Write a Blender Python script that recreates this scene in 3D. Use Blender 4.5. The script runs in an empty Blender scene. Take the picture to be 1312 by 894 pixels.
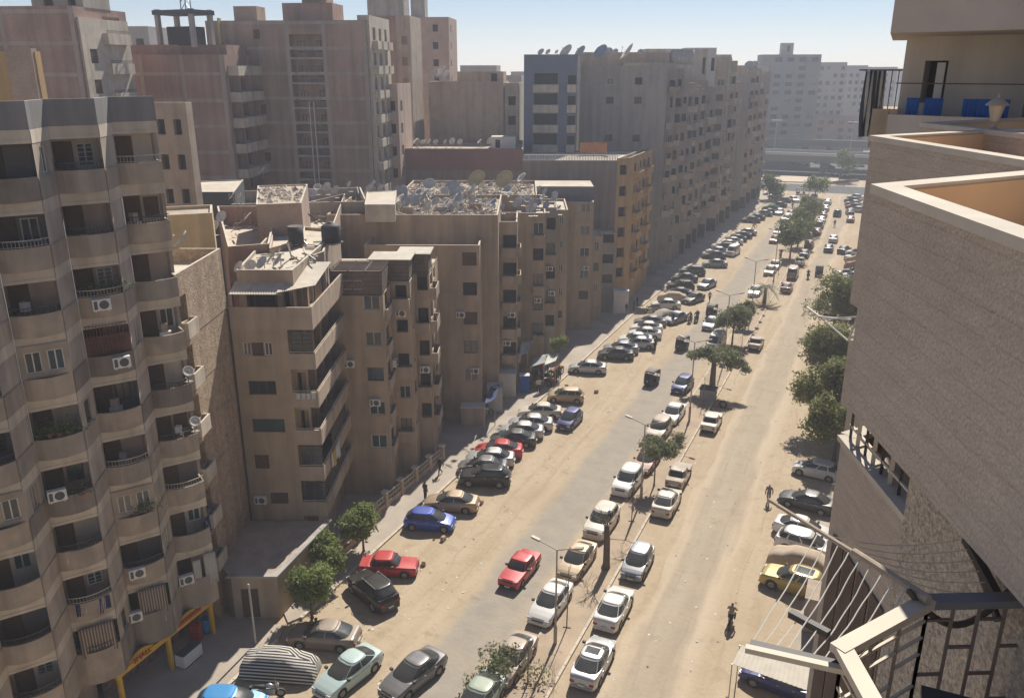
import bpy, math, random
import numpy as np
from mathutils import Vector, Matrix

# ------------------------------------------------------------------ camera, world, sun, exposure
W, H, F = 1312.0, 894.0, 1067.0
CX, CY = 656.0, 447.0
VPX, VPY = 1155.0, 88.0
EYE = 34.0
SC = bpy.context.scene
COL = SC.collection
_th = math.atan((CY - VPY) / F)
_up = np.array([0, math.cos(_th), math.sin(_th)])
_y = np.array([VPX - CX, CY - VPY, -F]); _y /= np.linalg.norm(_y); _y = _y - _up * _y.dot(_up); _y /= np.linalg.norm(_y)
_x = np.cross(_y, _up)
ROT = np.array([_x, _y, _up])
cam_d = bpy.data.cameras.new('camera'); cam = bpy.data.objects.new('camera', cam_d); COL.objects.link(cam)
cam_d.sensor_width = 36.0; cam_d.lens = F / W * 36.0; cam_d.clip_end = 5000; cam_d.clip_start = 0.05
cam.matrix_world = Matrix([[ROT[0][0], ROT[0][1], ROT[0][2], 0], [ROT[1][0], ROT[1][1], ROT[1][2], 0], [ROT[2][0], ROT[2][1], ROT[2][2], EYE], [0, 0, 0, 1]])
SC.camera = cam

SUN_EL, SUN_AZ = math.radians(47), math.radians(-5)      # azimuth from +Y (along the street), negative = left
w = bpy.data.worlds.new('World'); SC.world = w; w.use_nodes = True
nt = w.node_tree; bg = nt.nodes['Background']
sky = nt.nodes.new('ShaderNodeTexSky'); sky.sky_type = 'NISHITA'; sky.sun_disc = False
sky.sun_elevation = SUN_EL; sky.sun_rotation = SUN_AZ; sky.air_density = 1.0; sky.dust_density = 0.05; sky.ozone_density = 1.2; sky.altitude = 1200
tint = nt.nodes.new('ShaderNodeMix'); tint.data_type = 'RGBA'; tint.blend_type = 'MULTIPLY'; tint.inputs[0].default_value = 1.0; tint.inputs[7].default_value = (0.94, 0.93, 1.05, 1)   # cooler white balance for the whole sky
nt.links.new(sky.outputs[0], tint.inputs[6]); nt.links.new(tint.outputs[2], bg.inputs[0]); bg.inputs[1].default_value = 0.056
sl = bpy.data.lights.new('sun', 'SUN'); sl.energy = 4.3; sl.angle = math.radians(0.53); sl.color = (1.0, 0.945, 0.86)
so = bpy.data.objects.new('sun', sl); COL.objects.link(so)
sd = Vector((math.sin(SUN_AZ) * math.cos(SUN_EL), math.cos(SUN_AZ) * math.cos(SUN_EL), math.sin(SUN_EL)))
so.rotation_euler = sd.to_track_quat('Z', 'Y').to_euler(); so.location = (0, 150, 200)
SC.view_settings.view_transform = 'Standard'; SC.view_settings.look = 'None'; SC.view_settings.exposure = 0.57; SC.view_settings.gamma = 1.0
SC.render.engine = 'CYCLES'
try:
    SC.cycles.max_bounces = 6; SC.cycles.diffuse_bounces = 4; SC.cycles.glossy_bounces = 3; SC.cycles.transparent_max_bounces = 6
    SC.cycles.volume_bounces = 1; SC.cycles.use_denoising = True
except Exception: pass

# ------------------------------------------------------------------ pixel -> world (a pixel gives a direction; height or a plane gives the distance)
def ray(u, v): return ROT @ np.array([u - CX, CY - v, -F])
def px(u, v, z=0.0):
    r = ray(u, v); t = (z - EYE) / r[2]; return Vector((r[0] * t, r[1] * t, z))
def pxY(u, v, y):
    r = ray(u, v); t = y / r[1]; return Vector((r[0] * t, y, EYE + r[2] * t))
def pxX(u, v, x):
    r = ray(u, v); t = x / r[0]; return Vector((x, r[1] * t, EYE + r[2] * t))
def at(u, d):
    r = ray(u, VPY); s = d / F * math.cos(_th); return Vector((r[0] * s, r[1] * s, 0))
def zat(u, v, P):
    """height of pixel row v above the ground point P"""
    r = ray(u, v); t = math.hypot(P[0], P[1]) / math.hypot(r[0], r[1]); return EYE + r[2] * t

# ------------------------------------------------------------------ materials
MATS = {}
def mat(name, col, rough=0.85, var=0.12, scale=1.5, metal=0.0, spec=0.3, bump=0.0, bscale=12.0, col2=None, mix=0.35, streak=False, dust=0.0, coat=0.0, fine=0.0, c2scale=0.35, course=0.0, fscale=9.0):
    if name in MATS: return MATS[name]
    m = bpy.data.materials.new(name); m.use_nodes = True; MATS[name] = m
    t = m.node_tree; N = t.nodes; L = t.links; b = N['Principled BSDF']
    b.inputs['Roughness'].default_value = rough; b.inputs['Metallic'].default_value = metal
    b.inputs['Specular IOR Level'].default_value = spec
    if coat: b.inputs['Coat Weight'].default_value = coat; b.inputs['Coat Roughness'].default_value = 0.08
    geo = N.new('ShaderNodeNewGeometry'); pos = geo.outputs['Position']
    def noise(sc, det=4, vec=None, dist=0.0):
        n = N.new('ShaderNodeTexNoise'); n.inputs['Scale'].default_value = sc; n.inputs['Detail'].default_value = det; n.inputs['Distortion'].default_value = dist
        L.new(vec or pos, n.inputs['Vector']); return n.outputs['Fac']
    def mixc(fac, a, c, bt='MIX'):
        x = N.new('ShaderNodeMix'); x.data_type = 'RGBA'; x.blend_type = bt
        if isinstance(fac, float): x.inputs[0].default_value = fac
        else: L.new(fac, x.inputs[0])
        for i, s in ((6, a), (7, c)):
            if isinstance(s, tuple): x.inputs[i].default_value = (*s, 1)
            else: L.new(s, x.inputs[i])
        return x.outputs[2]
    def ramp(fac, lo, hi, a=0.0, bb=1.0):
        r = N.new('ShaderNodeMapRange'); r.inputs[1].default_value = lo; r.inputs[2].default_value = hi; r.inputs[3].default_value = a; r.inputs[4].default_value = bb; r.clamp = True
        L.new(fac, r.inputs[0]); return r.outputs[0]
    c = tuple(col)
    if col2 is not None: c = mixc(ramp(noise(c2scale, 5, None, 0.6), 0.5 - mix * 0.5, 0.5 + mix * 0.5 + 0.1), c, tuple(col2))
    if var:
        v = ramp(noise(scale, 5), 0.25, 0.75, 1 - var, 1 + var)
        c = mixc(1.0, c, v, 'MULTIPLY')
    if fine:
        v = ramp(noise(fscale, 6), 0.3, 0.7, 1 - fine, 1 + fine); c = mixc(1.0, c, v, 'MULTIPLY')
    if streak:
        mp = N.new('ShaderNodeMapping'); mp.inputs['Scale'].default_value = (1.3, 1.3, 0.09); L.new(pos, mp.inputs[0])
        v = ramp(noise(1.0, 6, mp.outputs[0]), 0.38, 0.68, 1.05, 0.80); c = mixc(1.0, c, v, 'MULTIPLY')
    if course:     # grain along the stone courses and thin joints between them
        mp2 = N.new('ShaderNodeMapping'); mp2.inputs['Scale'].default_value = (2.0, 2.0, 9.0); L.new(pos, mp2.inputs[0])
        v = ramp(noise(1.0, 5, mp2.outputs[0]), 0.3, 0.7, 0.92, 1.06); c = mixc(1.0, c, v, 'MULTIPLY')
        sz = N.new('ShaderNodeSeparateXYZ'); L.new(pos, sz.inputs[0]); md = N.new('ShaderNodeMath'); md.operation = 'MULTIPLY'; md.inputs[1].default_value = 1 / course; L.new(sz.outputs[2], md.inputs[0])
        ad = N.new('ShaderNodeMath'); ad.operation = 'ADD'; L.new(md.outputs[0], ad.inputs[0]); L.new(ramp(noise(0.8, 3), 0.0, 1.0, -0.12, 0.12), ad.inputs[1])
        fr = N.new('ShaderNodeMath'); fr.operation = 'FRACT'; L.new(ad.outputs[0], fr.inputs[0]); v = ramp(fr.outputs[0], 0.0, 0.09, 0.80, 1.0); c = mixc(1.0, c, v, 'MULTIPLY')
    if dust:
        sx = N.new('ShaderNodeSeparateXYZ'); L.new(geo.outputs['Normal'], sx.inputs[0])
        up = ramp(sx.outputs[2], 0.2, 0.95, 0.10, 1.0)
        dn = ramp(noise(1.1, 4), 0.3, 0.7, dust * 0.35, dust)
        mu = N.new('ShaderNodeMath'); mu.operation = 'MULTIPLY'; L.new(up, mu.inputs[0]); L.new(dn, mu.inputs[1])
        c = mixc(mu.outputs[0], c, (0.42, 0.34, 0.25))
        rr = ramp(mu.outputs[0], 0.0, 0.8, rough, 0.8); L.new(rr, b.inputs['Roughness'])
    if isinstance(c, tuple): b.inputs['Base Color'].default_value = (*c, 1)
    else: L.new(c, b.inputs['Base Color'])
    if bump:
        bn = N.new('ShaderNodeBump'); bn.inputs['Strength'].default_value = bump; bn.inputs['Distance'].default_value = 0.05
        L.new(noise(bscale, 6), bn.inputs['Height']); L.new(bn.outputs[0], b.inputs['Normal'])
    return m

def ground_mat():
    """dusty street: worn asphalt lanes showing through drifted sand"""
    m = bpy.data.materials.new('sandy_street'); m.use_nodes = True
    t = m.node_tree; N = t.nodes; L = t.links; b = N['Principled BSDF']; b.inputs['Roughness'].default_value = 0.95; b.inputs['Specular IOR Level'].default_value = 0.15
    geo = N.new('ShaderNodeNewGeometry'); P = geo.outputs['Position']; sx = N.new('ShaderNodeSeparateXYZ'); L.new(P, sx.inputs[0])
    def noise(sc, det=5, vec=None, dist=0.0):
        n = N.new('ShaderNodeTexNoise'); n.inputs['Scale'].default_value = sc; n.inputs['Detail'].default_value = det; n.inputs['Distortion'].default_value = dist; L.new(vec or P, n.inputs['Vector']); return n.outputs['Fac']
    def mr(f, a, bb, c=0.0, d=1.0):
        r = N.new('ShaderNodeMapRange'); r.clamp = True
        for i, v in ((1, a), (2, bb), (3, c), (4, d)): r.inputs[i].default_value = v
        L.new(f, r.inputs[0]); return r.outputs[0]
    def mth(op, a, bb):
        x = N.new('ShaderNodeMath'); x.operation = op
        for i, v in ((0, a), (1, bb)):
            if isinstance(v, (int, float)): x.inputs[i].default_value = v
            else: L.new(v, x.inputs[i])
        return x.outputs[0]
    def mixc(fac, a, c, bt='MIX'):
        x = N.new('ShaderNodeMix'); x.data_type = 'RGBA'; x.blend_type = bt
        if isinstance(fac, float): x.inputs[0].default_value = fac
        else: L.new(fac, x.inputs[0])
        for i, s in ((6, a), (7, c)):
            if isinstance(s, tuple): x.inputs[i].default_value = (*s, 1)
            else: L.new(s, x.inputs[i])
        return x.outputs[2]
    mp = N.new('ShaderNodeMapping'); mp.inputs['Scale'].default_value = (1.0, 0.10, 1.0); L.new(P, mp.inputs[0])
    along = noise(0.9, 6, mp.outputs[0])                       # long streaks left by wheels
    wob = mth('MULTIPLY', mth('SUBTRACT', noise(0.13, 3), 0.5), 1.6)
    X = mth('ADD', sx.outputs[0], wob)
    X = mth('ADD', X, mth('MULTIPLY', mth('SUBTRACT', along, 0.5), 2.2))
    def band(x0, x1, e): return mth('MULTIPLY', mr(X, x0 - e, x0 + e), mr(X, x1 - e, x1 + e, 1.0, 0.0))
    lane = mth('MAXIMUM', mth('MULTIPLY', band(-21.9, -18.0, 0.42), 0.9), mth('MULTIPLY', band(-10.6, -7.3, 0.5), 0.42))
    lane = mth('MULTIPLY', lane, mr(noise(0.5, 6), 0.2, 0.6, 0.68, 1.0))
    sand = mixc(mr(noise(0.16, 5, None, 0.8), 0.3, 0.7), (0.385, 0.295, 0.195), (0.445, 0.35, 0.24))
    sand = mixc(mr(along, 0.35, 0.75), sand, (0.485, 0.395, 0.28))
    sand = mixc(mr(noise(1.1, 7, None, 1.0), 0.52, 0.72, 0.0, 0.55), sand, (0.34, 0.26, 0.17))
    sand = mixc(mr(noise(6.0, 6), 0.55, 0.8, 0.0, 0.35), sand, (0.515, 0.42, 0.30))
    asph = mixc(mr(noise(0.8, 6), 0.3, 0.7), (0.295, 0.262, 0.22), (0.35, 0.31, 0.255))
    c = mixc(lane, sand, asph)
    # pale drifts of dust along the edges of the worn lanes
    edge = mth('MAXIMUM', band(-11.1, -10.6, 0.3), band(-7.2, -6.6, 0.35))
    c = mixc(mth('MULTIPLY', edge, 0.55), c, (0.56, 0.46, 0.34))
    trk = None
    for x0 in (-28.6, -27.1, -25.2, -23.7, -12.6, -11.4, -9.6, -8.1, -5.6, -4.2):
        b_ = band(x0, x0 + 0.16, 0.07); trk = b_ if trk is None else mth('MAXIMUM', trk, b_)
    c = mixc(mth('MULTIPLY', mth('MULTIPLY', trk, mr(noise(0.22, 3), 0.4, 0.6)), 0.4), c, (0.30, 0.235, 0.165))
    oil = N.new('ShaderNodeTexVoronoi'); oil.inputs['Scale'].default_value = 0.33; L.new(P, oil.inputs['Vector'])
    c = mixc(mth('MULTIPLY', mr(oil.outputs['Distance'], 0.10, 0.26, 0.4, 0.0), mr(noise(2.2, 5), 0.4, 0.6)), c, (0.21, 0.165, 0.12))
    spk = N.new('ShaderNodeTexVoronoi'); spk.inputs['Scale'].default_value = 2.6; L.new(P, spk.inputs['Vector'])
    c = mixc(mr(spk.outputs['Distance'], 0.02, 0.05, 0.3, 0.0), c, (0.2, 0.15, 0.1))
    L.new(c, b.inputs['Base Color'])
    bn = N.new('ShaderNodeBump'); bn.inputs['Strength'].default_value = 0.5; bn.inputs['Distance'].default_value = 0.06; L.new(noise(3.0, 8), bn.inputs['Height']); L.new(bn.outputs[0], b.inputs['Normal'])
    return m

def leaf_mat(name, a, bcol, seed=0.0):
    m = bpy.data.materials.new(name); m.use_nodes = True; MATS[name] = m
    t = m.node_tree; N = t.nodes; L = t.links; b = N['Principled BSDF']; b.inputs['Roughness'].default_value = 0.6; b.inputs['Specular IOR Level'].default_value = 0.25
    geo = N.new('ShaderNodeNewGeometry'); n = N.new('ShaderNodeTexNoise'); n.inputs['Scale'].default_value = 2.3; n.inputs['Detail'].default_value = 3; L.new(geo.outputs['Position'], n.inputs['Vector'])
    x = N.new('ShaderNodeMix'); x.data_type = 'RGBA'; x.inputs[6].default_value = (*a, 1); x.inputs[7].default_value = (*bcol, 1)
    r = N.new('ShaderNodeMapRange'); r.inputs[1].default_value = 0.35; r.inputs[2].default_value = 0.65; L.new(n.outputs['Fac'], r.inputs[0]); L.new(r.outputs[0], x.inputs[0])
    L.new(x.outputs[2], b.inputs['Base Color'])
    tr = N.new('ShaderNodeBsdfTranslucent'); L.new(x.outputs[2], tr.inputs[0]); ms = N.new('ShaderNodeMixShader'); ms.inputs[0].default_value = 0.42
    L.new(b.outputs[0], ms.inputs[1]); L.new(tr.outputs[0], ms.inputs[2]); L.new(ms.outputs[0], N['Material Output'].inputs['Surface'])
    return m

def stripe_mat(name, a, bcol, axis, freq):
    m = bpy.data.materials.new(name); m.use_nodes = True; MATS[name] = m
    t = m.node_tree; N = t.nodes; L = t.links; b = N['Principled BSDF']; b.inputs['Roughness'].default_value = 0.85
    tc = N.new('ShaderNodeTexCoord'); sx = N.new('ShaderNodeSeparateXYZ'); L.new(tc.outputs['Object'], sx.inputs[0])
    mu = N.new('ShaderNodeMath'); mu.operation = 'MULTIPLY'; mu.inputs[1].default_value = freq
    if axis == 'wrap':     # stripes running lengthways over a draped cover: y plus height
        ad = N.new('ShaderNodeMath'); ad.operation = 'ABSOLUTE'; L.new(sx.outputs[1], ad.inputs[0])
        a2 = N.new('ShaderNodeMath'); a2.operation = 'SUBTRACT'; L.new(ad.outputs[0], a2.inputs[0]); L.new(sx.outputs[2], a2.inputs[1]); L.new(a2.outputs[0], mu.inputs[0])
    else: L.new(sx.outputs[axis], mu.inputs[0])
    fr = N.new('ShaderNodeMath'); fr.operation = 'FRACT'; L.new(mu.outputs[0], fr.inputs[0])
    st = N.new('ShaderNodeMath'); st.operation = 'GREATER_THAN'; st.inputs[1].default_value = 0.45; L.new(fr.outputs[0], st.inputs[0])
    x = N.new('ShaderNodeMix'); x.data_type = 'RGBA'; L.new(st.outputs[0], x.inputs[0]); x.inputs[6].default_value = (*a, 1); x.inputs[7].default_value = (*bcol, 1)
    L.new(x.outputs[2], b.inputs['Base Color']); return m

# plasters and masonry
PL_A = mat('plaster_grey_brown', (0.365, 0.302, 0.236), 0.92, 0.10, 0.9, col2=(0.477, 0.384, 0.282), mix=0.12, c2scale=0.55, streak=True, bump=0.15, bscale=30)
PL_A2 = mat('plaster_cream_band', (0.62, 0.54, 0.425), 0.92, 0.12, 0.9, col2=(0.50, 0.43, 0.345), streak=True)
PL_B = mat('plaster_brown', (0.454, 0.350, 0.243), 0.92, 0.08, 0.8, col2=(0.407, 0.316, 0.224), mix=0.12, c2scale=0.55, streak=True)
PL_B2 = mat('plaster_brown_pale', (0.460, 0.369, 0.278), 0.92, 0.08, 0.8, col2=(0.402, 0.319, 0.242), mix=0.12, c2scale=0.55, streak=True)
PL_C = mat('plaster_grey', (0.407, 0.358, 0.298), 0.92, 0.08, 0.8, col2=(0.370, 0.327, 0.274), mix=0.12, c2scale=0.55, streak=True)
PL_CREAM = mat('plaster_cream', (0.56, 0.49, 0.385), 0.92, 0.10, 0.8, col2=(0.48, 0.42, 0.34), mix=0.12, c2scale=0.55, streak=True)
PL_YEL = mat('plaster_ochre', (0.52, 0.345, 0.165), 0.92, 0.08, 0.8, streak=True)
PL_ORANGE = mat('paint_peach', (0.82, 0.58, 0.34), 0.85, 0.06, 0.8, col2=(0.58, 0.40, 0.25))
BRICK = mat('brick_red', (0.385, 0.262, 0.205), 0.95, 0.16, 0.35, col2=(0.33, 0.225, 0.18), mix=0.15, fine=0.12, c2scale=0.22, streak=True)
BRICK2 = mat('brick_tan', (0.44, 0.33, 0.25), 0.95, 0.12, 0.6, col2=(0.37, 0.28, 0.22), fine=0.16)
CONC = mat('concrete', (0.40, 0.365, 0.33), 0.95, 0.12, 0.8, streak=True)
STUCCO = mat('stucco_rough', (0.464, 0.357, 0.250), 0.95, 0.16, 2.0, col2=(0.335, 0.252, 0.175), mix=0.25, bump=0.9, bscale=9, fine=0.25, c2scale=3.0, streak=True)
STONE = mat('stone_cladding', (0.562, 0.471, 0.378), 0.9, 0.06, 0.7, col2=(0.508, 0.417, 0.331), mix=0.8, bump=0.6, bscale=30, c2scale=0.8, fine=0.16, fscale=38.0, course=0.21)
ROUGHW = mat('scratched_stucco', (0.55, 0.475, 0.38), 0.95, 0.30, 24.0, col2=(0.36, 0.305, 0.245), mix=0.12, bump=1.0, bscale=26, c2scale=15.0, fine=0.2, fscale=45.0)
PL_BLUE = mat('plaster_slate_blue', (0.16, 0.19, 0.24), 0.9, 0.08, 0.8)
PL_FAR = mat('plaster_far', (0.36, 0.34, 0.32), 0.92, 0.1, 0.3)
PL_PINK = mat('plaster_pinkish', (0.50, 0.38, 0.30), 0.92, 0.1, 0.6, streak=True)
ROOF = mat('roof_screed', (0.60, 0.53, 0.42), 0.95, 0.14, 0.7, col2=(0.48, 0.41, 0.32), fine=0.08)
ROOF_DIRT = mat('roof_dirt', (0.47, 0.39, 0.30), 0.95, 0.16, 0.9, col2=(0.36, 0.29, 0.22), fine=0.15, bump=0.6, bscale=5)
RUBBLE = mat('rubble', (0.50, 0.43, 0.35), 0.95, 0.25, 1.3, col2=(0.32, 0.26, 0.21), mix=0.2, c2scale=1.5)
CAP = mat('parapet_cap', (0.62, 0.55, 0.44), 0.92, 0.12, 2.0, col2=(0.50, 0.44, 0.36))
PAVE = mat('pavement', (0.43, 0.37, 0.30), 0.95, 0.12, 0.5, col2=(0.36, 0.30, 0.235), fine=0.08)
KERB = mat('kerb_stone', (0.56, 0.48, 0.38), 0.95, 0.15, 1.0, fine=0.1)
MEDIAN = mat('median_earth', (0.43, 0.335, 0.235), 0.95, 0.14, 0.6, col2=(0.36, 0.28, 0.20), fine=0.12)
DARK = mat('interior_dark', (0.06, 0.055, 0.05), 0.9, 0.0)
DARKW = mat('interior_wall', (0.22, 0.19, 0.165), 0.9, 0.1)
GLASS = mat('window_glass', (0.035, 0.042, 0.05), 0.12, 0.0, spec=0.6)
GLASS2 = mat('window_curtain', (0.20, 0.175, 0.145), 0.3, 0.15, 3.0, spec=0.5)
GLASS3 = mat('window_glass_teal', (0.05, 0.085, 0.09), 0.15, 0.0, spec=0.6)
WOOD = mat('shutter_wood', (0.13, 0.085, 0.055), 0.8, 0.15, 3.0)
WOOD_G = mat('door_green', (0.06, 0.13, 0.10), 0.7, 0.1, 3.0)
ALU = mat('aluminium_frame', (0.50, 0.48, 0.44), 0.5, 0.05, metal=0.3)
FRAME_W = mat('white_frame', (0.66, 0.63, 0.57), 0.7, 0.06)
FRAME_B = mat('brown_frame', (0.12, 0.09, 0.07), 0.7, 0.1)
IRON = mat('iron_dark', (0.085, 0.08, 0.078), 0.6, 0.1, metal=0.4)
IRON_C = mat('iron_cream', (0.60, 0.52, 0.40), 0.6, 0.1)
IRON_R = mat('iron_redbrown', (0.20, 0.08, 0.06), 0.7, 0.1)
GALV = mat('galvanised', (0.42, 0.40, 0.37), 0.5, 0.1, metal=0.5)
LAMP_M = mat('lamp_post_paint', (0.40, 0.35, 0.29), 0.6, 0.1, metal=0.2)
WHITE = mat('white_plastic', (0.72, 0.70, 0.65), 0.5, 0.06, 3.0)
ACGRILL = mat('fan_grille', (0.10, 0.10, 0.10), 0.6, 0.0)
DISH = mat('dish_pale', (0.66, 0.62, 0.55), 0.7, 0.15, 2.0, dust=0.4)
DISH_Y = mat('dish_yellowed', (0.58, 0.46, 0.24), 0.7, 0.1, 2.0)
DISH_G = mat('dish_mesh_grey', (0.40, 0.42, 0.43), 0.7, 0.1, 2.0)
TANK = mat('water_tank_black', (0.035, 0.04, 0.045), 0.6, 0.1, dust=0.4)
TRUNK = mat('bark', (0.17, 0.125, 0.09), 0.95, 0.2, 4.0, bump=0.5, bscale=14)
TWIG = mat('dry_twigs', (0.23, 0.18, 0.12), 0.95, 0.2, 5.0)
TYRE = mat('tyre', (0.03, 0.029, 0.028), 0.9, 0.0, dust=0.5)
RIM = mat('wheel_rim', (0.38, 0.37, 0.36), 0.4, 0.05, metal=0.6)
CARGLASS = mat('car_glass', (0.035, 0.042, 0.045), 0.10, 0.0, spec=0.5, dust=0.12)
HEADL = mat('headlight', (0.62, 0.62, 0.60), 0.2, 0.0, spec=0.6)
TAILL = mat('taillight', (0.30, 0.02, 0.02), 0.3, 0.0)
PLATE = mat('number_plate', (0.62, 0.62, 0.60), 0.5, 0.0)
BLKPLAS = mat('black_plastic', (0.03, 0.03, 0.03), 0.7, 0.0, dust=0.25)
CANVAS = mat('canvas_tan', (0.45, 0.36, 0.26), 0.95, 0.12, 2.0)
TARP = mat('tarp_grey', (0.30, 0.30, 0.29), 0.9, 0.15, 1.2)
SHOPY = mat('shop_yellow', (0.72, 0.42, 0.04), 0.6, 0.06)
SHOPR = mat('shop_red', (0.45, 0.05, 0.04), 0.6, 0.06)
BLUE_P = mat('blue_paint', (0.02, 0.10, 0.36), 0.6, 0.06)
SKIN = mat('skin', (0.30, 0.18, 0.12), 0.6, 0.0)
HAIR = mat('hair', (0.02, 0.016, 0.013), 0.8, 0.0)
LEAF1 = leaf_mat('leaf_mid', (0.10, 0.14, 0.045), (0.20, 0.235, 0.08))
LEAF2 = leaf_mat('leaf_dusty', (0.15, 0.175, 0.085), (0.27, 0.28, 0.15))
LEAF3 = leaf_mat('leaf_olive', (0.16, 0.19, 0.06), (0.31, 0.30, 0.12))
STRIPE = stripe_mat('striped_cover', (0.58, 0.54, 0.47), (0.035, 0.035, 0.04), 'wrap', 4.2)
STRIPE_V = stripe_mat('striped_curtain', (0.33, 0.27, 0.21), (0.13, 0.085, 0.06), 0, 7.0)
STRIPE_BW = stripe_mat('striped_blind', (0.55, 0.55, 0.53), (0.05, 0.06, 0.08), 0, 6.0)

# ------------------------------------------------------------------ mesh helpers
class MB:
    def __init__(self): self.v = []; self.f = []; self.m = []; self.cur = 0
    def face(self, pts):
        i = len(self.v); self.v += [tuple(p) for p in pts]; self.f.append(tuple(range(i, i + len(pts)))); self.m.append(self.cur); return self
    def box(self, x0, y0, z0, x1, y1, z1):
        i = len(self.v); self.v += [(x0, y0, z0), (x1, y0, z0), (x1, y1, z0), (x0, y1, z0), (x0, y0, z1), (x1, y0, z1), (x1, y1, z1), (x0, y1, z1)]
        for q in ((0, 3, 2, 1), (4, 5, 6, 7), (0, 1, 5, 4), (1, 2, 6, 5), (2, 3, 7, 6), (3, 0, 4, 7)): self.f.append(tuple(i + k for k in q)); self.m.append(self.cur)
        return self
    def prism(self, poly, z0, z1, bottom=True):
        n = len(poly); i = len(self.v)
        self.v += [(p[0], p[1], z0) for p in poly] + [(p[0], p[1], z1) for p in poly]
        for k in range(n): self.f.append((i + k, i + (k + 1) % n, i + n + (k + 1) % n, i + n + k)); self.m.append(self.cur)
        self.f.append(tuple(i + n + k for k in range(n))); self.m.append(self.cur)
        if bottom: self.f.append(tuple(i + n - 1 - k for k in range(n))); self.m.append(self.cur)
        return self
    def beam(self, a, b, w, h=None, up=(0, 0, 1)):
        """square bar from a to b"""
        h = h or w; a = Vector(a); b = Vector(b); d = (b - a)
        if d.length < 1e-6: return self
        d.normalize(); u = Vector(up)
        if abs(d.dot(u)) > 0.98: u = Vector((1, 0, 0))
        s = d.cross(u).normalized() * (w / 2); t = s.cross(d).normalized() * (h / 2); i = len(self.v)
        for p in (a, b): self.v += [tuple(p - s - t), tuple(p + s - t), tuple(p + s + t), tuple(p - s + t)]
        for q in ((0, 1, 5, 4), (1, 2, 6, 5), (2, 3, 7, 6), (3, 0, 4, 7), (3, 2, 1, 0), (4, 5, 6, 7)): self.f.append(tuple(i + k for k in q)); self.m.append(self.cur)
        return self
    def tube(self, pts, r, n=8, caps=True):
        pts = [Vector(p) for p in pts]; rs = r if isinstance(r, (list, tuple)) else [r] * len(pts); i0 = len(self.v)
        for k, p in enumerate(pts):
            d = (pts[min(k + 1, len(pts) - 1)] - pts[max(k - 1, 0)]).normalized(); u = Vector((0, 0, 1)) if abs(d.z) < 0.9 else Vector((1, 0, 0))
            s = d.cross(u).normalized(); t = s.cross(d).normalized()
            for j in range(n): a = 2 * math.pi * j / n; self.v.append(tuple(p + s * (rs[k] * math.cos(a)) + t * (rs[k] * math.sin(a))))
        for k in range(len(pts) - 1):
            for j in range(n): a = i0 + k * n + j; b = i0 + k * n + (j + 1) % n; self.f.append((a, b, b + n, a + n)); self.m.append(self.cur)
        if caps:
            self.f.append(tuple(i0 + j for j in range(n))[::-1]); self.m.append(self.cur); e = i0 + (len(pts) - 1) * n; self.f.append(tuple(e + j for j in range(n))); self.m.append(self.cur)
        return self
    def lathe(self, prof, n=16, M=None):
        """profile (r, z) turned about z, M places it"""
        i0 = len(self.v); M = M or Matrix()
        for r, z in prof:
            for j in range(n): a = 2 * math.pi * j / n; self.v.append(tuple(M @ Vector((r * math.cos(a), r * math.sin(a), z))))
        for k in range(len(prof) - 1):
            for j in range(n): a = i0 + k * n + j; b = i0 + k * n + (j + 1) % n; self.f.append((a, b, b + n, a + n)); self.m.append(self.cur)
        return self
    def grid(self, rows):
        i0 = len(self.v); n = len(rows[0])
        for r in rows: self.v += [tuple(p) for p in r]
        for k in range(len(rows) - 1):
            for j in range(n - 1): a = i0 + k * n + j; self.f.append((a, a + 1, a + n + 1, a + n)); self.m.append(self.cur)
        return self
    def mesh(self, name, mats, smooth=False):
        me = bpy.data.meshes.new(name); me.from_pydata(self.v, [], self.f)
        for m in (mats if isinstance(mats, (list, tuple)) else [mats]): me.materials.append(m)
        if any(self.m): me.polygons.foreach_set('material_index', self.m)
        if smooth: me.polygons.foreach_set('use_smooth', [True] * len(self.f))
        me.update(); return me
    def build(self, name, mats, parent=None, smooth=False, loc=None, rz=0.0):
        return inst(name, self.mesh(name, mats, smooth), parent, loc, rz)

def inst(name, me, parent=None, loc=None, rz=0.0, rot=None):
    o = bpy.data.objects.new(name, me); COL.objects.link(o)
    if parent is not None: o.parent = parent
    if loc is not None: o.location = loc
    if rot is not None: o.rotation_euler = rot
    elif rz: o.rotation_euler = (0, 0, rz)
    return o
def empty(name, loc, rz=0.0):
    o = bpy.data.objects.new(name, None); o.empty_display_size = 0.2; COL.objects.link(o); o.location = loc; o.rotation_euler = (0, 0, rz); return o
def tag(o, label, cat, group=None):
    o['label'] = label; o['category'] = cat
    if group: o['group'] = group
    return o
def struct(o): o['kind'] = 'structure'; return o
def stuff(o, label=None, cat=None):
    o['kind'] = 'stuff'
    if label: o['label'] = label; o['category'] = cat
    return o
def copy_tree(o, parent=None):
    c = o.copy(); COL.objects.link(c); c.parent = parent
    for ch in o.children: copy_tree(ch, c)
    return c
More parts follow.
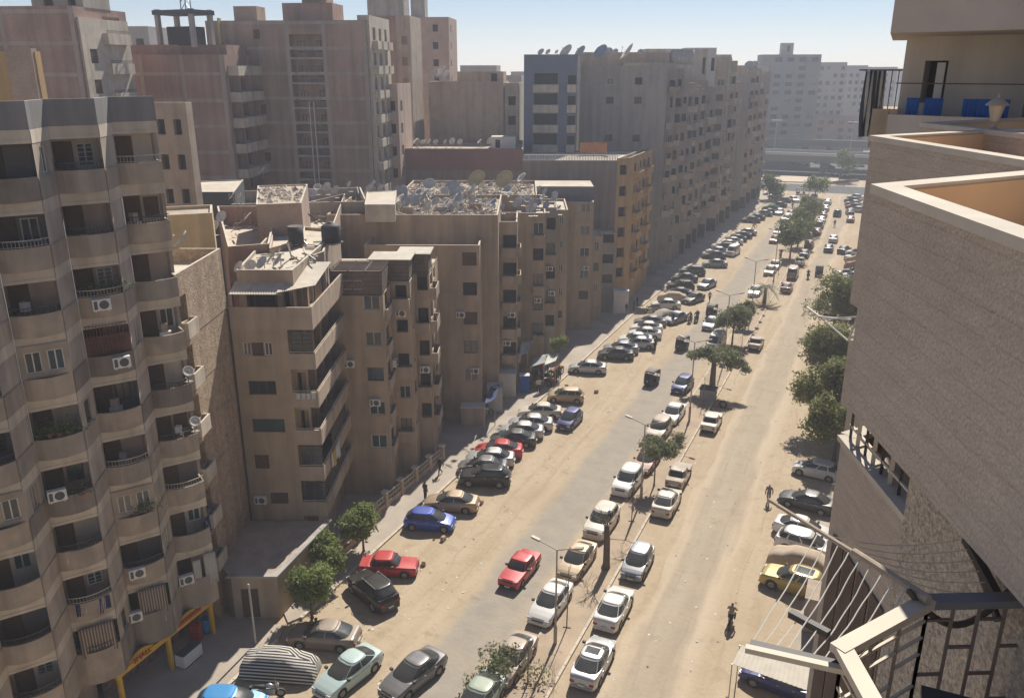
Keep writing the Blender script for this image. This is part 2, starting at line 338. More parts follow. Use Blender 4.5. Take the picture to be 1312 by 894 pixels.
# ------------------------------------------------------------------ building kit
rnd = random.Random(7)
V2 = lambda x, y: Vector((x, y))
TH = math.radians(23)
class Bld:
    def __init__(s, name, loc, label, cat='apartment block', group=None):
        s.o = empty(name, (loc[0], loc[1], 0)); s.p = Vector((loc[0], loc[1], 0)); tag(s.o, label, cat, group)
    def l(s, q, z=0.0): return (q[0] - s.p[0], q[1] - s.p[1], z)
def right_n(d): return V2(d.y, -d.x)
def facet(b, mb, p0, p1, z0, z1, holes, depth=0.22):
    d = (p1 - p0); Ln = d.length; d = d / Ln; n = right_n(d)
    ss = sorted({0.0, Ln, *[h[0] for h in holes], *[h[1] for h in holes]}); zs = sorted({z0, z1, *[h[2] for h in holes], *[h[3] for h in holes]})
    P = lambda s, z, off=0.0: b.l(p0 + d * s - n * off, z)
    for i in range(len(ss) - 1):
        # merge vertically: runs of solid cells
        run = None
        for j in range(len(zs) - 1):
            sm, zm = (ss[i] + ss[i + 1]) / 2, (zs[j] + zs[j + 1]) / 2
            hole = any(h[0] < sm < h[1] and h[2] < zm < h[3] for h in holes)
            if not hole and run is None: run = zs[j]
            if (hole or j == len(zs) - 2) and run is not None:
                ze = zs[j] if hole else zs[j + 1]
                mb.face([P(ss[i], run), P(ss[i + 1], run), P(ss[i + 1], ze), P(ss[i], ze)]); run = None
    for h in holes:
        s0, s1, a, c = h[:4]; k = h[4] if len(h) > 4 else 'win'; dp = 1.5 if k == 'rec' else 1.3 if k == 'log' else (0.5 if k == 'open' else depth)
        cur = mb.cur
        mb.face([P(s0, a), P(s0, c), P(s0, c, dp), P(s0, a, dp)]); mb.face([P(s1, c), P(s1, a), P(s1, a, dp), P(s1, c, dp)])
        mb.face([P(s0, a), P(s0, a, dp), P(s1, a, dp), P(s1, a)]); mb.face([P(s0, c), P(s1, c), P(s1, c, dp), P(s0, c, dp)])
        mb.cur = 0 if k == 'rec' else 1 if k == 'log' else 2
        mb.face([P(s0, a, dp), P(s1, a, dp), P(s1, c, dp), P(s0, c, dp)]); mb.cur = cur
_wc = {}
def window_mesh(w, h, kind, fm):
    key = ('w', round(w, 2), round(h, 2), kind, fm.name)
    if key in _wc: return _wc[key]
    mb = MB(); t = 0.06
    if kind == 'shut':
        mb.box(-w / 2, 0.03, 0, w / 2, 0.06, h)
        for i in range(2):
            x0 = -w / 2 + i * w / 2
            for k in range(int(h / 0.16)): mb.box(x0 + 0.05, 0.015, 0.05 + k * 0.16, x0 + w / 2 - 0.05, 0.03, 0.14 + k * 0.16)
    else:
        n = 2 if w < 1.7 else (3 if w < 2.4 else 4)
        mb.box(-w / 2, 0.03, 0, w / 2, 0.10, t); mb.box(-w / 2, 0.03, h - t, w / 2, 0.10, h)
        for i in range(n + 1): x = -w / 2 + i * (w - t) / n; mb.box(x, 0.032, t, x + t, 0.098, h - t)
        if kind == 'grid':
            for k in range(1, 5): mb.box(-w / 2 + t, 0.02, k * h / 5 - 0.015, w / 2 - t, 0.03, k * h / 5 + 0.015)
    _wc[key] = mb.mesh('window', fm); return _wc[key]
def pane_mesh(w, h, gm):
    key = ('p', round(w, 2), round(h, 2), gm.name)
    if key not in _wc: _wc[key] = MB().face([(-w / 2 + .02, 0.075, .02), (w / 2 - .02, 0.075, .02), (w / 2 - .02, 0.075, h - .02), (-w / 2 + .02, 0.075, h - .02)]).mesh('pane', gm)
    return _wc[key]
def add_window(b, p, d, z, w, h, kind='win', fm=None, gm=None, sill=False):
    fm = fm or rnd.choice([ALU, FRAME_W, FRAME_B, FRAME_B]); rz = math.atan2(d.y, d.x)
    if kind == 'shut': fm = WOOD
    o = inst('window', window_mesh(w, h, kind, fm), b.o, b.l(p, z), rz)
    if kind != 'shut': inst('pane', pane_mesh(w, h, gm or rnd.choice([GLASS, GLASS, GLASS2, GLASS3])), o)
    return o
def balcony_mesh(w, d, h, m, rail=None):
    key = ('b', round(w, 2), round(d, 2), round(h, 2), m.name)
    if key not in _wc:
        mb = MB(); t = 0.1
        mb.box(-w / 2, -d, 0, w / 2, 0.02, 0.14); mb.box(-w / 2, -d, 0.14, w / 2, -d + t, h); mb.box(-w / 2, -d + t, 0.14, -w / 2 + t, 0.02, h); mb.box(w / 2 - t, -d + t, 0.14, w / 2, 0.02, h)
        _wc[key] = mb.mesh('balcony', m)
    return _wc[key]
def rail_mesh(w, d, h):
    key = ('r', round(w, 2), round(d, 2), round(h, 2))
    if key not in _wc:
        mb = MB(); y = -d + 0.05
        mb.box(-w / 2, y - .02, h - .03, w / 2, y + .02, h)
        for i in range(int(w / 0.22) + 1): x = -w / 2 + .02 + i * 0.22; mb.box(x - .012, y - .012, 0, x + .012, y + .012, h - .03)
        _wc[key] = mb.mesh('railing', IRON)
    return _wc[key]
def add_balcony(b, p, d, z, w, dep, h, m, rail=0.0):
    rz = math.atan2(d.y, d.x); o = inst('balcony', balcony_mesh(w, dep, h, m), b.o, b.l(p, z), rz)
    if rail: inst('railing', rail_mesh(w, dep, rail), o, (0, 0, h))
    return o
def inset(poly, t):
    out = []; n = len(poly)
    for i in range(n):
        a, c, e = poly[i - 1], poly[i], poly[(i + 1) % n]; d1 = (c - a).normalized(); d2 = (e - c).normalized(); n1 = right_n(d1); n2 = right_n(d2)
        k = (n1 + n2); k = k / max(0.3, 1 + n1.dot(n2)); out.append(c - k * t)
    return out
def block(b, poly, z0, z1, m, holes={}, par=0.9, roofm=ROOF, name='wall', cap=CAP, fm=None):
    """walls with window openings, parapet and roof deck; poly counter-clockwise, holes per edge"""
    mb = MB(); n = len(poly)
    for i in range(n):
        hs = [h for h in holes.get(i, [])]; p0, p1 = poly[i], poly[(i + 1) % n]
        facet(b, mb, p0, p1, z0, z1, hs)
        d = (p1 - p0).normalized()
        for h in hs:
            k = h[4] if len(h) > 4 else 'win'
            if k in ('win', 'shut', 'grid'):
                nn = right_n(d); p = p0 + d * ((h[0] + h[1]) / 2) - nn * 0.06
                add_window(b, p, d, h[2], h[1] - h[0], h[3] - h[2], k, h[5] if len(h) > 5 else fm)
            elif k == 'log':
                nn = right_n(d); wd = min(0.8, (h[1] - h[0]) * 0.45); p = p0 + d * (h[0] + 0.15 + wd / 2) - nn * 1.22
                o = inst('door', door_mesh(wd, h[3] - h[2] - 0.1), b.o, b.l(p, h[2]), math.atan2(d.y, d.x))
    if par > 0:
        ins = inset(poly, 0.15); zr = z1 - par
        for i in range(n):
            j = (i + 1) % n; mb.cur = 0
            mb.face([b.l(ins[j], zr), b.l(ins[i], zr), b.l(ins[i], z1), b.l(ins[j], z1)]); mb.cur = 3
            mb.face([b.l(poly[i], z1), b.l(poly[j], z1), b.l(ins[j], z1), b.l(ins[i], z1)]); mb.cur = 0
        MB().face([b.l(p, zr) for p in ins]).build('roof', roofm, b.o)
    else: MB().face([b.l(p, z1) for p in poly]).build('roof', roofm, b.o)
    return mb.build(name, [m, DARKW, DARK, cap], b.o)
def door_mesh(w, h):
    key = ('d', round(w, 2), round(h, 2))
    if key not in _wc:
        mb = MB(); mb.box(-w / 2, 0, 0, w / 2, 0.05, h)
        for z in (0.15, h * 0.55): mb.box(-w / 2 + .1, -.015, z, w / 2 - .1, 0, z + h * 0.33)
        _wc[key] = mb.mesh('door', WOOD)
    return _wc[key]
def wing(b, N, th, w, d, z0, z1, m, near=(), side=(), par=0.9, roofm=ROOF, fm=None):
    """rectangular wing; N = its corner between the face towards -v and the street side. near: s from the corner leftwards, side: s from the corner backwards"""
    u = V2(math.cos(th), math.sin(th)); v = V2(-math.sin(th), math.cos(th)); N = V2(N[0], N[1]); A = N - u * w
    hn = [(w - h[1], w - h[0], *h[2:]) for h in near]
    block(b, [A, N, N + v * d, A + v * d], z0, z1, m, {0: hn, 1: list(side)}, par, roofm, fm=fm)
    return u, v, N
def frame_bands(b, N, th, w, z0, z1, fl, cols, m=None, right=True):
    """concrete skeleton showing on a brick end wall"""
    u = V2(math.cos(th), math.sin(th)); n = right_n(u); N = V2(N[0], N[1]); mb = MB(); g = 0.012
    def strip(s0, s1, a, c): mb.face([b.l(N - u * s1 + n * g, a), b.l(N - u * s0 + n * g, a), b.l(N - u * s0 + n * g, c), b.l(N - u * s1 + n * g, c)])
    z = z0
    zs = []
    while z < z1 - 0.4: zs.append(z); z += fl
    for z in zs: strip(0.0, w, z, z + 0.38)
    for c in cols:
        for i, z in enumerate(zs): strip(c, c + 0.45, z + 0.38, (zs[i + 1] if i + 1 < len(zs) else z1))
    o = mb.build('concrete_frame', m or mat('frame_concrete', (.41, .345, .29), .95, .1, .8, streak=True), b.o); return o

# ------------------------------------------------------------------ things fixed to buildings
_ac = {}
def ac_meshes():
    if not _ac:
        mb = MB(); mb.box(-.42, -.32, 0, .42, 0, .58)
        for x in (-.3, .3): mb.box(x - .02, -.34, -.06, x + .02, .05, 0)
        _ac['c'] = mb.mesh('air_conditioner', WHITE)
        g = MB(); M = Matrix.Translation((.10, -.325, .29)) @ Matrix.Rotation(math.pi / 2, 4, 'X'); g.lathe([(0.001, 0.004), (.05, .008), (.22, .006), (.225, 0)], 16, M)
        g.box(-.36, -.326, .08, -.2, -.32, .5); _ac['g'] = g.mesh('fan_grille', ACGRILL)
    return _ac
def air_con(p, d, z, label, group):
    """p on the wall face, d along the wall (outward = right of d)"""
    a = ac_meshes(); o = inst('air_conditioner', a['c'], None, (p[0] + right_n(d).x * .04, p[1] + right_n(d).y * .04, z), math.atan2(d.y, d.x)); inst('fan_grille', a['g'], o)
    return tag(o, label, 'air conditioner', group)
_dm = {}
def dish_meshes(r, m):
    k = (round(r, 2), m.name)
    if k not in _dm:
        rf = MB(); prof = [(0.001, 0.0), (r * .35, r * .03), (r * .7, r * .13), (r, r * .27), (r * .99, r * .30), (r * .69, r * .16), (r * .3, r * .05), (0.001, r * .02)]
        rf.lathe(prof, 20)
        arm = MB().tube([(0, -r * .85, r * .2), (0, -r * .45, r * .62), (0, 0, r * .8)], .015 + r * .008, 5); arm.box(-.05, -.05, r * .76, .05, .05, r * .92)
        ms = MB().tube([(0, 0, 0), (0, 0, r * 0.95 + .35)], .025 + r * .012, 6); ms.box(-.25 * r - .1, -.25 * r - .1, 0, .25 * r + .1, .25 * r + .1, .05)
        _dm[k] = (rf.mesh('reflector', m, True), arm.mesh('feed_arm', GALV), ms.mesh('mast', GALV))
    return _dm[k]
def dish(p, r, az, label, group, m=None, el=38):
    m = m or DISH; rf, arm, ms = dish_meshes(r, m); o = empty('satellite_dish', p); tag(o, label, 'satellite dish', group)
    inst('mast', ms, o); rot = (math.radians(90 - el), 0, math.radians(az)); q = Matrix.Rotation(rot[2], 3, 'Z') @ Vector((0, -0.08 - r * .05, 0))
    f = inst('reflector', rf, o, (q.x, q.y, r * .95 + .35), rot=rot); inst('feed_arm', arm, f); return o
def tank(p, r, h, label, m=None, group=None, dome=True):
    o = empty('water_tank', p); tag(o, label, 'water tank', group)
    MB().lathe([(0.001, .12), (r, .12), (r, .12 + h * .3), (r * 1.03, .12 + h * .33), (r, .12 + h * .36), (r, .12 + h * .8), (r * .75, .12 + h * .95), (r * .3, .12 + h), (r * .28, .16 + h * 1.04), (.001, .16 + h * 1.04)] if dome else [(0.001, .1), (r, .1), (r, h), (r * .98, h), (.001, h)], 18).build('drum', m or TANK, o, True)
    MB().box(-r * .9, -r * .9, 0, r * .9, r * .9, .12).build('plinth', CONC, o); return o

# ------------------------------------------------------------------ near-left apartment block with the saw-tooth balconies
PLA_D = mat('plaster_grimy', (0.27, 0.225, 0.18), 0.92, 0.14, 0.8, col2=(0.21, 0.18, 0.15), streak=True); PLA_L = mat('plaster_patched', (0.37, 0.315, 0.25), 0.92, 0.14, 1.0, col2=(0.29, 0.245, 0.20), streak=True)
PLA_F = mat('plaster_fold', (0.46, 0.39, 0.315), 0.92, 0.12, 0.8, col2=(0.36, 0.305, 0.245), mix=.15, c2scale=.5, streak=True)
FLOORS = [28.42 - 3.09 * k for k in range(9)]
A = Bld('balcony_apartment_block', (-38, 28), 'grey brown apartment block with saw-tooth columns of curved balconies above the yellow shop')
tip = lambda k: V2(-34.6, 33.05 - 3.6 * k); rec = lambda k: V2(-35.75, 31.25 - 3.6 * k)
NB = 5
eb = (tip(0) - rec(0)).normalized(); nb = right_n(eb); Lb = (tip(0) - rec(0)).length
def bal_line(k, bulge=0.34):
    p, q = rec(k), tip(k); out = []
    for i in range(8): t = i / 7; out.append(p + (q - p) * t + nb * (bulge * math.sin(math.pi * t) ** 0.8))
    if k == 0: out += [tip(0) - nb * 0.6 + eb * .02, tip(0) - nb * 1.28]
    return out
wall = MB(); cells = MB(); colw = [[] for _ in range(NB)]
arnd = random.Random(3)
solid_holes = {}
for fi, zf in enumerate(FLOORS):
    for k in range(NB):
        p, q = rec(k), tip(k)
        # solid facet between this bay and the one nearer the viewer
        a, c = tip(k + 1), rec(k)
        hs = []
        if (fi * 3 + k * 5) % 4 == 1: hs = [(.7, 1.5, zf + 1.05, zf + 2.25, 'win')]
        colw[k].append(hs)
        nfc = right_n((c - a).normalized()) * .035; bm_ = [PL_A, PL_A, PL_A, PLA_D, PLA_L][(fi * 7 + k * 4 + fi * k) % 5]; zlo = zf - .05 if fi < 8 else zf - .95
        pb_ = MB(); pb_.face([A.l(a + nfc, zlo), A.l(c + nfc, zlo), A.l(c + nfc, zf + 1.0), A.l(a + nfc, zf + 1.0)]); pb_.build('parapet_band', bm_, A.o)
        for h in hs:
            dd = (c - a).normalized(); add_window(A, a + dd * 1.1 - right_n(dd) * .06, dd, h[2], .8, 1.2)
        bands = MB()
        facet(A, bands, a + right_n((c - a).normalized()) * .02, c + right_n((c - a).normalized()) * .02, zf + 2.45, zf + 3.04, [])
        facet(A, bands, p - nb * .02, q - nb * .02, zf + 2.45, zf + 3.04, []); bands.build('floor_band', PL_A2, A.o)
        # loggia cell
        bk = -nb * 1.3; z0, z1 = zf + .1, zf + 2.62
        P = lambda s, z: A.l(s, z)
        closed = (fi, k) in ((6, 1), (3, 2), (5, 3))
        if closed:      # bay walled in flush with the parapet, with sliding windows
            wall = MB(); facet(A, wall, p + nb * .05, q + nb * .05, zf + 1.0, zf + 2.62, [(.25, .95, zf + 1.25, zf + 2.3, 'win'), (1.2, 1.9, zf + 1.25, zf + 2.3, 'win')])
            wall.build('infill_wall', [PL_A, DARKW, DARK], A.o)
            for s in (.6, 1.55): add_window(A, p + eb * s, eb, zf + 1.25, .7, 1.05, 'win', FRAME_W)
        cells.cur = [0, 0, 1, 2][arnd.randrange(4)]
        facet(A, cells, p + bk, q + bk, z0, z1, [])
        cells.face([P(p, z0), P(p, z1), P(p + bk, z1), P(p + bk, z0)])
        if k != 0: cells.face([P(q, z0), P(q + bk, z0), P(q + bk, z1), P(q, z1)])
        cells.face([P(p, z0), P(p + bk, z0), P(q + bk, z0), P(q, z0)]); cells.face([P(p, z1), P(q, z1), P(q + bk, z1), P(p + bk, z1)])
        if k == 0:      # corner post holding the open end
            MB().beam(A.l(q - nb * 1.28, z0 + .9), A.l(q - nb * 1.28, z1 + .1), .22).build('corner_post', PL_A, A.o)
        # door and window on the loggia's back wall
        dd = eb; dm = rnd.choice([WOOD, WOOD, WOOD_G]); dw = .8
        mbd = door_mesh(.85, 2.15); o = inst('door', mbd, A.o, A.l(p + bk + nb * .05 + eb * .6, z0), math.atan2(eb.y, eb.x))
        if (fi + k) % 2: add_window(A, p + bk + nb * .1 + eb * 1.55, eb, z0 + .95, .75, 1.1, rnd.choice(['grid', 'shut', 'win']))
        # parapet of the balcony
        line = bal_line(k); mb = MB(); inn = [q2 - nb * .1 for q2 in line] if k else [*[q2 - nb * .1 for q2 in line[:8]], line[8] - eb * .1, line[9] - eb * .1]
        zt = zf + 1.02
        for i in range(len(line) - 1):
            mb.face([A.l(line[i], zlo), A.l(line[i + 1], zlo), A.l(line[i + 1], zt), A.l(line[i], zt)])
            mb.face([A.l(inn[i + 1], zf + .1), A.l(inn[i], zf + .1), A.l(inn[i], zt), A.l(inn[i + 1], zt)])
            mb.face([A.l(line[i], zt), A.l(line[i + 1], zt), A.l(inn[i + 1], zt), A.l(inn[i], zt)])
        mb.face([A.l(x, zlo) for x in (line if k else line + [rec(0) - nb * 1.28])][::-1])
        mb.face([A.l(x, zf + .1) for x in (line if k else line + [rec(0) - nb * 1.28])])
        bo = mb.build('balcony', [PL_A, PL_A, PL_A, PLA_D, PLA_L][(fi * 7 + k * 4 + fi * k) % 5], A.o)
        if (fi * 2 + k * 3) % 5 in (0, 2, 3) and not closed:
            r = MB(); hh = .34
            for i in range(7):
                pa, pb = line[i] - nb * .05, line[i + 1] - nb * .05
                r.beam(A.l(pa, zt + hh), A.l(pb, zt + hh), .04); r.beam(A.l(pa, zt + .06), A.l(pb, zt + .06), .025)
                for t in (0, .5): pm = pa + (pb - pa) * t; r.beam(A.l(pm, zt), A.l(pm, zt + hh), .022)
            r.build('railing', IRON if (fi + k) % 3 else GALV, bo)
for k in range(NB): wall = MB(); facet(A, wall, tip(k + 1), rec(k), 2.76, 31.46, [h for hs in colw[k] for h in hs]); wall.build('wall', [PLA_F, DARKW, DARK], A.o)
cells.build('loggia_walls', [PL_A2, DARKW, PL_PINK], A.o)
# roof parapet, deck, hidden back
top = MB(); zt0, zt1 = 31.46, 32.67
for k in range(NB):
    for a, c in ((tip(k + 1), rec(k)), (rec(k), tip(k))):
        facet(A, top, a, c, zt0, zt1, []); d = (c - a).normalized(); n = right_n(d)
        top.face([A.l(c - n * .15, zt0 + .3), A.l(a - n * .15, zt0 + .3), A.l(a - n * .15, zt1), A.l(c - n * .15, zt1)])
        top.cur = 1; top.face([A.l(a, zt1), A.l(c, zt1), A.l(c - n * .15, zt1), A.l(a - n * .15, zt1)]); top.cur = 0
top.build('roof_parapet', [mat('parapet_slate', (0.235, 0.225, 0.215), 0.9, 0.08, 0.9, streak=True), CAP], A.o)
back = MB(); e0 = tip(0) - nb * 1.28
shell = [V2(-36.2, 12), V2(-36.6, 31.0), e0 - nb * .02, V2(-47, 34.4), V2(-47, 12)]
facet(A, back, e0, V2(-47, 34.4), 3.6, 31.5, [])
facet(A, back, V2(-47, 34.4), V2(-47, 12), 0, 31.5, []); facet(A, back, V2(-47, 12), tip(NB), 0, 32.6, [])
back.build('rear_wall', PL_A, A.o)
pts = [rec(k) for k in range(NB - 1, -1, -1)]
rp = MB()
poly = []
for k in range(NB - 1, -1, -1): poly += [rec(k), tip(k)]
rp.face([A.l(q, zt0) for q in [V2(-36, 13)] + poly + [e0, V2(-47, 34.4), V2(-47, 12)]]).build('roof', ROOF, A.o)
# ground floor: recessed shop fronts
gf = MB(); facet(A, gf, V2(-36.9, 12), V2(-36.9, 33.0), 0, 3.7, [(7, 12.5, .1, 3.0, 'open'), (13.6, 17.2, .1, 3.0, 'open')]); facet(A, gf, V2(-36.9, 33.0), V2(-47, 34.2), 0, 3.7, [])
for k in range(NB): gf.face([A.l(rec(k), 3.62), A.l(tip(k), 3.62), A.l(V2(-37, tip(k).y), 3.62), A.l(V2(-37, rec(k).y), 3.62)][::-1])
gf.build('shop_front', [PL_A, DARKW, DARK], A.o)
# yellow shop frame with red lettering
SF = empty('shop_sign_frame', (-35.2, 29, 0)); tag(SF, 'yellow shop frame with red raised letters under the lowest balconies', 'shop sign')
S0, S1 = px(150, 866, 2.4), px(270, 770, 2.4); S0.z = S1.z = 0
sv = V2(S1.x - S0.x, S1.y - S0.y); sL = sv.length; sv = sv / sL; sn = right_n(sv); sl_ = lambda s, z, off=0.0: (S0.x + sv.x * s + sn.x * off + 35.2, S0.y + sv.y * s + sn.y * off - 29, z)
for s in (0.1, 3.7, sL - .12): MB().beam(sl_(s, 0), sl_(s, 2.25), .22).build('post', SHOPY, SF)
fb = MB(); fb.beam(sl_(-.1, 2.4), sl_(sL + .1, 2.4), .2, .32, (0, 0, 1)); fb.build('fascia', SHOPY, SF)
cr = MB()
for c0, wd in ((1.75, 2.0), (sL - 1.9, 2.2)):
    pp = [sl_(c0 - wd / 2 + wd * i / 10, 2.55 + .36 * math.sin(math.pi * i / 10), .02) for i in range(11)]; lo = [sl_(c0 - wd / 2 + wd * i / 10, 2.53, .02) for i in range(11)]
    qq = [sl_(c0 - wd / 2 + wd * i / 10, 2.55 + .36 * math.sin(math.pi * i / 10), -.08) for i in range(11)]
    cr = MB(); cr.grid([lo, pp]); cr.grid([pp, qq]); cr.build('crest', SHOPY, SF)
MB().face([sl_(0, 2.6, -.1), sl_(sL, 2.6, -.1), sl_(sL, 2.9, -1.9), sl_(0, 2.9, -1.9)]).build('shop_ceiling', DARKW, SF); MB().face([sl_(.2, .1, -1.6), sl_(sL, .1, -1.6), sl_(sL, 2.9, -1.6), sl_(.2, 2.9, -1.6)]).build('shop_back', mat('shop_goods', (.16, .15, .15), .9, .5, 2.5, col2=(.30, .12, .09), mix=.15, c2scale=2.2), SF)
MB().beam(sl_(sL - 2.9, 2.6, .14), sl_(sL - 1.0, 2.6, .14), .03, .2).build('red_panel', SHOPR, SF)
def text_mesh(body, size, m, name='lettering', extr=.02):
    cu = bpy.data.curves.new('t', 'FONT'); cu.body = body; cu.size = size; cu.extrude = extr; cu.align_x = 'CENTER'; cu.resolution_u = 2
    o = bpy.data.objects.new('t', cu); COL.objects.link(o); dg = bpy.context.evaluated_depsgraph_get(); me = bpy.data.meshes.new_from_object(o.evaluated_get(dg)); bpy.data.objects.remove(o); me.materials.clear(); me.materials.append(m); me.name = name; return me
for body, s, size, z in (('SMALL', 1.7, .44, 2.44),):
    inst('lettering', text_mesh(body, size, SHOPR), SF, sl_(s, z, .14), rot=(math.pi / 2, 0, math.atan2(sv.y, sv.x)))
t = empty('ice_cream_freezer', (S0.x + sv.x * 4.6 + sn.x * .5, S0.y + sv.y * 4.6 + sn.y * .5, .13), math.atan2(sv.y, sv.x)); tag(t, 'white chest freezer with glass lid outside the shop', 'freezer')
MB().box(-.75, -.35, .08, .75, .35, .85).build('cabinet', WHITE, t); MB().box(-.7, -.3, .86, .7, .3, .90).build('glass_lid', GLASS3, t); MB().box(-.7, -.33, 0, .7, .33, .08).build('base', BLKPLAS, t)
for nm, m, s, lab in (('red_crate_stack', SHOPR, 6.3, 'stack of red drinks crates inside the shop front'), ('blue_barrel', mat('blue_plastic', (.04, .22, .42), .5, .05), 7.2, 'bright blue plastic barrel beside the last yellow post')):
    t = empty(nm, (S0.x + sv.x * s - sn.x * .5, S0.y + sv.y * s - sn.y * .5, .13), .3); tag(t, lab, 'crate' if 'red' in nm else 'barrel')
    if 'red' in nm:
        for i in range(4): c = MB().box(-.3, -.22, i * .3, .3, .22, i * .3 + .27); c.build('crate', m, t)
    else:
        MB().lathe([(.001, 0), (.3, 0), (.33, .3), (.34, .45), (.33, .6), (.3, .9), (.001, .92)], 14).build('drum', m, t, True); MB().lathe([(.31, .9), (.33, .93), (.31, .96)], 14).build('rim', m, t)

# air conditioners, curtains, laundry on the block
def on_bay(k, s, fi, dz=0.0, off=0.0): q = rec(k) + eb * s + nb * (.17 * math.sin(math.pi * min(max(s / Lb, 0), 1)) + off); return Vector((q.x, q.y, FLOORS[fi] + dz))
for k, s, fi, dz, lab in ((1, 1.0, 2, .35, 'white air conditioner hung on a balcony front beside a window with an arched white grille'), (1, 1.5, 3, .3, 'white air conditioner with square black grille hung on the balcony full of plants'),
                          (2, .5, 5, .9, 'white air conditioner beside the barred window under the plant-filled balcony'), (1, .6, 7, .45, 'white air conditioner with a long white pipe on a low balcony front'), (1, .1, 8, .8, 'old boxy air conditioner beside a brown striped curtain'), (0, .35, 8, .95, 'small white air conditioner beside hanging towels above the shop sign')):
    P = on_bay(k, s, fi, dz); air_con(P, eb, P.z, lab, None)
def cloth(name, p, d, w, h, m, label, cat, wave=.05, group=None, sag=0.0):
    rows = []
    for j in range(7):
        rows.append([(w * (i / 12 - .5), wave * math.sin(i * 1.7 + j * .6) * (j / 6 + .3), -h * j / 6 - sag * math.sin(math.pi * i / 12)) for i in range(13)])
    mb = MB().grid(rows); o = mb.build(name, m, None, True, p, math.atan2(d.y, d.x))
    md = o.modifiers.new('s', 'SOLIDIFY'); md.thickness = .01
    return tag(o, label, cat, group)
P = on_bay(1, 1.2, 8, 2.55, .02); cloth('curtain', P, eb, 1.5, 1.75, STRIPE_V, 'brown striped curtain closing a balcony beside the old air conditioner', 'curtain', .05)
P = on_bay(2, 1.1, 8, 2.55, .02); cloth('curtain', P, eb, 1.7, 1.8, STRIPE_V, 'brown striped curtain below the balcony with dark blue laundry', 'curtain', .05)
P = on_bay(0, 1.1, 7, 2.5, -.02); cloth('curtain', on_bay(0, 1.05, 8, 2.3, .1), eb, .45, 1.7, mat('towel_grey', (.45, .42, .37), .95, .1), 'narrow pale towel hanging above the shop sign', 'towel', .03)
cloth('towel', on_bay(0, 1.85, 8, 2.5, .12), eb, .7, 2.1, mat('towel_grey', (.45, .42, .37)), 'wide pale towel hanging at the block corner above the shop sign', 'towel', .06)
NAVY = mat('cloth_navy', (.02, .03, .10), .95, .1)
for i, (s, m, w_, h_) in enumerate(((.55, NAVY, .4, .7), (.95, mat('cloth_white', (.62, .6, .58), .95, .05), .35, .6), (1.35, NAVY, .45, .9), (1.8, NAVY, .35, .75))):
    cloth('hanging_shirt', on_bay(2, s, 7, 1.0, .12), eb, w_, h_, m, 'shirt hung to dry from a low balcony rail above a striped curtain', 'shirt', .04, 'shirts drying on the low balcony')
cloth('hanging_cloth', Vector((tip(0).x - .9, tip(0).y + .75, FLOORS[7] + 1.1)), V2(-.39, .92), 1.3, 1.2, NAVY, 'dark blue washing hanging round the block corner beside the rough wall', 'laundry', .06)
# grille closing one balcony
g = empty('balcony_grille', on_bay(1, 0, 3, 1.02)); tag(g, 'red brown iron grille closing a whole balcony above a plain parapet', 'grille')
for i in range(15): q = rec(1) + eb * (i * Lb / 14) + nb * (.17 * math.sin(math.pi * i / 14) - .05) - rec(1); MB().beam((q.x, q.y, 0), (q.x, q.y, 1.6), .025).build('bar', IRON_R, g)
for z in (.05, .5, 1.0, 1.55):
    mb = MB()
    for i in range(14):
        f = lambda i: rec(1) + eb * (i * Lb / 14) + nb * (.17 * math.sin(math.pi * i / 14) - .05) - rec(1); a, c = f(i), f(i + 1); mb.beam((a.x, a.y, z), (c.x, c.y, z), .03)
    mb.build('cross_bar', IRON_R, g)
MB().face([(0, 0, 0), (eb.x * Lb, eb.y * Lb, 0), (eb.x * Lb, eb.y * Lb, .95), (0, 0, .95)]).build('screen', mat('screen_redbrown', (.13, .065, .05), .9, .15, 4), g)
# balcony dishes on the corner column
for fi in (4, 5): dish(Vector((tip(0).x - .25, tip(0).y + .1, FLOORS[fi] + 1.0)), .32, 60, 'white dish clamped to a corner balcony of the saw-tooth block', 'dishes on the corner balconies')

# ------------------------------------------------------------------ rough rendered wall between the two blocks
Wb = Bld('rough_walled_block', (-40, 36), 'block with a rough tan rendered side wall behind the curved balconies', 'apartment block')
w0, w1 = e0 + V2(-.05, .05), V2(-38.75, 40.9)
wl = (w1 - w0).length
hs = []
for zf in FLOORS[3:]: hs.append((.25, 1.45, zf + .95, zf + 2.5, 'open'))
hs.append((4.8, 5.3, 11.0, 11.8, 'win', FRAME_W))
block(Wb, [w0, w1, w1 - V2(.92, .39) * 9.5, w0 - V2(.92, .39) * 9.5], 0, 23.0, STUCCO, {0: hs}, 0.9, ROOF)
for zf in FLOORS[3:]:
    d = (w1 - w0).normalized(); p = w0 + d * .95
    add_balcony(Wb, p, d, zf + .1, 1.5, .45, .95, PL_A2)
for zf in FLOORS[3:]:
    d = (w1 - w0).normalized(); n = right_n(d) * .03; MB().face([Wb.l(w0 + d * 1.8 + n, zf - .1), Wb.l(w1 + n, zf - .1), Wb.l(w1 + n, zf + .22), Wb.l(w0 + d * 1.8 + n, zf + .22)]).build('floor_band', mat('band_tan', (.40, .32, .24), .95, .12, 1.5, streak=True), Wb.o)
# downpipe in the corner
MB().tube([Wb.l(w1 - d * .15 + right_n(d) * .08, 1), Wb.l(w1 - d * .15 + right_n(d) * .08, 19)], .05, 6).build('downpipe', IRON, Wb.o)
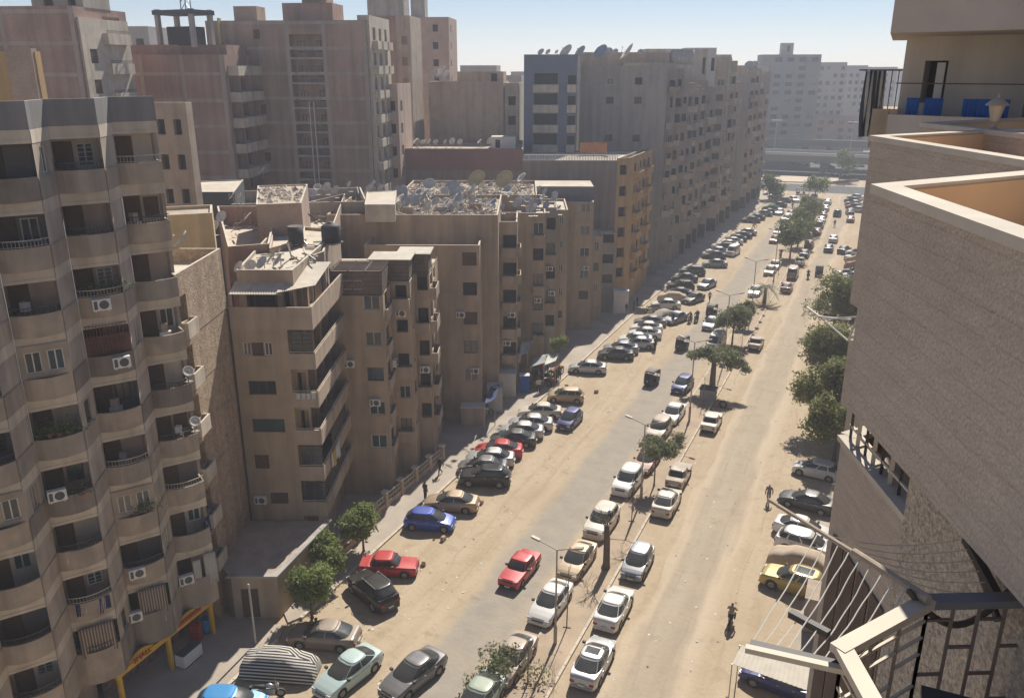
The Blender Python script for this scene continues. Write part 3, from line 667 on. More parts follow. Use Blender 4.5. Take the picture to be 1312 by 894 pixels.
# roof room with ochre walls
p0, p1 = px(176, 318, 22.1), px(276, 312, 22.1)
rr = Bld('roof_room', (p0.x, p0.y), 'ochre walled rooftop room with rubble on its roof', 'rooftop room'); rr.o.location.z = 0
u_ = V2(p1.x - p0.x, p1.y - p0.y); lu = u_.length; u_ /= lu; nv = V2(-u_.y, u_.x)
block(rr, [V2(p0.x, p0.y), V2(p1.x, p1.y), V2(p1.x, p1.y) + nv * 4, V2(p0.x, p0.y) + nv * 4], 15.0, 24.3, mat('plaster_roof_ochre', (.60, .47, .27), .92, .1, .8, streak=True), {0: [(.5, 1.4, 22.2, 24.0, 'open')], }, .25, ROOF_DIRT)

# plants, pipes and clutter on the saw-tooth block
def plant(P, n, r, label, seed):
    o = empty('balcony_plants', P); tag(o, label, 'plants'); pot = MB()
    for i in range(3): MB().lathe([(.001, 0), (.09, 0), (.13, .22), (.11, .23), (.001, .2)], 10, Matrix.Translation((eb.x * (i - 1) * .4, eb.y * (i - 1) * .4, 0))).build('pot', mat('terracotta', (.35, .16, .09), .9, .1), o, True)
    rr_ = np.random.default_rng(seed); v = []
    mb = MB()
    for i in range(n):
        c = Vector((eb.x, eb.y, 0)) * float(rr_.normal()) * r + Vector((nb.x, nb.y, 0)) * float(rr_.normal()) * .12 + Vector((0, 0, .3 + abs(float(rr_.normal())) * .3 - .15)); a = Vector([float(x) for x in rr_.normal(size=3)]).normalized() * .09; b_ = a.cross(Vector([float(x) for x in rr_.normal(size=3)])).normalized() * .04; mb.face([c - a, c - b_, c + a, c + b_])
    mb.build('foliage', LEAF1, o)
plant(on_bay(2, 1.1, 4, 1.0, -.15), 420, .55, 'leafy plants crowding a mid height balcony of the saw-tooth block', 1); plant(on_bay(1, 1.4, 2, .95, -.2), 300, .5, 'plants along the rail of the balcony below the arched white grille', 2); plant(on_bay(1, 1.5, 6, .95, -.1), 160, .35, 'pale trailing plant on a low balcony rail', 3); plant(on_bay(2, 1.2, 5, .7, .05), 120, .5, 'trailing plants hanging below a mid height balcony', 4)
for k, s, z0_, z1_ in ((1, -.05, 4, 30), (2, -.05, 4, 29), (0, -.08, 4, 31)):
    q = rec(k) + eb * s + nb * .1; P = Vector((q.x, q.y, z0_)); tag(MB().tube([(0, 0, 0), (0, 0, z1_ - z0_)], .045, 6).build('drain_pipe', mat('pipe_grey', (.25, .23, .21), .7, .15), None, True, P), 'grey drain pipe running down a fold of the saw-tooth block', 'pipe', 'drain pipes')
for i, (k, fi) in enumerate(((0, 1), (2, 2), (1, 5), (0, 3), (3, 4), (2, 3), (1, 4), (0, 5))):
    P = on_bay(k, .5 + .25 * (i % 4), fi, .12, -.75); t = empty('balcony_clutter', P, .3 * i); tag(t, 'stacked boxes and furniture stored on a balcony of the saw-tooth block', 'clutter', 'balcony clutter'); MB().box(-.3, -.2, 0, .3, .2, .9).build('cabinet', [WHITE, WOOD, TARP][i % 3], t); MB().box(-.2, -.15, .9, .15, .15, 1.35).build('carton', [CANVAS, WHITE, TARP][i % 3], t)
for i, (k, s, fi, m) in enumerate(((1, .8, 1, 'cloth_white'), (0, 1.4, 2, 'towel_grey'), (3, 1.0, 5, 'cloth_navy'), (0, .9, 4, 'towel_grey'), (2, .6, 6, 'cloth_white'), (1, 1.5, 8, 'cloth_white'))):
    cloth('hanging_cloth', on_bay(k, s, fi, 1.05, .06), eb, .45, .55 + .15 * (i % 3), MATS[m], ['white cloth over the rail of the balcony below the roof parapet', 'grey towel over the corner balcony rail beside a pipe', 'navy cloth over a rail near the sliding windows', 'grey towel over a corner balcony rail by a dish', 'white cloth over a rail under the sliding windows', 'white cloth over the lowest rail above the shop sign'][i], 'laundry', .03)
# ------------------------------------------------------------------ brown blocks set at an angle along the left pavement
Uv = V2(math.cos(TH), math.sin(TH)); Vv = V2(-math.sin(TH), math.cos(TH)); nN = right_n(Uv); nS = right_n(Vv)
GB = 'windows'
B = Bld('brown_corner_block', (-37, 47), 'brown plastered corner block with long side balconies, awnings and dishes on its roof')
BL, BR = V2(-38.75, 40.9), V2(-33.6, 43.08); wB = (BR - BL).length
FB = [3.5 + 2.8 * k for k in range(5)]                       # floor slabs above the low annexe
CB = 1.75      # corner balcony width on the near face
sideL = 9.8
# main body is set back behind the corner balcony
i0 = BR - Uv * CB; i1 = i0 + Vv * 1.0; i2 = BR - Uv * .95 + Vv * 1.0; i3 = BR - Uv * .95 + Vv * sideL
block(B, [BL, i0, i1, i2, i3, BL + Vv * (sideL + 1)], 0, 17.5, PL_B, {0: [(.75, 1.3, FB[4] + .95, FB[4] + 1.9, 'win', FRAME_W), (1.35, 2.15, FB[4] + .95, FB[4] + 1.9, 'shut'), (2.2, 2.75, FB[4] + .95, FB[4] + 1.9, 'win', FRAME_W), (.85, 2.75, FB[3] + .95, FB[3] + 1.95, 'win', FRAME_B), (.85, 3.1, FB[2] + .95, FB[2] + 1.95, 'win', FRAME_B), (.75, 1.75, FB[1] + .95, FB[1] + 2.0, 'shut', ), (1.6, 2.85, FB[0] + .95, FB[0] + 1.85, 'shut')],
      3: [(.4 + 2.3 * i, 2.2 + 2.3 * i, z + .15, z + 2.3, 'open') for z in FB for i in range(4)], 2: [(.1, .7, z + .15, z + 2.2, 'open') for z in FB]}, 0.0, ROOF)
for i, zf in enumerate(FB + [17.5]):
    # corner balcony: slab and two parapets
    mb = MB(); zt = zf + (1.12 if i < 5 else 1.55)
    q = [i0 - Uv * .0, BR, BR + Vv * sideL, i3]
    slab = [i0, BR, BR + Vv * sideL, i3, i2, i1]
    mb.face([B.l(x, zf) for x in slab][::-1]); mb.face([B.l(x, zf + .14) for x in slab])
    for a, c in ((q[0] - (Uv * (wB - CB) if i == 5 else Uv * 0), q[1]), (q[1], q[2])):
        d = (c - a).normalized(); n = right_n(d) * .005
        mb.face([B.l(a + n, zf), B.l(c + n, zf), B.l(c + n, zt), B.l(a + n, zt)]); t = right_n(d) * .13
        mb.face([B.l(c - t, zf + .14), B.l(a - t, zf + .14), B.l(a - t, zt), B.l(c - t, zt)]); mb.face([B.l(a + n, zt), B.l(c + n, zt), B.l(c - t, zt), B.l(a - t, zt)])
    bo = mb.build('balcony', PL_B2 if i < 5 else PL_B2, B.o)
    if i < 5:      # beam over the balcony below and a thin rail
        r = MB(); r.beam(B.l(BR - Uv * .07 - Uv * (CB - .1), zt + .12), B.l(BR - Uv * .07 + Vv * .07, zt + .12), .035); r.beam(B.l(BR - Uv * .07 + Vv * .07, zt + .12), B.l(BR - Uv * .07 + Vv * sideL, zt + .12), .035)
        for s in range(8): P = BR - Uv * .07 + Vv * (.1 + s * 1.35); r.beam(B.l(P, zt), B.l(P, zt + .12), .03)
        r.build('railing', CAP, bo)
    if i in (1, 2):  # glazed-in stretches
        z = FB[i - 1] + 1.12
        for s in range(6 if i == 1 else 4):
            P = BR - Uv * .08 + Vv * (1.0 + s * 1.2 + (3 if i == 2 else 0)); add_window(B, P, Vv, z, 1.15, 1.6, 'win', FRAME_B)
    if i in (0, 1, 4):
        z = FB[i] + 1.15 if i < 5 else 0
        add_window(B, BR - Uv * .85 + nN * -.08, Uv, z, 1.5, 1.5, 'grid' if i else 'win', FRAME_B)
MB().tube([B.l(BL + Uv * .08 + nN * .08, 1), B.l(BL + Uv * .08 + nN * .08, 17.5)], .05, 6).build('downpipe', IRON, B.o)
# penthouse on the roof terrace
ph = MB()
PL_ = BL + Uv * .3 + Vv * 1.6; PR_ = BR - Uv * 1.5 + Vv * 1.6
block(B, [PL_, PR_, PR_ + Vv * 15.0, PL_ + Vv * 17.0 - Uv * 2], 17.2, 21.2, PL_B2, {0: [(.5, 2.6, 17.6, 19.9, 'open'), (3.0, 3.7, 17.6, 19.7, 'open')], 1: [(.5 + 1.6 * i, 1.7 + 1.6 * i, 17.6, 19.8, 'open') for i in range(4)]}, 0.25, ROOF)
def awning(name, a, b_, c, d, m, label, ribs=True, lift=0.0):
    """corrugated sheet over posts; a,b near edge, c,d far edge (world points)"""
    o = empty(name, (a[0], a[1], 0)); tag(o, label, 'awning'); base = Vector((a[0], a[1], 0)); rows = []
    for j in range(2):
        r = []
        for i in range(41):
            t = i / 40; p = Vector(a).lerp(Vector(b_), t) if j == 0 else Vector(d).lerp(Vector(c), t); r.append(p - base + Vector((0, 0, .03 * (i % 2))))
        rows.append(r)
    s = MB().grid(rows).build('sheet', m, o); md = s.modifiers.new('s', 'SOLIDIFY'); md.thickness = .02
    return o, base
f3 = lambda q, z: Vector((q.x, q.y, z))
sheet = mat('sheet_pale', (.56, .50, .40), .8, .12, 1.5, col2=(.46, .40, .32))
o, bs = awning('terrace_awning', f3(BL + Uv * .1 + Vv * .25, 19.85), f3(BR - Uv * 2.0 + Vv * .25, 19.85), f3(BR - Uv * 2.0 + Vv * 1.7, 20.35), f3(BL + Uv * .1 + Vv * 1.7, 20.35), sheet, 'pale flat awning over the roof terrace of the brown corner block')
for s in (.3, 1.8, 3.2): P = BL + Uv * s + Vv * .35; MB().beam(Vector((P.x, P.y, 17.5)) - bs, Vector((P.x, P.y, 19.85)) - bs, .06).build('post', IRON, o)
o, bs = awning('corrugated_awning', f3(BR - Uv * 2.3 + Vv * .1, 20.0), f3(BR - Uv * .15 + Vv * 2.0, 20.05), f3(BR - Uv * .2 + Vv * 7.2, 20.5), f3(BR - Uv * 2.4 + Vv * 5.4, 20.9), sheet, 'sloping corrugated awning at the street corner of the roof terrace')
for s in (2.2, 4.6, 7.0): P = BR - Uv * .3 + Vv * s; MB().beam(Vector((P.x, P.y, 17.6)) - bs, Vector((P.x, P.y, 20.1)) - bs, .06).build('post', IRON, o)

def row_wing(b, N, w, d, z1, m, fl0=3.4, fl=2.95, near=(), side=(), par=.9, roofm=ROOF, n=5):
    """wing at 23 degrees with the same opening pattern on every floor; near/side entries (s0,s1,dz0,dz1,kind)"""
    nn = []; ss = []
    for k in range(n):
        z = fl0 + fl * k
        for h in near:
            kd = h[4]
            if isinstance(kd, str) and kd == 'mix': kd = rnd.choice(['win', 'win', 'shut', 'open'])
            nn.append((h[0], h[1], z + h[2], z + h[3], kd))
        for h in side: ss.append((h[0], h[1], z + h[2], z + h[3], h[4]))
    return wing(b, N, TH, w, d, 0, z1, m, nn, ss, par, roofm)

B2 = Bld('wooden_roof_block', (-38, 55), 'brown block with a timber penthouse and an open pergola on its roof')
row_wing(B2, (-34.5, 53.1), 10, 4.6, 17.3, PL_B, near=[(.25, 1.55, .95, 2.1, 'win')], side=[(.8, 2.2, .9, 2.2, 'win')], par=0.0)
row_wing(B2, (-34.5, 57.2), 12, 4.0, 17.5, PL_B, near=[(.3, 1.25, .9, 2.0, 'mix')], side=[(.7, 1.9, .9, 2.2, 'win')], par=0.0)
row_wing(B2, (-34.5, 60.4), 12, 7.0, 17.2, PL_B, near=[(.15, 1.05, .8, 2.2, 'open')], side=[(.6, 2.2, .9, 2.3, 'open'), (3.2, 4.6, .9, 2.2, 'win')], par=0.0)
for (N, ds) in (((-34.5, 57.2), .95), ((-34.5, 60.4), .8)):
    for k in range(5):
        if (k + int(N[1])) % 2: add_balcony(B2, V2(*N) - Uv * .75, Uv, 3.35 + 2.95 * k, 1.4, .55, 1.0, PL_B2)
for k in range(5): add_balcony(B2, V2(-34.5, 60.4) + Vv * 1.5, Vv, 3.3 + 2.95 * k, 2.6, .55, 1.05, PL_B2, .2 if k % 2 else 0)
for k in range(5): add_balcony(B2, V2(-34.5, 53.1) + Vv * 1.6, Vv, 3.3 + 2.95 * k, 2.2, .25, .95, PL_B2)
# timber penthouse boards
TIM = mat('old_timber', (.20, .155, .12), .9, .2, 3.0, streak=True); TIM2 = mat('old_timber_dark', (.13, .10, .08), .9, .2, 3.0)
def board_room(label, N, w, d, z0, h, th=TH, glazed=True):
    u = V2(math.cos(th), math.sin(th)); v = V2(-math.sin(th), math.cos(th)); n = right_n(u); N = V2(*N); A0 = N - u * w
    o = Bld('timber_room', (N.x, N.y), label, 'rooftop room')
    MB().prism([o.l(x)[:2] for x in (A0, N, N + v * d, A0 + v * d)], z0, z0 + h).build('core', TIM2, o.o)
    nb_ = 5
    for j in range(nb_):      # boards on the near face
        za = z0 + .05 + j * (h - .1) / nb_; zb = za + (h - .1) / nb_ - .04
        MB().face([o.l(A0 + n * .03, za), o.l(N + n * .03, za), o.l(N + n * .03, zb), o.l(A0 + n * .03, zb)]).build('board', TIM, o.o)
    k = max(2, int(d / 1.1))
    for j in range(k): add_window(o, N + v * (d * (j + .5) / k) + right_n(v) * .03, v, z0 + .35, d / k - .12, h - .6, 'win', FRAME_W)
    rp = MB().prism([o.l(x)[:2] for x in (A0 - u * .15 - v * .2, N + u * .2 - v * .2, N + u * .2 + v * (d + .2), A0 - u * .15 + v * (d + .2))], z0 + h, z0 + h + .08).build('roof', sheet, o.o)
    return o
# roofless timber room with open pergola on top
N = V2(-34.6, 53.25); o = board_room('timber boarded roof room with two white sashes, open pergola on top', (N.x, N.y), 4.0, 3.3, 17.3, 1.9)
bpy.data.objects.remove([c for c in o.o.children if c.name.startswith('roof')][0])
for i in range(4): P = N - Uv * (i * 1.3); MB().beam(o.l(P, 19.25), o.l(P + Vv * 3.3, 19.25), .08).build('rafter', FRAME_W if i % 2 else TIM, o.o)
for i in range(9): P = N + Vv * (i * .41) ; MB().beam(o.l(P + Uv * .1, 19.32), o.l(P - Uv * 4.0, 19.32), .05).build('rafter', TIM, o.o)
for s in (1.9, 2.7): add_window(o, N - Uv * s + nN * .06, Uv, 17.75, .65, .75, 'win', FRAME_W, GLASS2)
board_room('timber roof room with pale flat roof behind the pergola', (-34.62, 57.35), 3.2, 2.8, 17.5, 1.75)
board_room('smaller timber roof room with white sashes beside the plain parapet', (-34.62, 60.55), 2.6, 2.6, 17.2, 1.9)

C = Bld('rubble_roof_block', (-40, 73), 'brown block with a rubble covered roof crowded with satellite dishes')
row_wing(C, (-34.5, 70.2), 11, 5.2, 18.1, PL_B, near=[(.3, 1.65, .9, 2.2, 'mix')], par=.9)
C2N = (-34.6, 74.6)
row_wing(C, C2N, 17, 14, 20.3, PL_B, near=[], par=.45, roofm=ROOF_DIRT)
row_wing(C, (-34.5, 79.2), 9, 6, 18.9, PL_B2, near=[(.1, 1.5, .9, 2.3, 'open')], par=.9)
for k in range(5):
    add_balcony(C, V2(-34.5, 79.2) - Uv * .85, Uv, 3.35 + 2.95 * k, 1.6, .5, 1.0, PL_B2, .15 if k % 2 else 0); add_balcony(C, V2(-34.5, 79.2) + Vv * 1.3, Vv, 3.35 + 2.95 * k, 2.4, .4, 1.0, PL_B2)
D = Bld('stepped_brown_block', (-40, 90), 'brown block stepping back in three narrow fronts behind the street market')
row_wing(D, (-34.5, 87.2), 12, 4.5, 18.6, PL_B, near=[(.2, 1.4, .9, 2.3, 'mix')], par=.3)
row_wing(D, (-34.5, 90.8), 12, 4.5, 18.7, PL_C, near=[(.15, 1.2, .9, 2.3, 'mix')], par=.3)
row_wing(D, (-34.5, 94.5), 12, 9, 17.9, PL_B, near=[(.5, 1.0, 1.0, 1.9, 'win')], par=.3)
wing(D, (-36.5, 89.5), TH, 16, 13, 17, 20.2, PL_B, par=.4, roofm=ROOF_DIRT)
for k in range(5):
    for Nn in ((-34.5, 87.2), (-34.5, 90.8)):
        if (k + int(Nn[1])) % 2: add_balcony(D, V2(*Nn) - Uv * .7, Uv, 3.3 + 2.95 * k, 1.3, .5, 1.0, PL_B2, .15)
E_ = Bld('plain_brown_block', (-40, 106), 'plain brown block with a flat grey roof slab beside the ochre building')
row_wing(E_, (-34.5, 104.3), 15, 5.5, 17.5, PL_B, near=[(.4, 1.7, .9, 2.1, 'mix')], par=.2, roofm=ROOF)
row_wing(E_, (-34.5, 108.8), 10, 6.0, 12.1, PL_B, near=[(.5, 1.2, .9, 2.1, 'win')], n=3, par=.2)
row_wing(E_, (-34.3, 114.3), 10, 4.0, 11.8, PL_C, near=[(.3, 1.9, .9, 2.2, 'mix')], n=3, par=.2)
wing(E_, (-35.0, 105.5), TH, 9, 6, 17.3, 19.3, mat('slate_render', (.20, .20, .21), .9, .1), par=0.0)
# awnings / kiosk fronts at the foot of these blocks are added further down

# ------------------------------------------------------------------ ochre building with the long brick end wall
Fo = Bld('ochre_block', (-40, 118), 'ochre fronted block with a long bare brick and render end wall and white balustrade')
fN = V2(-35.3, 116.6); fL = fN - Uv * 30
sideN = V2(-33.9, 118.2); sideF = V2(-34.6, 133.5)
zs = [3.6 + 3.0 * k for k in range(6)]
block(Fo, [fN - Uv * 13.5, fN, fN + V2(-.3, 17), fN - Uv * 14 + Vv * 14], 0, 21.6, mat('render_brown', (.29, .235, .20), .92, .08, .5, streak=True), {}, .15, ROOF)
wing(Fo, fN - Uv * 13.45, TH, 17, 15, 0, 23.2, mat('render_brown', (.3, .25, .2)), par=.5, roofm=ROOF_DIRT)
n_ = right_n(Uv) * .03; mbk = MB(); a, c = fN - Uv * 30.4 + n_, fN - Uv * 13.5 + n_
mbk.face([Fo.l(a, 20.2), Fo.l(c, 20.2), Fo.l(c, 23.22), Fo.l(a, 23.22)]).build('brick_panel', mat('brick_dark_red', (.27, .15, .13), .95, .1, .5, fine=.1), Fo.o)
hsf = []
for k, z in enumerate(zs):
    for s in (3.0, 6.5, 9.0, 12.2): hsf.append((s, s + 1.2, z + .9, z + 2.2, 'win' if (k + int(s)) % 3 else 'open'))
nearf = [(.5, 1.7, z + .9, z + 2.3, 'open') for z in zs]
block(Fo, [fN + V2(.0, .05), sideN, sideF, fN + V2(-.6, 15.5)], 0, 21.9, PL_YEL, {0: nearf, 1: hsf}, .9, ROOF)
for k, z in enumerate(zs):
    d = (sideF - sideN).normalized()
    for s in (4.4, 11.0): add_balcony(Fo, sideN + d * s, d, z, 3.2, .9, 1.0, PL_YEL)
bal = MB(); q0, q1 = fN - Uv * 13.3 + n_ * 0, fN
for i in range(60): P = q0 + (q1 - q0) * (i / 59) - right_n(Uv) * .1; bal.beam(Fo.l(P, 21.6), Fo.l(P, 22.3), .1)
bal.beam(Fo.l(q0 - right_n(Uv) * .1, 22.35), Fo.l(q1 - right_n(Uv) * .1, 22.35), .16, .1); bal.build('balustrade', FRAME_W, Fo.o)
# white hut on the brick roof
t = Bld('roof_hut', (px(645, 188, 23).x, px(645, 188, 23).y), 'small white hut on the brick-walled roof beside the balustrade', 'hut'); q = V2(t.p.x, t.p.y)
block(t, [q - Uv * 1.8, q + Uv * 1.8, q + Uv * 1.8 + Vv * 3, q - Uv * 1.8 + Vv * 3], 22.6, 24.4, FRAME_W, {0: [(.6, 1.3, 22.8, 24.0, 'open')]}, 0)
for i, cx in enumerate((752, 768)):
    P = px(cx, 197, 21.7); cloth('hanging_rug', Vector((P.x, P.y, 23.4)), Uv, 2.2, 1.6, mat('rug_orange', (.50, .22, .10), .95, .15, 3), 'orange rug hung on the ochre block roof behind the balustrade', 'rug', .04, 'orange rugs on the roof')

# ------------------------------------------------------------------ tall blocks further along the left side
def tall(name, label, N, th, w, d, z1, m, fl=3.0, near=(), side=(), par=.9, frame=None, z0f=3.6, n=None, roofm=ROOF_DIRT, only=None, group=None, extra=()):
    b = Bld(name, (N[0], N[1]), label, 'apartment block', group); n = n or int((z1 - z0f) / fl); hn = list(extra); hs = []
    for k in range(n):
        z = z0f + fl * k
        for h in near:
            if only is None or k in only: hn.append((h[0], h[1], z + h[2], z + h[3], h[4] if h[4] != 'mix' else rnd.choice(['win', 'win', 'open', 'shut'])))
        for h in side: hs.append((h[0], h[1], z + h[2], z + h[3], h[4]))
    wing(b, N, th, w, d, 0, z1, m, hn, hs, par, roofm)
    if frame: frame_bands(b, N, th, w, z0f - .4, z1, fl, frame)
    return b
G = tall('grey_end_wall_block', 'tall grey block with a near blank end wall and dishes along its roof', (-34.5, 140.0), TH, 14, 10, 34.4, PL_C, near=[(4.0, 5.2, .9, 2.0, 'mix'), (8.6, 9.8, .9, 2.0, 'mix')], only=(5, 6, 8, 9))
Gs = [(-34.3, 145.5, 34.9), (-34.0, 149.5, 34.0), (-33.8, 153.5, 33.6)]
for x, y, z in Gs:
    u, v, N = wing(G, (x, y), TH, 9, 6, 0, z, PL_C, [(.15 + .3 * rnd.random(), .7 + .5 * rnd.random(), 3.7 + 3 * k, 5.0 + 3 * k + .5 * rnd.random(), rnd.choice(['open', 'shut', 'win'])) for k in range(10) if rnd.random() < .8], [], .6, ROOF)
    for k in range(10):
        if rnd.random() < .75: add_balcony(G, N - u * rnd.choice([.6, .8, 1.0]), u, 3.2 + 3 * k, rnd.choice([.9, 1.2, 1.5]), rnd.choice([.4, .7, .9]), rnd.choice([.9, 1.1]), rnd.choice([PL_CREAM, PL_C, PL_B2, PL_A]))
wing(G, (-36, 147), TH, 15, 9, 34, 36.6, PL_B2, par=.3)
teeth = [('balcony_tower', 'tall grey block with stacked balconies below the cream penthouse', [(158, 'balc', 31.5, PL_C), (163.5, 'win', 31.0, PL_C), (170, 'balc', 31.8, PL_B2), (176, 'balc', 30.6, PL_C)]),
         ('balcony_tower', 'tall pale block with bright balcony edges beyond the cream penthouse', [(184, 'win', 36.2, PL_B2), (190, 'balc', 36.8, PL_CREAM), (195.5, 'balc', 35.6, PL_B2)]),
         ('balcony_tower', 'shorter block with glazed balconies before the blank grey wall', [(202, 'win', 31.2, PL_B2)]),
         ('balcony_tower', 'tall block with a blank grey end wall towards the end of the street', [(213, 'blank', 32.2, PL_C), (219, 'balc', 34.5, PL_PINK)]),
         ('balcony_tower', 'last tall brown block before the flyover', [(228, 'balc', 34.0, PL_B), (236, 'win', 32.5, PL_C), (243, 'balc', 33.2, PL_B2)])]
for nm, lab, tt in teeth:
    b = Bld(nm, (-38, tt[0][0] + 4), lab, 'apartment block')
    for i, (y, sty, z, m) in enumerate(tt):
        x = -33.9 + (y - 158) * .03; x += rnd.uniform(-.5, .4); nf_ = int((z - 7) / 3); hn = [(.15, 2.3, .15, 3.0, 'open')]
        for k in range(nf_):
            zz = 6.4 + 3 * k
            if sty == 'win':
                if rnd.random() < .85: hn.append((.5, 2.0, zz + .2, zz + 1.5, rnd.choice(['open', 'win', 'shut'])))
            elif sty == 'balc':
                s0_ = rnd.uniform(.1, .6); (hn.append((s0_, s0_ + rnd.uniform(.5, 1.1), zz + rnd.uniform(0, .5), zz + rnd.uniform(1.3, 2.0), rnd.choice(['open', 'open', 'win', 'shut']))) if rnd.random() < .8 else None)
                if rnd.random() < .4: hn.append((1.7, 2.4, zz + .2, zz + 1.4, rnd.choice(['win', 'shut'])))
        u, v, N = wing(b, (x, y), TH, 12, 8.0, 0, z, m, hn, [], .7, ROOF)
        for k in range(nf_ + 1):
            if sty == 'balc' and rnd.random() < .85: add_balcony(b, N - u * rnd.choice([.7, .8, 1.1]), u, 5.4 + 3 * k, rnd.choice([1.3, 1.6, 2.2]), rnd.choice([.5, .8, 1.1]), rnd.choice([.9, 1.05, 1.3]), rnd.choice([PL_CREAM, PL_C, PL_B2, PL_A2, PL_PINK, m]), .2 if rnd.random() < .3 else 0)
            if sty != 'blank' and rnd.random() < .6: add_balcony(b, N + v * 1.6, v, 5.4 + 3 * k, 2.2, .7, 1.05, rnd.choice([PL_CREAM, PL_B2, PL_C]))
            if sty == 'win' and rnd.random() < .35: add_balcony(b, N - u * 1.3, u, 5.4 + 3 * k, 1.9, .5, .9, rnd.choice([PL_CREAM, PL_C]))
P = px(900, 115, 34.2)
cb = Bld('cream_penthouse', (-36, 168), 'pale cream rooftop storey with blank walls on the tall grey block', 'rooftop room')
wing(cb, (-34.6, 171.6), TH, 12, 6, 29, 37.6, PL_CREAM, [(.3, .9, 33, 36, 'open')], [], .3); wing(cb, (-34.0, 177.0), TH, 6, 5, 29, 37.9, FRAME_W, [(.2, .9, 33.5, 36, 'open')], [], .3)

# ------------------------------------------------------------------ tall blocks behind, across the back lots
def bgN(ur, d): q = at(ur, d); return (q.x, q.y)
def wid(ul, ur, d): return (at(ul, d) - at(ur, d)).length * 1.02
BT = math.radians(19)
b1 = tall('brick_tower', 'red brick tower with a cream side wall at the far left skyline', bgN(105, 89), BT, 26, 10, zat(105, 8, at(105, 89)), BRICK, side=[(1.5, 2.8, .8, 2.3, 'shut'), (5.2, 8.5, .9, 2.6, 'open')], frame=(.1, 7.5, 14.5, 21))
N1 = V2(*bgN(105, 89)); u1 = V2(math.cos(BT), math.sin(BT)); v1 = V2(-math.sin(BT), math.cos(BT))
wing(b1, N1 + u1 * .25 + v1 * .3, BT, 1.0, 9.4, 0, zat(105, 22, at(105, 89)), PL_CREAM, [], [(1.2, 2.6, 3.6 + 3 * k + .9, 3.6 + 3 * k + 2.3, 'shut') for k in range(11)], 0)
for k in range(12): add_balcony(b1, N1 + u1 * .25 + v1 * 6.6, v1, 3.4 + 3 * k, 4.6, .6, 1.1, PL_CREAM, .3)
wing(b1, N1 - v1 * -2, BT, 5.5, 5, zat(105, 10, at(105, 89)) - .2, zat(105, -12, at(105, 89)), PL_C, [(.8, 1.6, zat(105, 6, at(105, 89)), zat(105, -8, at(105, 89)), 'open'), (3.2, 4.2, zat(105, 6, at(105, 89)), zat(105, -8, at(105, 89)), 'open')], [], 0)
q = at(48, 60); b0 = tall('yellow_brick_stump', 'low block with a yellow front and tan brick end showing above the near roof', (q.x, q.y), BT, 4.2, .6, zat(30, 66, q), PL_YEL, par=.0); wing(b0, (q.x + .05, q.y - .3), BT, 1.9, .6, 20, zat(30, 62, q), BRICK2, par=.0)
b2 = tall('brick_tower', 'brick tower with a water tank frame and lattice mast on its roof', bgN(288, 103), BT, 15.5, 9, zat(288, 70, at(288, 103)), BRICK, frame=(.1, 5.0, 10.0, 15), side=[(1.0, 2.2, .8, 2.3, 'open'), (4.5, 6, .8, 2.3, 'open')])
N2 = V2(*bgN(288, 103))
for k in range(11): add_balcony(b2, N2 + v1 * 2.6, v1, 3.2 + 3 * k, 3.6, 1.3, 1.1, PL_CREAM); add_balcony(b2, N2 + v1 * 6.8, v1, 3.2 + 3 * k, 3.0, 1.3, 1.1, PL_CREAM)
wing(b2, N2 - u1 * .2 + v1 * 1.5, BT, 15, 6, zat(288, 70, at(288, 103)) - 1, zat(288, 57, at(288, 103)), BRICK, par=.2)
zr2 = zat(288, 57, at(288, 103))
q = at(243, 106); t = empty('water_tank_frame', (q.x, q.y, zr2 - .3)); tag(t, 'concrete frame with a dark tank on the brick tower roof', 'tank frame')
for x in (-2.6, 2.6):
    for y in (-1.5, 1.5): MB().box(x - .25, y - .25, 0, x + .25, y + .25, 4.2).build('post', CONC, t)
MB().box(-3, -1.9, 3.6, 3, 1.9, 4.1).build('platform', mat('slate_dark', (.10, .11, .13), .9, .1), t); MB().box(-1.7, -1.2, .2, 1.9, 1.2, 2.3).build('tank', TANK, t)
mst = empty('lattice_mast', (q.x + .5, q.y, zr2 + 3.8)); tag(mst, 'thin steel lattice mast above the tank frame', 'mast')
for sx in (-.4, .4):
    for sy in (-.4, .4): MB().beam((sx, sy, 0), (sx * .6, sy * .6, 7), .09).build('leg', GALV, mst)
for i in range(8):
    z = i * .85; r = .4 * (1 - .057 * i); MB().beam((-r, -r, z), (r, -r, z + .85), .06).build('brace', GALV, mst); MB().beam((r, r, z), (-r, r, z + .85), .06).build('brace', GALV, mst)
z3 = zat(400, 26, at(400, 110))
b3 = tall('bare_brick_tower', 'wide bare brick tower with a recessed light well and a yellow pipe on its edge', bgN(472, 110), BT, 20.5, 12, z3, mat('brick_grey_brown', (.40, .285, .22), .95, .14, .35, col2=(.32, .245, .20), mix=.15, c2scale=.2, fine=.1, streak=True), near=[(13.6, 14.4, .9, 2.0, 'shut')], only=(4, 6, 8, 11), frame=(.05, 9.95, 5.2, 19.9), extra=[(5.7, 9.9, 5.0, 38.0, 'rec')], side=[(2, 3.4, .8, 2.3, 'open'), (6, 7.5, .8, 2.3, 'open')], par=.4)
N3 = V2(*bgN(472, 110))
for k in range(11):
    for s_ in (6.4, 8.9): add_window(b3, N3 - u1 * s_ - right_n(u1) * 1.44, u1, 6.0 + 3 * k, .9, 1.3, 'win', FRAME_B, GLASS)
    MB().beam(b3.l(N3 - u1 * 9.9 - right_n(u1) * .5, 5.2 + 3 * k), b3.l(N3 - u1 * 5.7 - right_n(u1) * .5, 5.2 + 3 * k), .9, .25).build('floor_beam', CONC, b3.o)
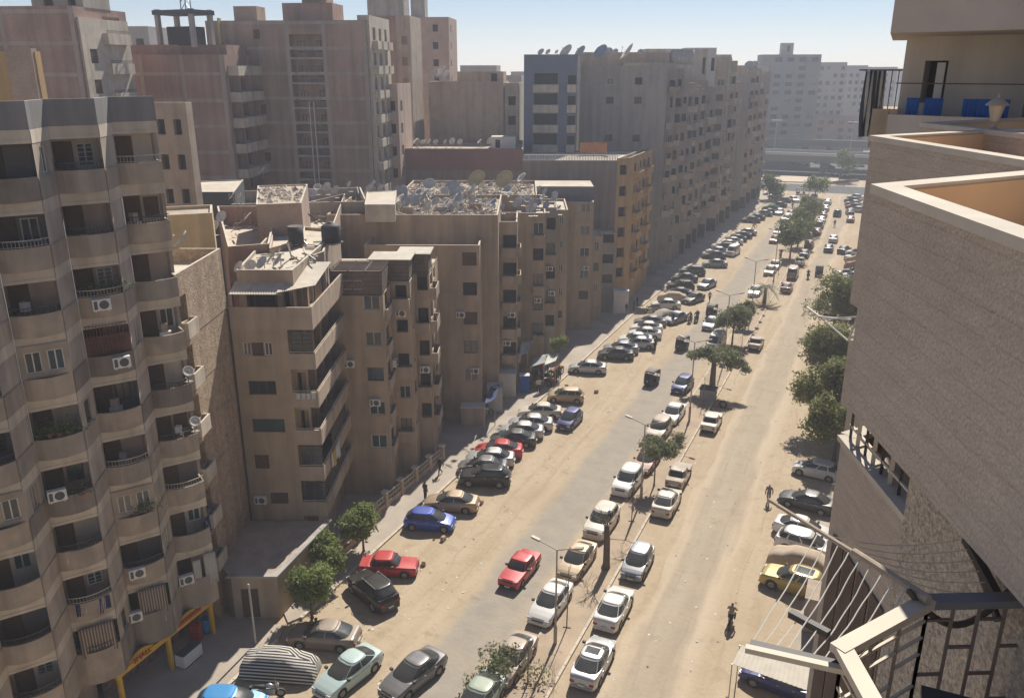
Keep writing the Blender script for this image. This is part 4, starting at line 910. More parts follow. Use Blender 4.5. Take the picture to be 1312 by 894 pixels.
for s_ in (7.3, 7.9): P = N3 - u1 * s_ + right_n(u1) * .1; MB().tube([b3.l(P, 5), b3.l(P, 30)], .07, 6).build('pipe', FRAME_W, b3.o)
wing(b3, N3 + u1 * .3 + v1 * .4, BT, 1.5, 11, 0, z3 + .6, PL_CREAM, [], [(1.5 + 3.2 * j, 2.9 + 3.2 * j, 3.6 + 3 * k + .8, 3.6 + 3 * k + 2.3, 'open') for k in range(12) for j in range(3)], .2)
for k in range(12):
    for j in (0, 1, 2): add_balcony(b3, N3 + u1 * .3 + v1 * (2.6 + 3.2 * j), v1, 3.3 + 3 * k, 2.2, .7, 1.0, PL_CREAM)
P = N3 - u1 * 18.6 + right_n(u1) * .12; MB().beam(b3.l(P, 6), b3.l(P, z3 + .3), .75, .2, (u1.x, u1.y, 0)).build('yellow_strip', mat('strip_yellow', (.50, .43, .24), .9, .1), b3.o)
wing(b3, N3 - u1 * 5 + v1 * 3, BT, 6.5, 5, z3 - 1, z3 + 2.2, BRICK, par=0); wing(b3, N3 - u1 * 6 + v1 * 4, BT, 3.2, 3, z3 + 2, z3 + 5.2, BRICK, par=0); wing(b3, N3 - u1 * 14.5 + v1 * 2, BT, 3, 3, z3 - .5, z3 + 1.8, BRICK2, par=0)
# slim pink block, then two set further back
q = at(508, 118); tall('slim_pink_block', 'slim pinkish block beside the bare brick tower', (q.x, q.y), BT, 4.2, 9, zat(495, 108, q), PL_PINK, near=[(.4, 1.1, .9, 2.2, 'open')], side=[(1.5, 2.8, .8, 2.2, 'open')])
q = at(527, 133); z4 = zat(500, 20, q); b4 = tall('brick_tower', 'brick tower with a column of square dark windows on its plastered edge', (q.x, q.y), BT, 7.5, 9, z4, BRICK, par=.4)
wing(b4, V2(q.x, q.y) + u1 * .1 - v1 * .2, BT, 2.2, 8, 0, z4, PL_B2, [(.5, 1.4, 3.6 + 3 * k + .8, 3.6 + 3 * k + 2.0, 'open') for k in range(12)], [], .3)
wing(b4, V2(q.x, q.y) - u1 * .8, BT, 5.5, 4, z4 - .5, z4 + 2.4, CONC, par=0); wing(b4, V2(q.x, q.y) - u1 * 2 + v1, BT, 2.6, 3, z4 + 2, z4 + 5.2, BRICK, par=0)
q = at(576, 163); z5 = zat(560, 22, q); b5 = tall('brick_tower', 'brick tower with three square windows on the far skyline', (q.x, q.y), BT, 7, 10, z5, BRICK2, near=[(2.0, 3.0, .8, 2.0, 'open'), (5.2, 5.8, .8, 2.0, 'open')], side=[(2, 3, .8, 2, 'open')], par=.3)
wing(b5, V2(q.x, q.y) - u1 * 4.5 + v1, BT, 2.6, 3, z5 - .3, z5 + 3.5, CONC, par=0)
q = at(645, 138); z6 = zat(600, 105, q); b6 = tall('blank_render_block', 'blank rendered block with a cluster of white dishes on its corner', (q.x, q.y), BT, 12, 9, z6, PL_B2, par=.4)
wing(b6, V2(q.x, q.y) - u1 * .3 + v1 * 3, BT, 7.5, 5, z6 - .5, zat(600, 92, q), PL_B2, [(1, 2, z6, z6 + 1.2, 'open')], [], .2)
wing(b6, V2(q.x, q.y) + u1 * 2.4 + v1 * .6, BT, 2.3, 8, 0, z6 - .2, PL_CREAM, [(.5, 1.7, 3.6 + 3 * k + .8, 3.6 + 3 * k + 2.2, 'open') for k in range(9)], [], .3)
q = at(740, 134); z7 = zat(700, 70, q); b7 = tall('slate_blue_block', 'slate blue block with pale balcony bands behind the balustrade roof', (q.x, q.y), BT, 8.2, 9, z7, PL_BLUE, near=[(3.0, 6.6, 1.1, 2.7, 'open'), (.2, 1.4, 1.1, 2.4, 'open')], par=.4)
for k in range(10): add_balcony(b7, V2(q.x, q.y) - u1 * 4.8, u1, 3.5 + 3 * k, 4.0, .5, 1.15, PL_CREAM); add_balcony(b7, V2(q.x, q.y) - u1 * .8, u1, 3.5 + 3 * k, 1.4, .4, 1.15, PL_CREAM)
# mid block glimpsed between the near block and the brick tower
q = at(232, 75); tall('cream_window_block', 'narrow cream block with small windows squeezed beside the brick tower', (q.x, q.y), BT, 5, 1.2, zat(210, 132, q), PL_B2, near=[(.6, 1.3, .9, 2.2, 'open'), (2.1, 2.8, .9, 2.2, 'open'), (3.5, 4.1, .9, 2.2, 'open')], par=.3)
# gap fillers: far skyline
for i, (ul, ur, vv, d) in enumerate(((590, 636, 84, 210), (632, 668, 97, 190), (655, 690, 92, 260), (160, 196, 34, 150), (-60, 60, 30, 170))):
    q = at(ur, d); tall('skyline_block', 'distant plain block filling the skyline between the brick towers', (q.x, q.y), BT, wid(ul, ur, d), 10, zat(ur, vv, q), PL_FAR, near=[(1 + 3 * j, 2.4 + 3 * j, .8, 2.2, 'open') for j in range(max(1, int(wid(ul, ur, d) / 3.2)))], par=.3, group='distant blocks on the skyline')

# ------------------------------------------------------------------ low brick roofs in the middle
def roof_pen(label, corners, z, h, m, roofm=ROOF_DIRT, base=None):
    """walled roof: corners are pixels at parapet height z, counter-clockwise from near left"""
    P = [px(c[0], c[1], z) for c in corners]; P = [V2(p.x, p.y) for p in P]; b = Bld('brick_roof_house', (P[0].x, P[0].y), label, 'house'); block(b, P, base or 0, z, m, {}, h, roofm); return b
roof_pen('lower brick house with red walled roof between the rough wall and the dishes roof', [(292, 316), (345, 312), (356, 264), (278, 264)], 21.6, 1.9, BRICK, ROOF)
roof_pen('pale pink parapet roof beside the red walled roof', [(345, 318), (392, 306), (388, 266), (352, 266)], 21.4, 1.4, BRICK2, ROOF)
roof_pen('long brick parapet house behind the black water tanks', [(392, 330), (415, 322), (442, 248), (372, 264)], 21.0, 1.6, BRICK2, ROOF)
roof_pen('grey walled roof strip below the bare brick tower', [(268, 262), (470, 258), (462, 240), (270, 246)], 21.2, 1.3, PL_C, ROOF_DIRT)
b = roof_pen('square brick roof room with rubble on top', [(328, 262), (386, 260), (394, 236), (330, 238)], 23.6, .12, BRICK2, ROOF_DIRT, 15)
b = roof_pen('dark shed with a pale lean-to roof below the brick tower', [(246, 246), (300, 246), (312, 230), (252, 232)], 22.5, .1, mat('shed_dark', (.07, .075, .08), .9, .1), ROOF, 12)
# flat pale roof behind the corner block (dishes, tanks)
roof_pen('white hut on the rubble roof edge', [(467, 262), (506, 262), (508, 244), (470, 246)], 21.6, .05, PL_CREAM, ROOF, 19.9)

# dishes, tanks, rubble over the roofs
drnd = random.Random(11)
def dish_px(u, v, z, r, lab, grp, m=None, az=None): P = px(u, v, z); dish(P, r, az if az is not None else drnd.uniform(-60, 20), lab, grp, m, drnd.uniform(25, 50))
for u, v, r in ((310, 356, .42), (324, 354, .42), (340, 352, .5), (361, 350, .55)): dish_px(u, v, 20.5, r, 'round dish in the row along the pale roof edge of the corner block', 'row of dishes on the corner block', DISH if r < .5 else DISH_G)
for u, v in ((287, 290), (321, 290), (330, 282), (352, 276), (300, 262), (310, 262), (352, 256), (384, 262), (432, 254), (408, 250), (421, 250), (450, 246), (338, 228), (402, 258), (263, 306), (276, 302)): dish_px(u, v, 21.4, drnd.uniform(.4, .55), 'small white dish among the low brick roofs', 'dishes on the low brick roofs')
dish_px(238, 330, 22.3, .75, 'large flat grey dish at the edge of the rough walled roof', None, DISH_G)
for u, v, r, m, lab in ((516, 262, .85, DISH_G, None), (546, 268, .85, DISH_G, None), (551, 248, .75, DISH, None), (590, 272, .9, DISH_G, None), (608, 258, .8, DISH, None), (583, 250, .7, DISH_G, None)): dish_px(u, v, 19.95, r, 'large weathered dish standing on the rubble roof', 'large dishes on the rubble roof', m)
for u, v in ((613, 246), (648, 247)): dish_px(u, v, 20.0, 1.15, 'big yellowed dish on the far edge of the rubble roof', 'big yellow dishes', DISH_Y, -10)
dish_px(670, 240, 20.0, .75, 'white dish beside the big yellow dishes', None, mat('dish_white', (.66, .63, .58), .6, .06))
for i in range(70):
    u, v = drnd.uniform(470, 720), drnd.uniform(246, 278); dish_px(u, v, 19.95, drnd.uniform(.34, .6), 'small dish among the rubble on the roof', 'small dishes on the rubble roof', drnd.choice([DISH, DISH, DISH_G]))
for i in range(14): dish_px(drnd.uniform(520, 640), 189, 22.8, drnd.uniform(.4, .6), 'pale dish in the row above the dark red brick wall', 'dishes above the brick wall')
for u, v, r, m in ((745, 74, 1.1, DISH_G), (771, 70, 1.3, DISH_G), (779, 70, .8, DISH), (806, 68, 1.6, DISH), (727, 74, 1.3, DISH), (694, 70, .6, DISH), (703, 70, .5, DISH), (788, 70, .6, DISH), (820, 74, .5, DISH), (714, 72, .4, DISH)):
    q = at(u, 142); P = Vector((q.x, q.y, zat(u, 70, q) - r * 1.0)); dish(P, r, drnd.uniform(-70, 10), 'large dish standing on the skyline of the grey end wall block', 'dishes on the grey block roof', m)
for u, r in ((558, 1.0), (566, 1.2), (573, .9)): q = at(u, 139); dish(Vector((q.x, q.y, z6 - .6 + r * .3)), r, -30, 'white dish clustered on the corner of the blank rendered block', 'dish cluster on the rendered block', mat('dish_white', (.66, .63, .58)))
for u, v in ((932, 80), (912, 82), (905, 80), (960, 86), (966, 86)): q = at(u, 190); dish(Vector((q.x, q.y, zat(u, v, q) - 1)), 1.0, drnd.uniform(-60, 0), 'dish on the skyline of the tall balcony blocks', 'dishes on the tall blocks')
tank(px(380, 316, 20.95), .6, 1.6, 'black open topped water tank on the pale roof', None, None, False); tank(px(425, 312, 20.95), .75, 1.5, 'black domed water tank on the pale roof')
for u, d, n in ((862, 150, 4), (873, 150, 5)):
    for i in range(n - 2): q = at(u + i * 5, d); tank(Vector((q.x, q.y, 34.6)), .7, 2.4, 'pale water tank on the skyline above the grey block', mat('tank_pale', (.45, .42, .38), .7, .1), 'pale roof tanks', False)
rubr = np.random.default_rng(5)
def rubble_mesh(name, polys, n, smin, smax, label, z):
    mb = MB()
    for i in range(n):
        c = polys[i % len(polys)]; a, b_, s, t = [float(x) for x in rubr.random(4)]; p = (1 - a) * ((1 - b_) * c[0] + b_ * c[1]) + a * ((1 - b_) * c[3] + b_ * c[2]); r = smin + (smax - smin) * s ** 3
        zz = z + r * .25; h = [(r * (.6 + .6 * float(rubr.random()))) for _ in range(6)]
        v = [(p.x - h[0], p.y, zz), (p.x + h[1], p.y, zz - r * .1), (p.x, p.y - h[2], zz), (p.x, p.y + h[3], zz), (p.x, p.y, zz + h[4] * .7), (p.x, p.y, zz - r * .5)]; k = len(mb.v); mb.v += v
        for q in ((0, 2, 4), (2, 1, 4), (1, 3, 4), (3, 0, 4)): mb.f.append(tuple(k + j for j in q)); mb.m.append(0)
    return stuff(mb.build(name, RUBBLE), label, 'rubble')
c2 = V2(*C2N); rubble_mesh('roof_rubble', [[c2 - Uv * 16.5 + Vv * .5, c2 - Uv * .6 + Vv * .5, c2 - Uv * .6 + Vv * 13.3, c2 - Uv * 16.5 + Vv * 13.3]], 2600, .08, .34, 'broken rubble spread over the dish covered roof', 19.87)
d2 = V2(-36.5, 89.5); rubble_mesh('roof_rubble', [[d2 - Uv * 15.5 + Vv * .4, d2 - Uv * .5 + Vv * .4, d2 - Uv * .5 + Vv * 12.5, d2 - Uv * 15.5 + Vv * 12.5]], 1500, .08, .36, 'broken rubble on the roof behind the yellow dishes', 19.82)
rubble_mesh('roof_rubble', [[V2(*px(*c, 23.55)[:2]) for c in ((330, 260), (384, 258), (392, 238), (332, 240))]], 160, .1, .4, 'rubble heaped on the square brick roof room', 23.5)

# broken stubs of wall and leftover timber and pipes on the roofs
for i in range(9):
    P = c2 - Uv * (1.5 + 1.7 * i) + Vv * (2.0 + (i * 3.7) % 9); d_ = Uv if i % 2 else Vv; MB().beam(C.l(P, 20.2), C.l(P + d_ * (1.0 + .3 * (i % 4)), 20.2), .2, .5 + .2 * (i % 3)).build('wall_stub', BRICK2 if i % 3 else CONC, C.o)
jr = random.Random(31); mb = MB()
def junk(z, c, n):
    for i in range(n):
        a, b_ = jr.random(), jr.random(); p = c[0].lerp(c[1], a).lerp(c[3].lerp(c[2], a), b_); th = jr.uniform(0, 6.3); L_ = jr.uniform(.4, 1.8); up = jr.choice([0, 0, .15, .8]); mb.cur = jr.randrange(3)
        mb.beam((p.x, p.y, z + .05), (p.x + math.cos(th) * L_, p.y + math.sin(th) * L_, z + .08 + up * L_), jr.uniform(.03, .12))
junk(19.9, [c2 - Uv * 16 + Vv * .6, c2 - Uv * .8 + Vv * .6, c2 - Uv * .8 + Vv * 13, c2 - Uv * 16 + Vv * 13], 110); junk(19.85, [d2 - Uv * 15 + Vv * .6, d2 - Uv * .8 + Vv * .6, d2 - Uv * .8 + Vv * 12, d2 - Uv * 15 + Vv * 12], 70)
for z, cs in ((20.98, ((300, 344), (400, 342), (440, 306), (350, 316))), (20.2, ((296, 300), (340, 298), (350, 272), (284, 272))), (20.0, ((392, 312), (415, 308), (430, 262), (388, 268))), (20.0, ((276, 258), (455, 254), (450, 244), (276, 248)))): junk(z, [V2(*px(*q, z)[:2]) for q in cs], 36)
stuff(mb.build('roof_junk', [TIM, GALV, CANVAS]), 'timber, pipes and scrap lying about on the flat roofs', 'scrap')
# air conditioners along the angled blocks
for (N, s, z, lab) in ((V2(-34.5, 53.1), 1.0, 8.2, None), (V2(-34.5, 53.1), 2.9, 11.5, None), (V2(-34.5, 57.2), .8, 14.6, None), (V2(-34.5, 60.4), .6, 8.6, None)):
    air_con(N - Uv * s + nN * .02, Uv, z, 'white air conditioner on the brown wall under the timber penthouse', 'air conditioners on the wooden roof block')
air_con(V2(-34.5, 53.1) + Vv * 3.0 + nS * .02, Vv, 10.5, 'white air conditioner on the narrow street side of the timber roofed block', 'street side air conditioners')
air_con(BL + Uv * .95 + nN * .02, Uv, 4.6, 'white air conditioner low on the corner block beside a closed shutter', None)
for N, s, z in ((V2(-34.5, 70.2), 1.9, 11.0), (V2(-34.5, 70.2), .6, 5.2), (V2(-34.5, 79.2), .6, 8.6), (V2(-34.5, 79.2), 1.1, 5.4)): air_con(N - Uv * s + nN * .02, Uv, z, 'white air conditioner on the front of the rubble roofed block', 'air conditioners on the rubble roof block')
for N, s, z in ((V2(-34.5, 87.2), .8, 8.2), (V2(-34.5, 90.8), .8, 11.2), (V2(-34.5, 90.8), .5, 8.2), (V2(-34.5, 104.3), .9, 8.4)): air_con(N - Uv * s + nN * .02, Uv, z, 'white air conditioner on the stepped brown fronts behind the market', 'air conditioners behind the market')
# laundry on the corner block
for i, (s, m) in enumerate(((2.2, mat('cloth_white', (.6, .6, .6))), (2.9, mat('cloth_yellow', (.6, .38, .05), .95, .05)), (3.6, mat('cloth_white', (.6, .6, .6))), (4.3, mat('cloth_white', (.6, .6, .6))))):
    P = BR + Vv * s + nS * .1; cloth('hanging_cloth', Vector((P.x, P.y, FB[1] + 1.15)), Vv, .5, 1.1 + .25 * (i % 2), m, ('yellow' if i == 1 else 'white') + ' cloth drying on the long side balcony of the corner block', 'laundry', .04, None if i == 1 else 'white washing on the corner block')
for i in range(4): P = BR - Uv * (.3 + .35 * i) + nN * .08; cloth('hanging_cloth', Vector((P.x, P.y, FB[3] + 1.1)), Uv, .28, .45, mat('cloth_white', (.6, .6, .6)), 'small white cloth drying on the near balcony front of the corner block', 'laundry', .03, 'small cloths on the corner block')
# ------------------------------------------------------------------ ground, street, pavements, median
GM = ground_mat()
struct(MB().face([(-900, -200, 0), (500, -200, 0), (500, 1100, 0), (-900, 1100, 0)]).build('ground', GM))
KX = -31.15
def kerb(name, pts, w=.22, h=.15, step=1.0, m=None):
    o = empty(name, (0, 0, 0)); o['kind'] = 'structure'; kr = random.Random(2)
    mb = MB(); n = 0
    for a, b_ in zip(pts[:-1], pts[1:]):
        a, b_ = Vector((*a, 0)), Vector((*b_, 0)); L = (b_ - a).length; k = int(L / step); d = (b_ - a) / L
        for i in range(k):
            p = a + d * (i * step + .02); q = a + d * ((i + 1) * step - .02); hh = h + kr.uniform(-.02, .01)
            if p.y < 62 and n < 280: s = MB().beam((p.x, p.y, hh / 2), (q.x, q.y, hh / 2), w, hh); s.build('kerb_block', m or KERB, o); n += 1
            else: mb.beam((p.x, p.y, hh / 2), (q.x, q.y, hh / 2), w, hh)
    c = mb.build('kerb_run', m or KERB, o); c['kind'] = 'stuff'; return o
pv = MB(); pv.prism([(-37.0, 12), (KX, 12), (KX, 34.2), (-31.6, 35.2), (-37.5, 34.5)], 0, .12); pv.prism([(-42, 44), (-31.6, 35.6), (KX, 36.5), (KX, 118), (-42, 118)], 0, .121); pv.prism([(-42, 119), (KX, 119), (-28.5, 250), (-42, 250)], 0, .12)
struct(pv.build('pavement', PAVE))
kerb('left_kerb', [(KX, 20), (KX, 34.0)]); kerb('left_kerb', [(KX, 36.3), (KX, 118)]); kerb('left_kerb', [(KX, 119), (-28.4, 250)], step=2.0)
MX0, MX1 = -16.3, -13.85
struct(MB().prism([(MX0, 20), (MX1, 20), (MX1, 245), (MX0, 245)], 0, .11).build('median', MEDIAN)); kerb('median_kerb', [(MX1, 24), (MX1, 244)], .16, .16); kerb('median_kerb', [(MX0, 24), (MX0, 244)], .14, .13)
struct(MB().prism([(-1.0, 12), (3, 12), (3, 240), (-3.5, 240)], 0, .06).build('right_verge', PAVE))

# crossing road, plaza and flyover at the end of the street
struct(MB().face([(-120, 258, .004), (80, 258, .004), (80, 275, .004), (-120, 275, .004)]).build('cross_road', mat('asphalt_dark', (.10, .098, .095), .95, .12, .4)))
struct(MB().prism([(-40, 277), (-14, 280), (-14, 296), (-46, 290)], 0, .3).build('plaza', mat('plaza_pale', (.55, .46, .35), .95, .1, .4)))
for x0, x1 in ((-44, -32), (-16, -8)): tag(MB().beam((x0, 279, .3), (x1, 290, .3), .5, .8).build('low_wall', mat('brick_low', (.30, .16, .11), .95, .1)), 'low brown wall edging the pale plaza before the flyover', 'wall', 'plaza walls')
fl = empty('flyover', (-20, 306, 0)); tag(fl, 'concrete road flyover crossing the end of the street', 'flyover')
zf_ = 6.4
MB().box(-130, -6, zf_ - 2.2, 130, 6, zf_).build('deck', mat('concrete_far', (.17, .17, .16), .95, .1, .2), fl); MB().box(-130, -6.2, zf_, 130, -5.9, zf_ + .9).build('parapet', mat('parapet_pale', (.50, .49, .45), .9, .08), fl); MB().box(-130, 5.9, zf_, 130, 6.2, zf_ + .9).build('parapet', mat('parapet_pale', (.5, .49, .45)), fl)
MB().box(-130, 14, zf_ + 1.6, 130, 26, zf_ + 3.0).build('deck', mat('concrete_far', (.36, .36, .34)), fl); MB().box(-130, 13.8, zf_ + 3.0, 130, 14.1, zf_ + 3.8).build('parapet', mat('concrete_far', (.3, .3, .3)), fl)
for x in range(-120, 121, 24):
    MB().box(x - .8, -4, 0, x + .8, 4, zf_ - 2.2).build('pier', mat('concrete_far', (.36, .36, .34)), fl); MB().box(x - .8, 16, 0, x + .8, 24, zf_ + 1.6).build('pier', mat('concrete_far', (.36, .36, .34)), fl)
struct(MB().face([(-150, 292, .006), (120, 292, .006), (120, 345, .006), (-150, 345, .006)]).build('underpass_shade_asphalt', mat('asphalt_dark', (.1, .098, .095))))  # dark asphalt sheet, paints in the shade under the flyover
def far_block(ul, ur, vtop, d, m, label, cols, fl=3.0, group=None, wh=1.55):
    q = at(ur, d); z1 = zat(ur, vtop, q); w_ = wid(ul, ur, d); th = math.radians(14); b = Bld('far_apartment_block', (q.x, q.y), label, 'apartment block', group); hs = []
    n = int((z1 - 3) / fl)
    for k in range(n):
        for c in range(cols):
            s = (c + .22) * w_ / cols
            if rnd.random() < .82: hs.append((s, s + w_ / cols * .56, 3.4 + k * fl, 3.4 + k * fl + wh, rnd.choice(['open', 'open', 'open', 'win'])))
    wing(b, (q.x, q.y), th, w_, 14, 0, z1, m, hs, [], .8); return b, z1, q
fb1, zf1, qf1 = far_block(978, 1051, 70, 335, mat('far_grey', (.25, .235, .215), .92, .08, .3), 'far grey block with rows of dark windows beyond the flyover', 5)
wing(fb1, V2(qf1.x, qf1.y) - V2(10.5, 0), math.radians(14), 4.5, 5, zf1 - .5, zf1 + 4.2, PL_FAR, [(1.2, 2.4, zf1 + 1, zf1 + 3.2, 'open')], [], 0)
far_block(1051, 1085, 80, 370, mat('far_tan', (.33, .30, .27), .92, .08, .3), 'far tan block with a small penthouse behind the flyover lamps', 4)
far_block(1082, 1112, 84, 385, PL_FAR, 'far pale block with a brick base beyond the flyover lamps', 4)
far_block(1108, 1150, 86, 400, mat('far_tan', (.33, .30, .27)), 'far pale block at the edge of the stone clad building', 5)
far_block(940, 985, 84, 300, PL_FAR, 'far block rising behind the last tower of the left row', 4)
far_block(1045, 1120, 150, 350, mat('far_brick', (.27, .19, .16), .92, .08, .3), 'low brick red block just above the flyover', 6)
for i, (ul, ur, vt, d) in enumerate(((700, 760, 96, 420), (560, 620, 95, 450), (300, 420, 96, 460), (860, 930, 92, 430), (1120, 1240, 88, 520), (1240, 1400, 84, 480))):
    far_block(ul, ur, vt, d, PL_FAR, 'hazy block on the horizon behind the towers', 6, group='hazy horizon blocks')

# low annexe with the flat roof, court beside the corner block
an = Bld('low_annexe', (-35, 38), 'low annexe with a broad dusty concrete roof beside the shop', 'annexe')
block(an, [V2(-35.0, 34.6), V2(-32.4, 35.9), V2(-33.45, 42.9), V2(-38.6, 40.7), V2(-38.2, 36.2)], 0, 3.2, PL_B, {0: [(.5, 1.6, .1, 2.3, 'shut')]}, 0.0, ROOF_DIRT)
MB().prism([an.l(x)[:2] for x in (V2(-35.2, 34.35), V2(-32.2, 35.7), V2(-33.2, 43.0), V2(-33.6, 43.0), V2(-32.6, 36.0), V2(-35.2, 34.7))], 3.2, 3.34).build('roof_edge', CONC, an.o)

# fence along the pavement
def fence(label, y0, y1, x=-33.8, n=5):
    o = empty('pavement_fence', (x, y0, .12)); tag(o, label, 'fence')
    L = y1 - y0
    for i in range(n):
        y = L * i / (n - 1); p = MB().box(-.2, y - .2, 0, .2, y + .2, 1.35); p.build('pillar', PL_B2, o); MB().box(-.26, y - .26, 1.35, .26, y + .26, 1.5).build('pillar_cap', CAP, o)
        if i < n - 1:
            y2 = L * (i + 1) / (n - 1); MB().box(-.12, y + .2, 0, .12, y2 - .2, .5).build('base_wall', PL_B, o)
            for z in (.75, 1.15): MB().beam((0, y + .2, z), (0, y2 - .2, z), .07).build('rail', CAP, o)
            for k in range(1, 6): yy = y + (y2 - y) * k / 6; MB().beam((0, yy, .5), (0, yy, 1.15), .04).build('bar', CAP, o)
    return o
fence('low pillared fence with pale rails along the pavement by the blue hatchback', 48.5, 60.5, -33.8, 6); fence('short pillared fence behind the three kerb trees', 37.2, 46.2, -33.0, 4)

# street lamps down the median
def lamp(y, h, label_i, x=-15.1):
    o = empty('street_lamp', (x, y, .11)); tag(o, 'double armed street lamp standing on the dusty median', 'street lamp', 'street lamps on the median')
    MB().tube([(0, 0, 0), (0, 0, h * .18), (0, 0, h * .19), (0, 0, h)], [.12, .12, .07, .05], 8).build('pole', LAMP_M, o)
    for s in (-1, 1):
        MB().tube([(0, 0, h - .05), (s * .5, 0, h + .12), (s * 1.15, 0, h + .32)], .035, 6).build('arm', LAMP_M, o)
        hd = MB(); hd.box(-.28, -.11, -.05, .28, .11, .07); hob = hd.build('lamp_head', LAMP_M, o, False, (s * 1.38, 0, h + .4)); hob.rotation_euler = (0, -s * .25, 0); MB().box(-.2, -.08, -.075, .2, .08, -.05).build('lens', HEADL, hob)
for i, (y, h) in enumerate(((40.7, 6.7), (60.4, 6.9), (78.5, 8.4), (97.6, 8.5), (118.5, 8.3), (143, 8.3), (168, 8.3), (196, 8.3), (222, 8.3))): lamp(y, h, i)
for x in (-36, -12, 8, 30):
    o = empty('flyover_lamp', (x, 301, zf_)); tag(o, 'tall lamp post with a flat head on the flyover', 'street lamp', 'flyover lamps'); MB().tube([(0, 0, 0), (0, 0, 11)], [.14, .07], 6).build('pole', GALV, o); MB().box(-1.6, -.3, 11, 1.6, .3, 11.25).build('lamp_head', FRAME_W, o)
# thin pole on the near pavement
q = px(327.6, 824, .12); t = empty('signpost_pole', q); tag(t, 'thin bare metal pole at the pavement edge near the striped car cover', 'pole'); MB().tube([(0, 0, 0), (-.02, 0, 4.3)], .06, 8).build('shaft', mat('pole_pale', (.45, .42, .38), .6, .1), t); MB().box(-.12, -.12, 0, .12, .12, .06).build('foot', CONC, t)

# market, kiosks and shop fronts at the foot of the left blocks
def kiosk(name, label, u, v, w_, d_, h_, m, cat='kiosk', rz=TH):
    P = px(u, v, .12); o = empty(name, P, rz); tag(o, label, cat)
    MB().box(-w_ / 2, 0, 0, w_ / 2, d_, h_).build('cabinet', m, o); MB().box(-w_ / 2 - .06, -.06, h_, w_ / 2 + .06, d_ + .06, h_ + .06).build('top', FRAME_W if h_ < 2.3 else m, o); MB().box(-w_ / 2 + .12, -.02, .25, w_ / 2 - .12, 0, h_ - .25).build('door', m, o); return o
kiosk('drinks_fridge', 'tall blue drinks fridge by the market stalls', 672, 503, 1.0, .8, 1.95, BLUE_P, 'fridge'); kiosk('white_container', 'white metal box kiosk at the foot of the rubble roof block', 648, 508, 2.2, 2.0, 2.6, mat('container_white', (.55, .53, .50), .7, .1)); kiosk('white_container', 'grey metal kiosk beside a scooter below the blue awning', 634, 528, 1.5, 1.5, 2.7, mat('container_grey', (.45, .44, .42), .7, .1))
kiosk('white_container', 'white shop cabinet by the ochre block entrance', 795, 402, 2.2, 1.6, 3.4, mat('container_white', (.55, .53, .5)))
kiosk('bin_cabinet', 'low concrete cabinet on the shaded pavement below the rubble roof block', 606, 545, 2.4, 1.4, 1.9, PL_B2)
def canopy(label, c, m, h=2.7):
    P = [px(*q, h) for q in c]; o = empty('market_canopy', (P[0].x, P[0].y, 0)); tag(o, label, 'canopy'); b0_ = Vector((P[0].x, P[0].y, 0))
    rows = [[(P[0].lerp(P[1], i / 8)).lerp(P[3].lerp(P[2], i / 8), j / 6) - b0_ + Vector((0, 0, -.25 * math.sin(math.pi * i / 8) * math.sin(math.pi * j / 6))) for i in range(9)] for j in range(7)]
    s = MB().grid(rows).build('sheet', m, o, True); s.modifiers.new('s', 'SOLIDIFY').thickness = .02
    for p in P: MB().beam((p - b0_).xy.to_3d(), p - b0_, .06).build('pole', GALV, o)
canopy('grey cloth canopy over the market stalls below the small kerb tree', [(680, 470), (706, 462), (714, 452), (684, 456)], TARP); canopy('pale lit cloth canopy corner beside the small kerb tree', [(697, 468), (712, 462), (716, 452), (703, 452)], mat('canvas_pale', (.55, .52, .46), .95, .1), 2.95)
canopy('faded blue awning over the grey metal kiosk', [(620, 518), (634, 512), (640, 492), (628, 496)], mat('awning_blue', (.06, .08, .15), .9, .1), 2.9)
prod = [mat('produce_red', (.35, .05, .03), .8, .2, 8), mat('produce_green', (.10, .16, .04), .8, .2, 8), mat('produce_orange', (.45, .18, .03), .8, .2, 8), mat('cloth_purple', (.06, .03, .12), .9, .1), mat('goods_tan', (.35, .28, .2), .9, .2, 6)]
for i, (u, v) in enumerate(((682, 498), (690, 492), (698, 488), (704, 494), (710, 482), (716, 478), (684, 484))):
    P = px(u, v, .12); o = empty('market_stall', P, TH + .2 * i); tag(o, 'small market table piled with goods under the canopy', 'market stall', 'market tables'); MB().box(-.6, -.4, .6, .6, .4, .68).build('table_top', WOOD, o)
    for sx in (-.5, .5):
        for sy in (-.3, .3): MB().box(sx - .04, sy - .04, 0, sx + .04, sy + .04, .6).build('leg', WOOD, o)
    for k in range(3): c = MB().box(-.55 + k * .38, -.3, .68, -.22 + k * .38, .3, .86); c.build('goods_tray', prod[(i + k) % 5], o)
# round arch canopy of the entrance by the market
canopy('curved pale entrance canopy against the rubble roof block', [(664, 456), (676, 452), (684, 434), (668, 438)], mat('canvas_pale', (.5, .47, .42)), 4.2)

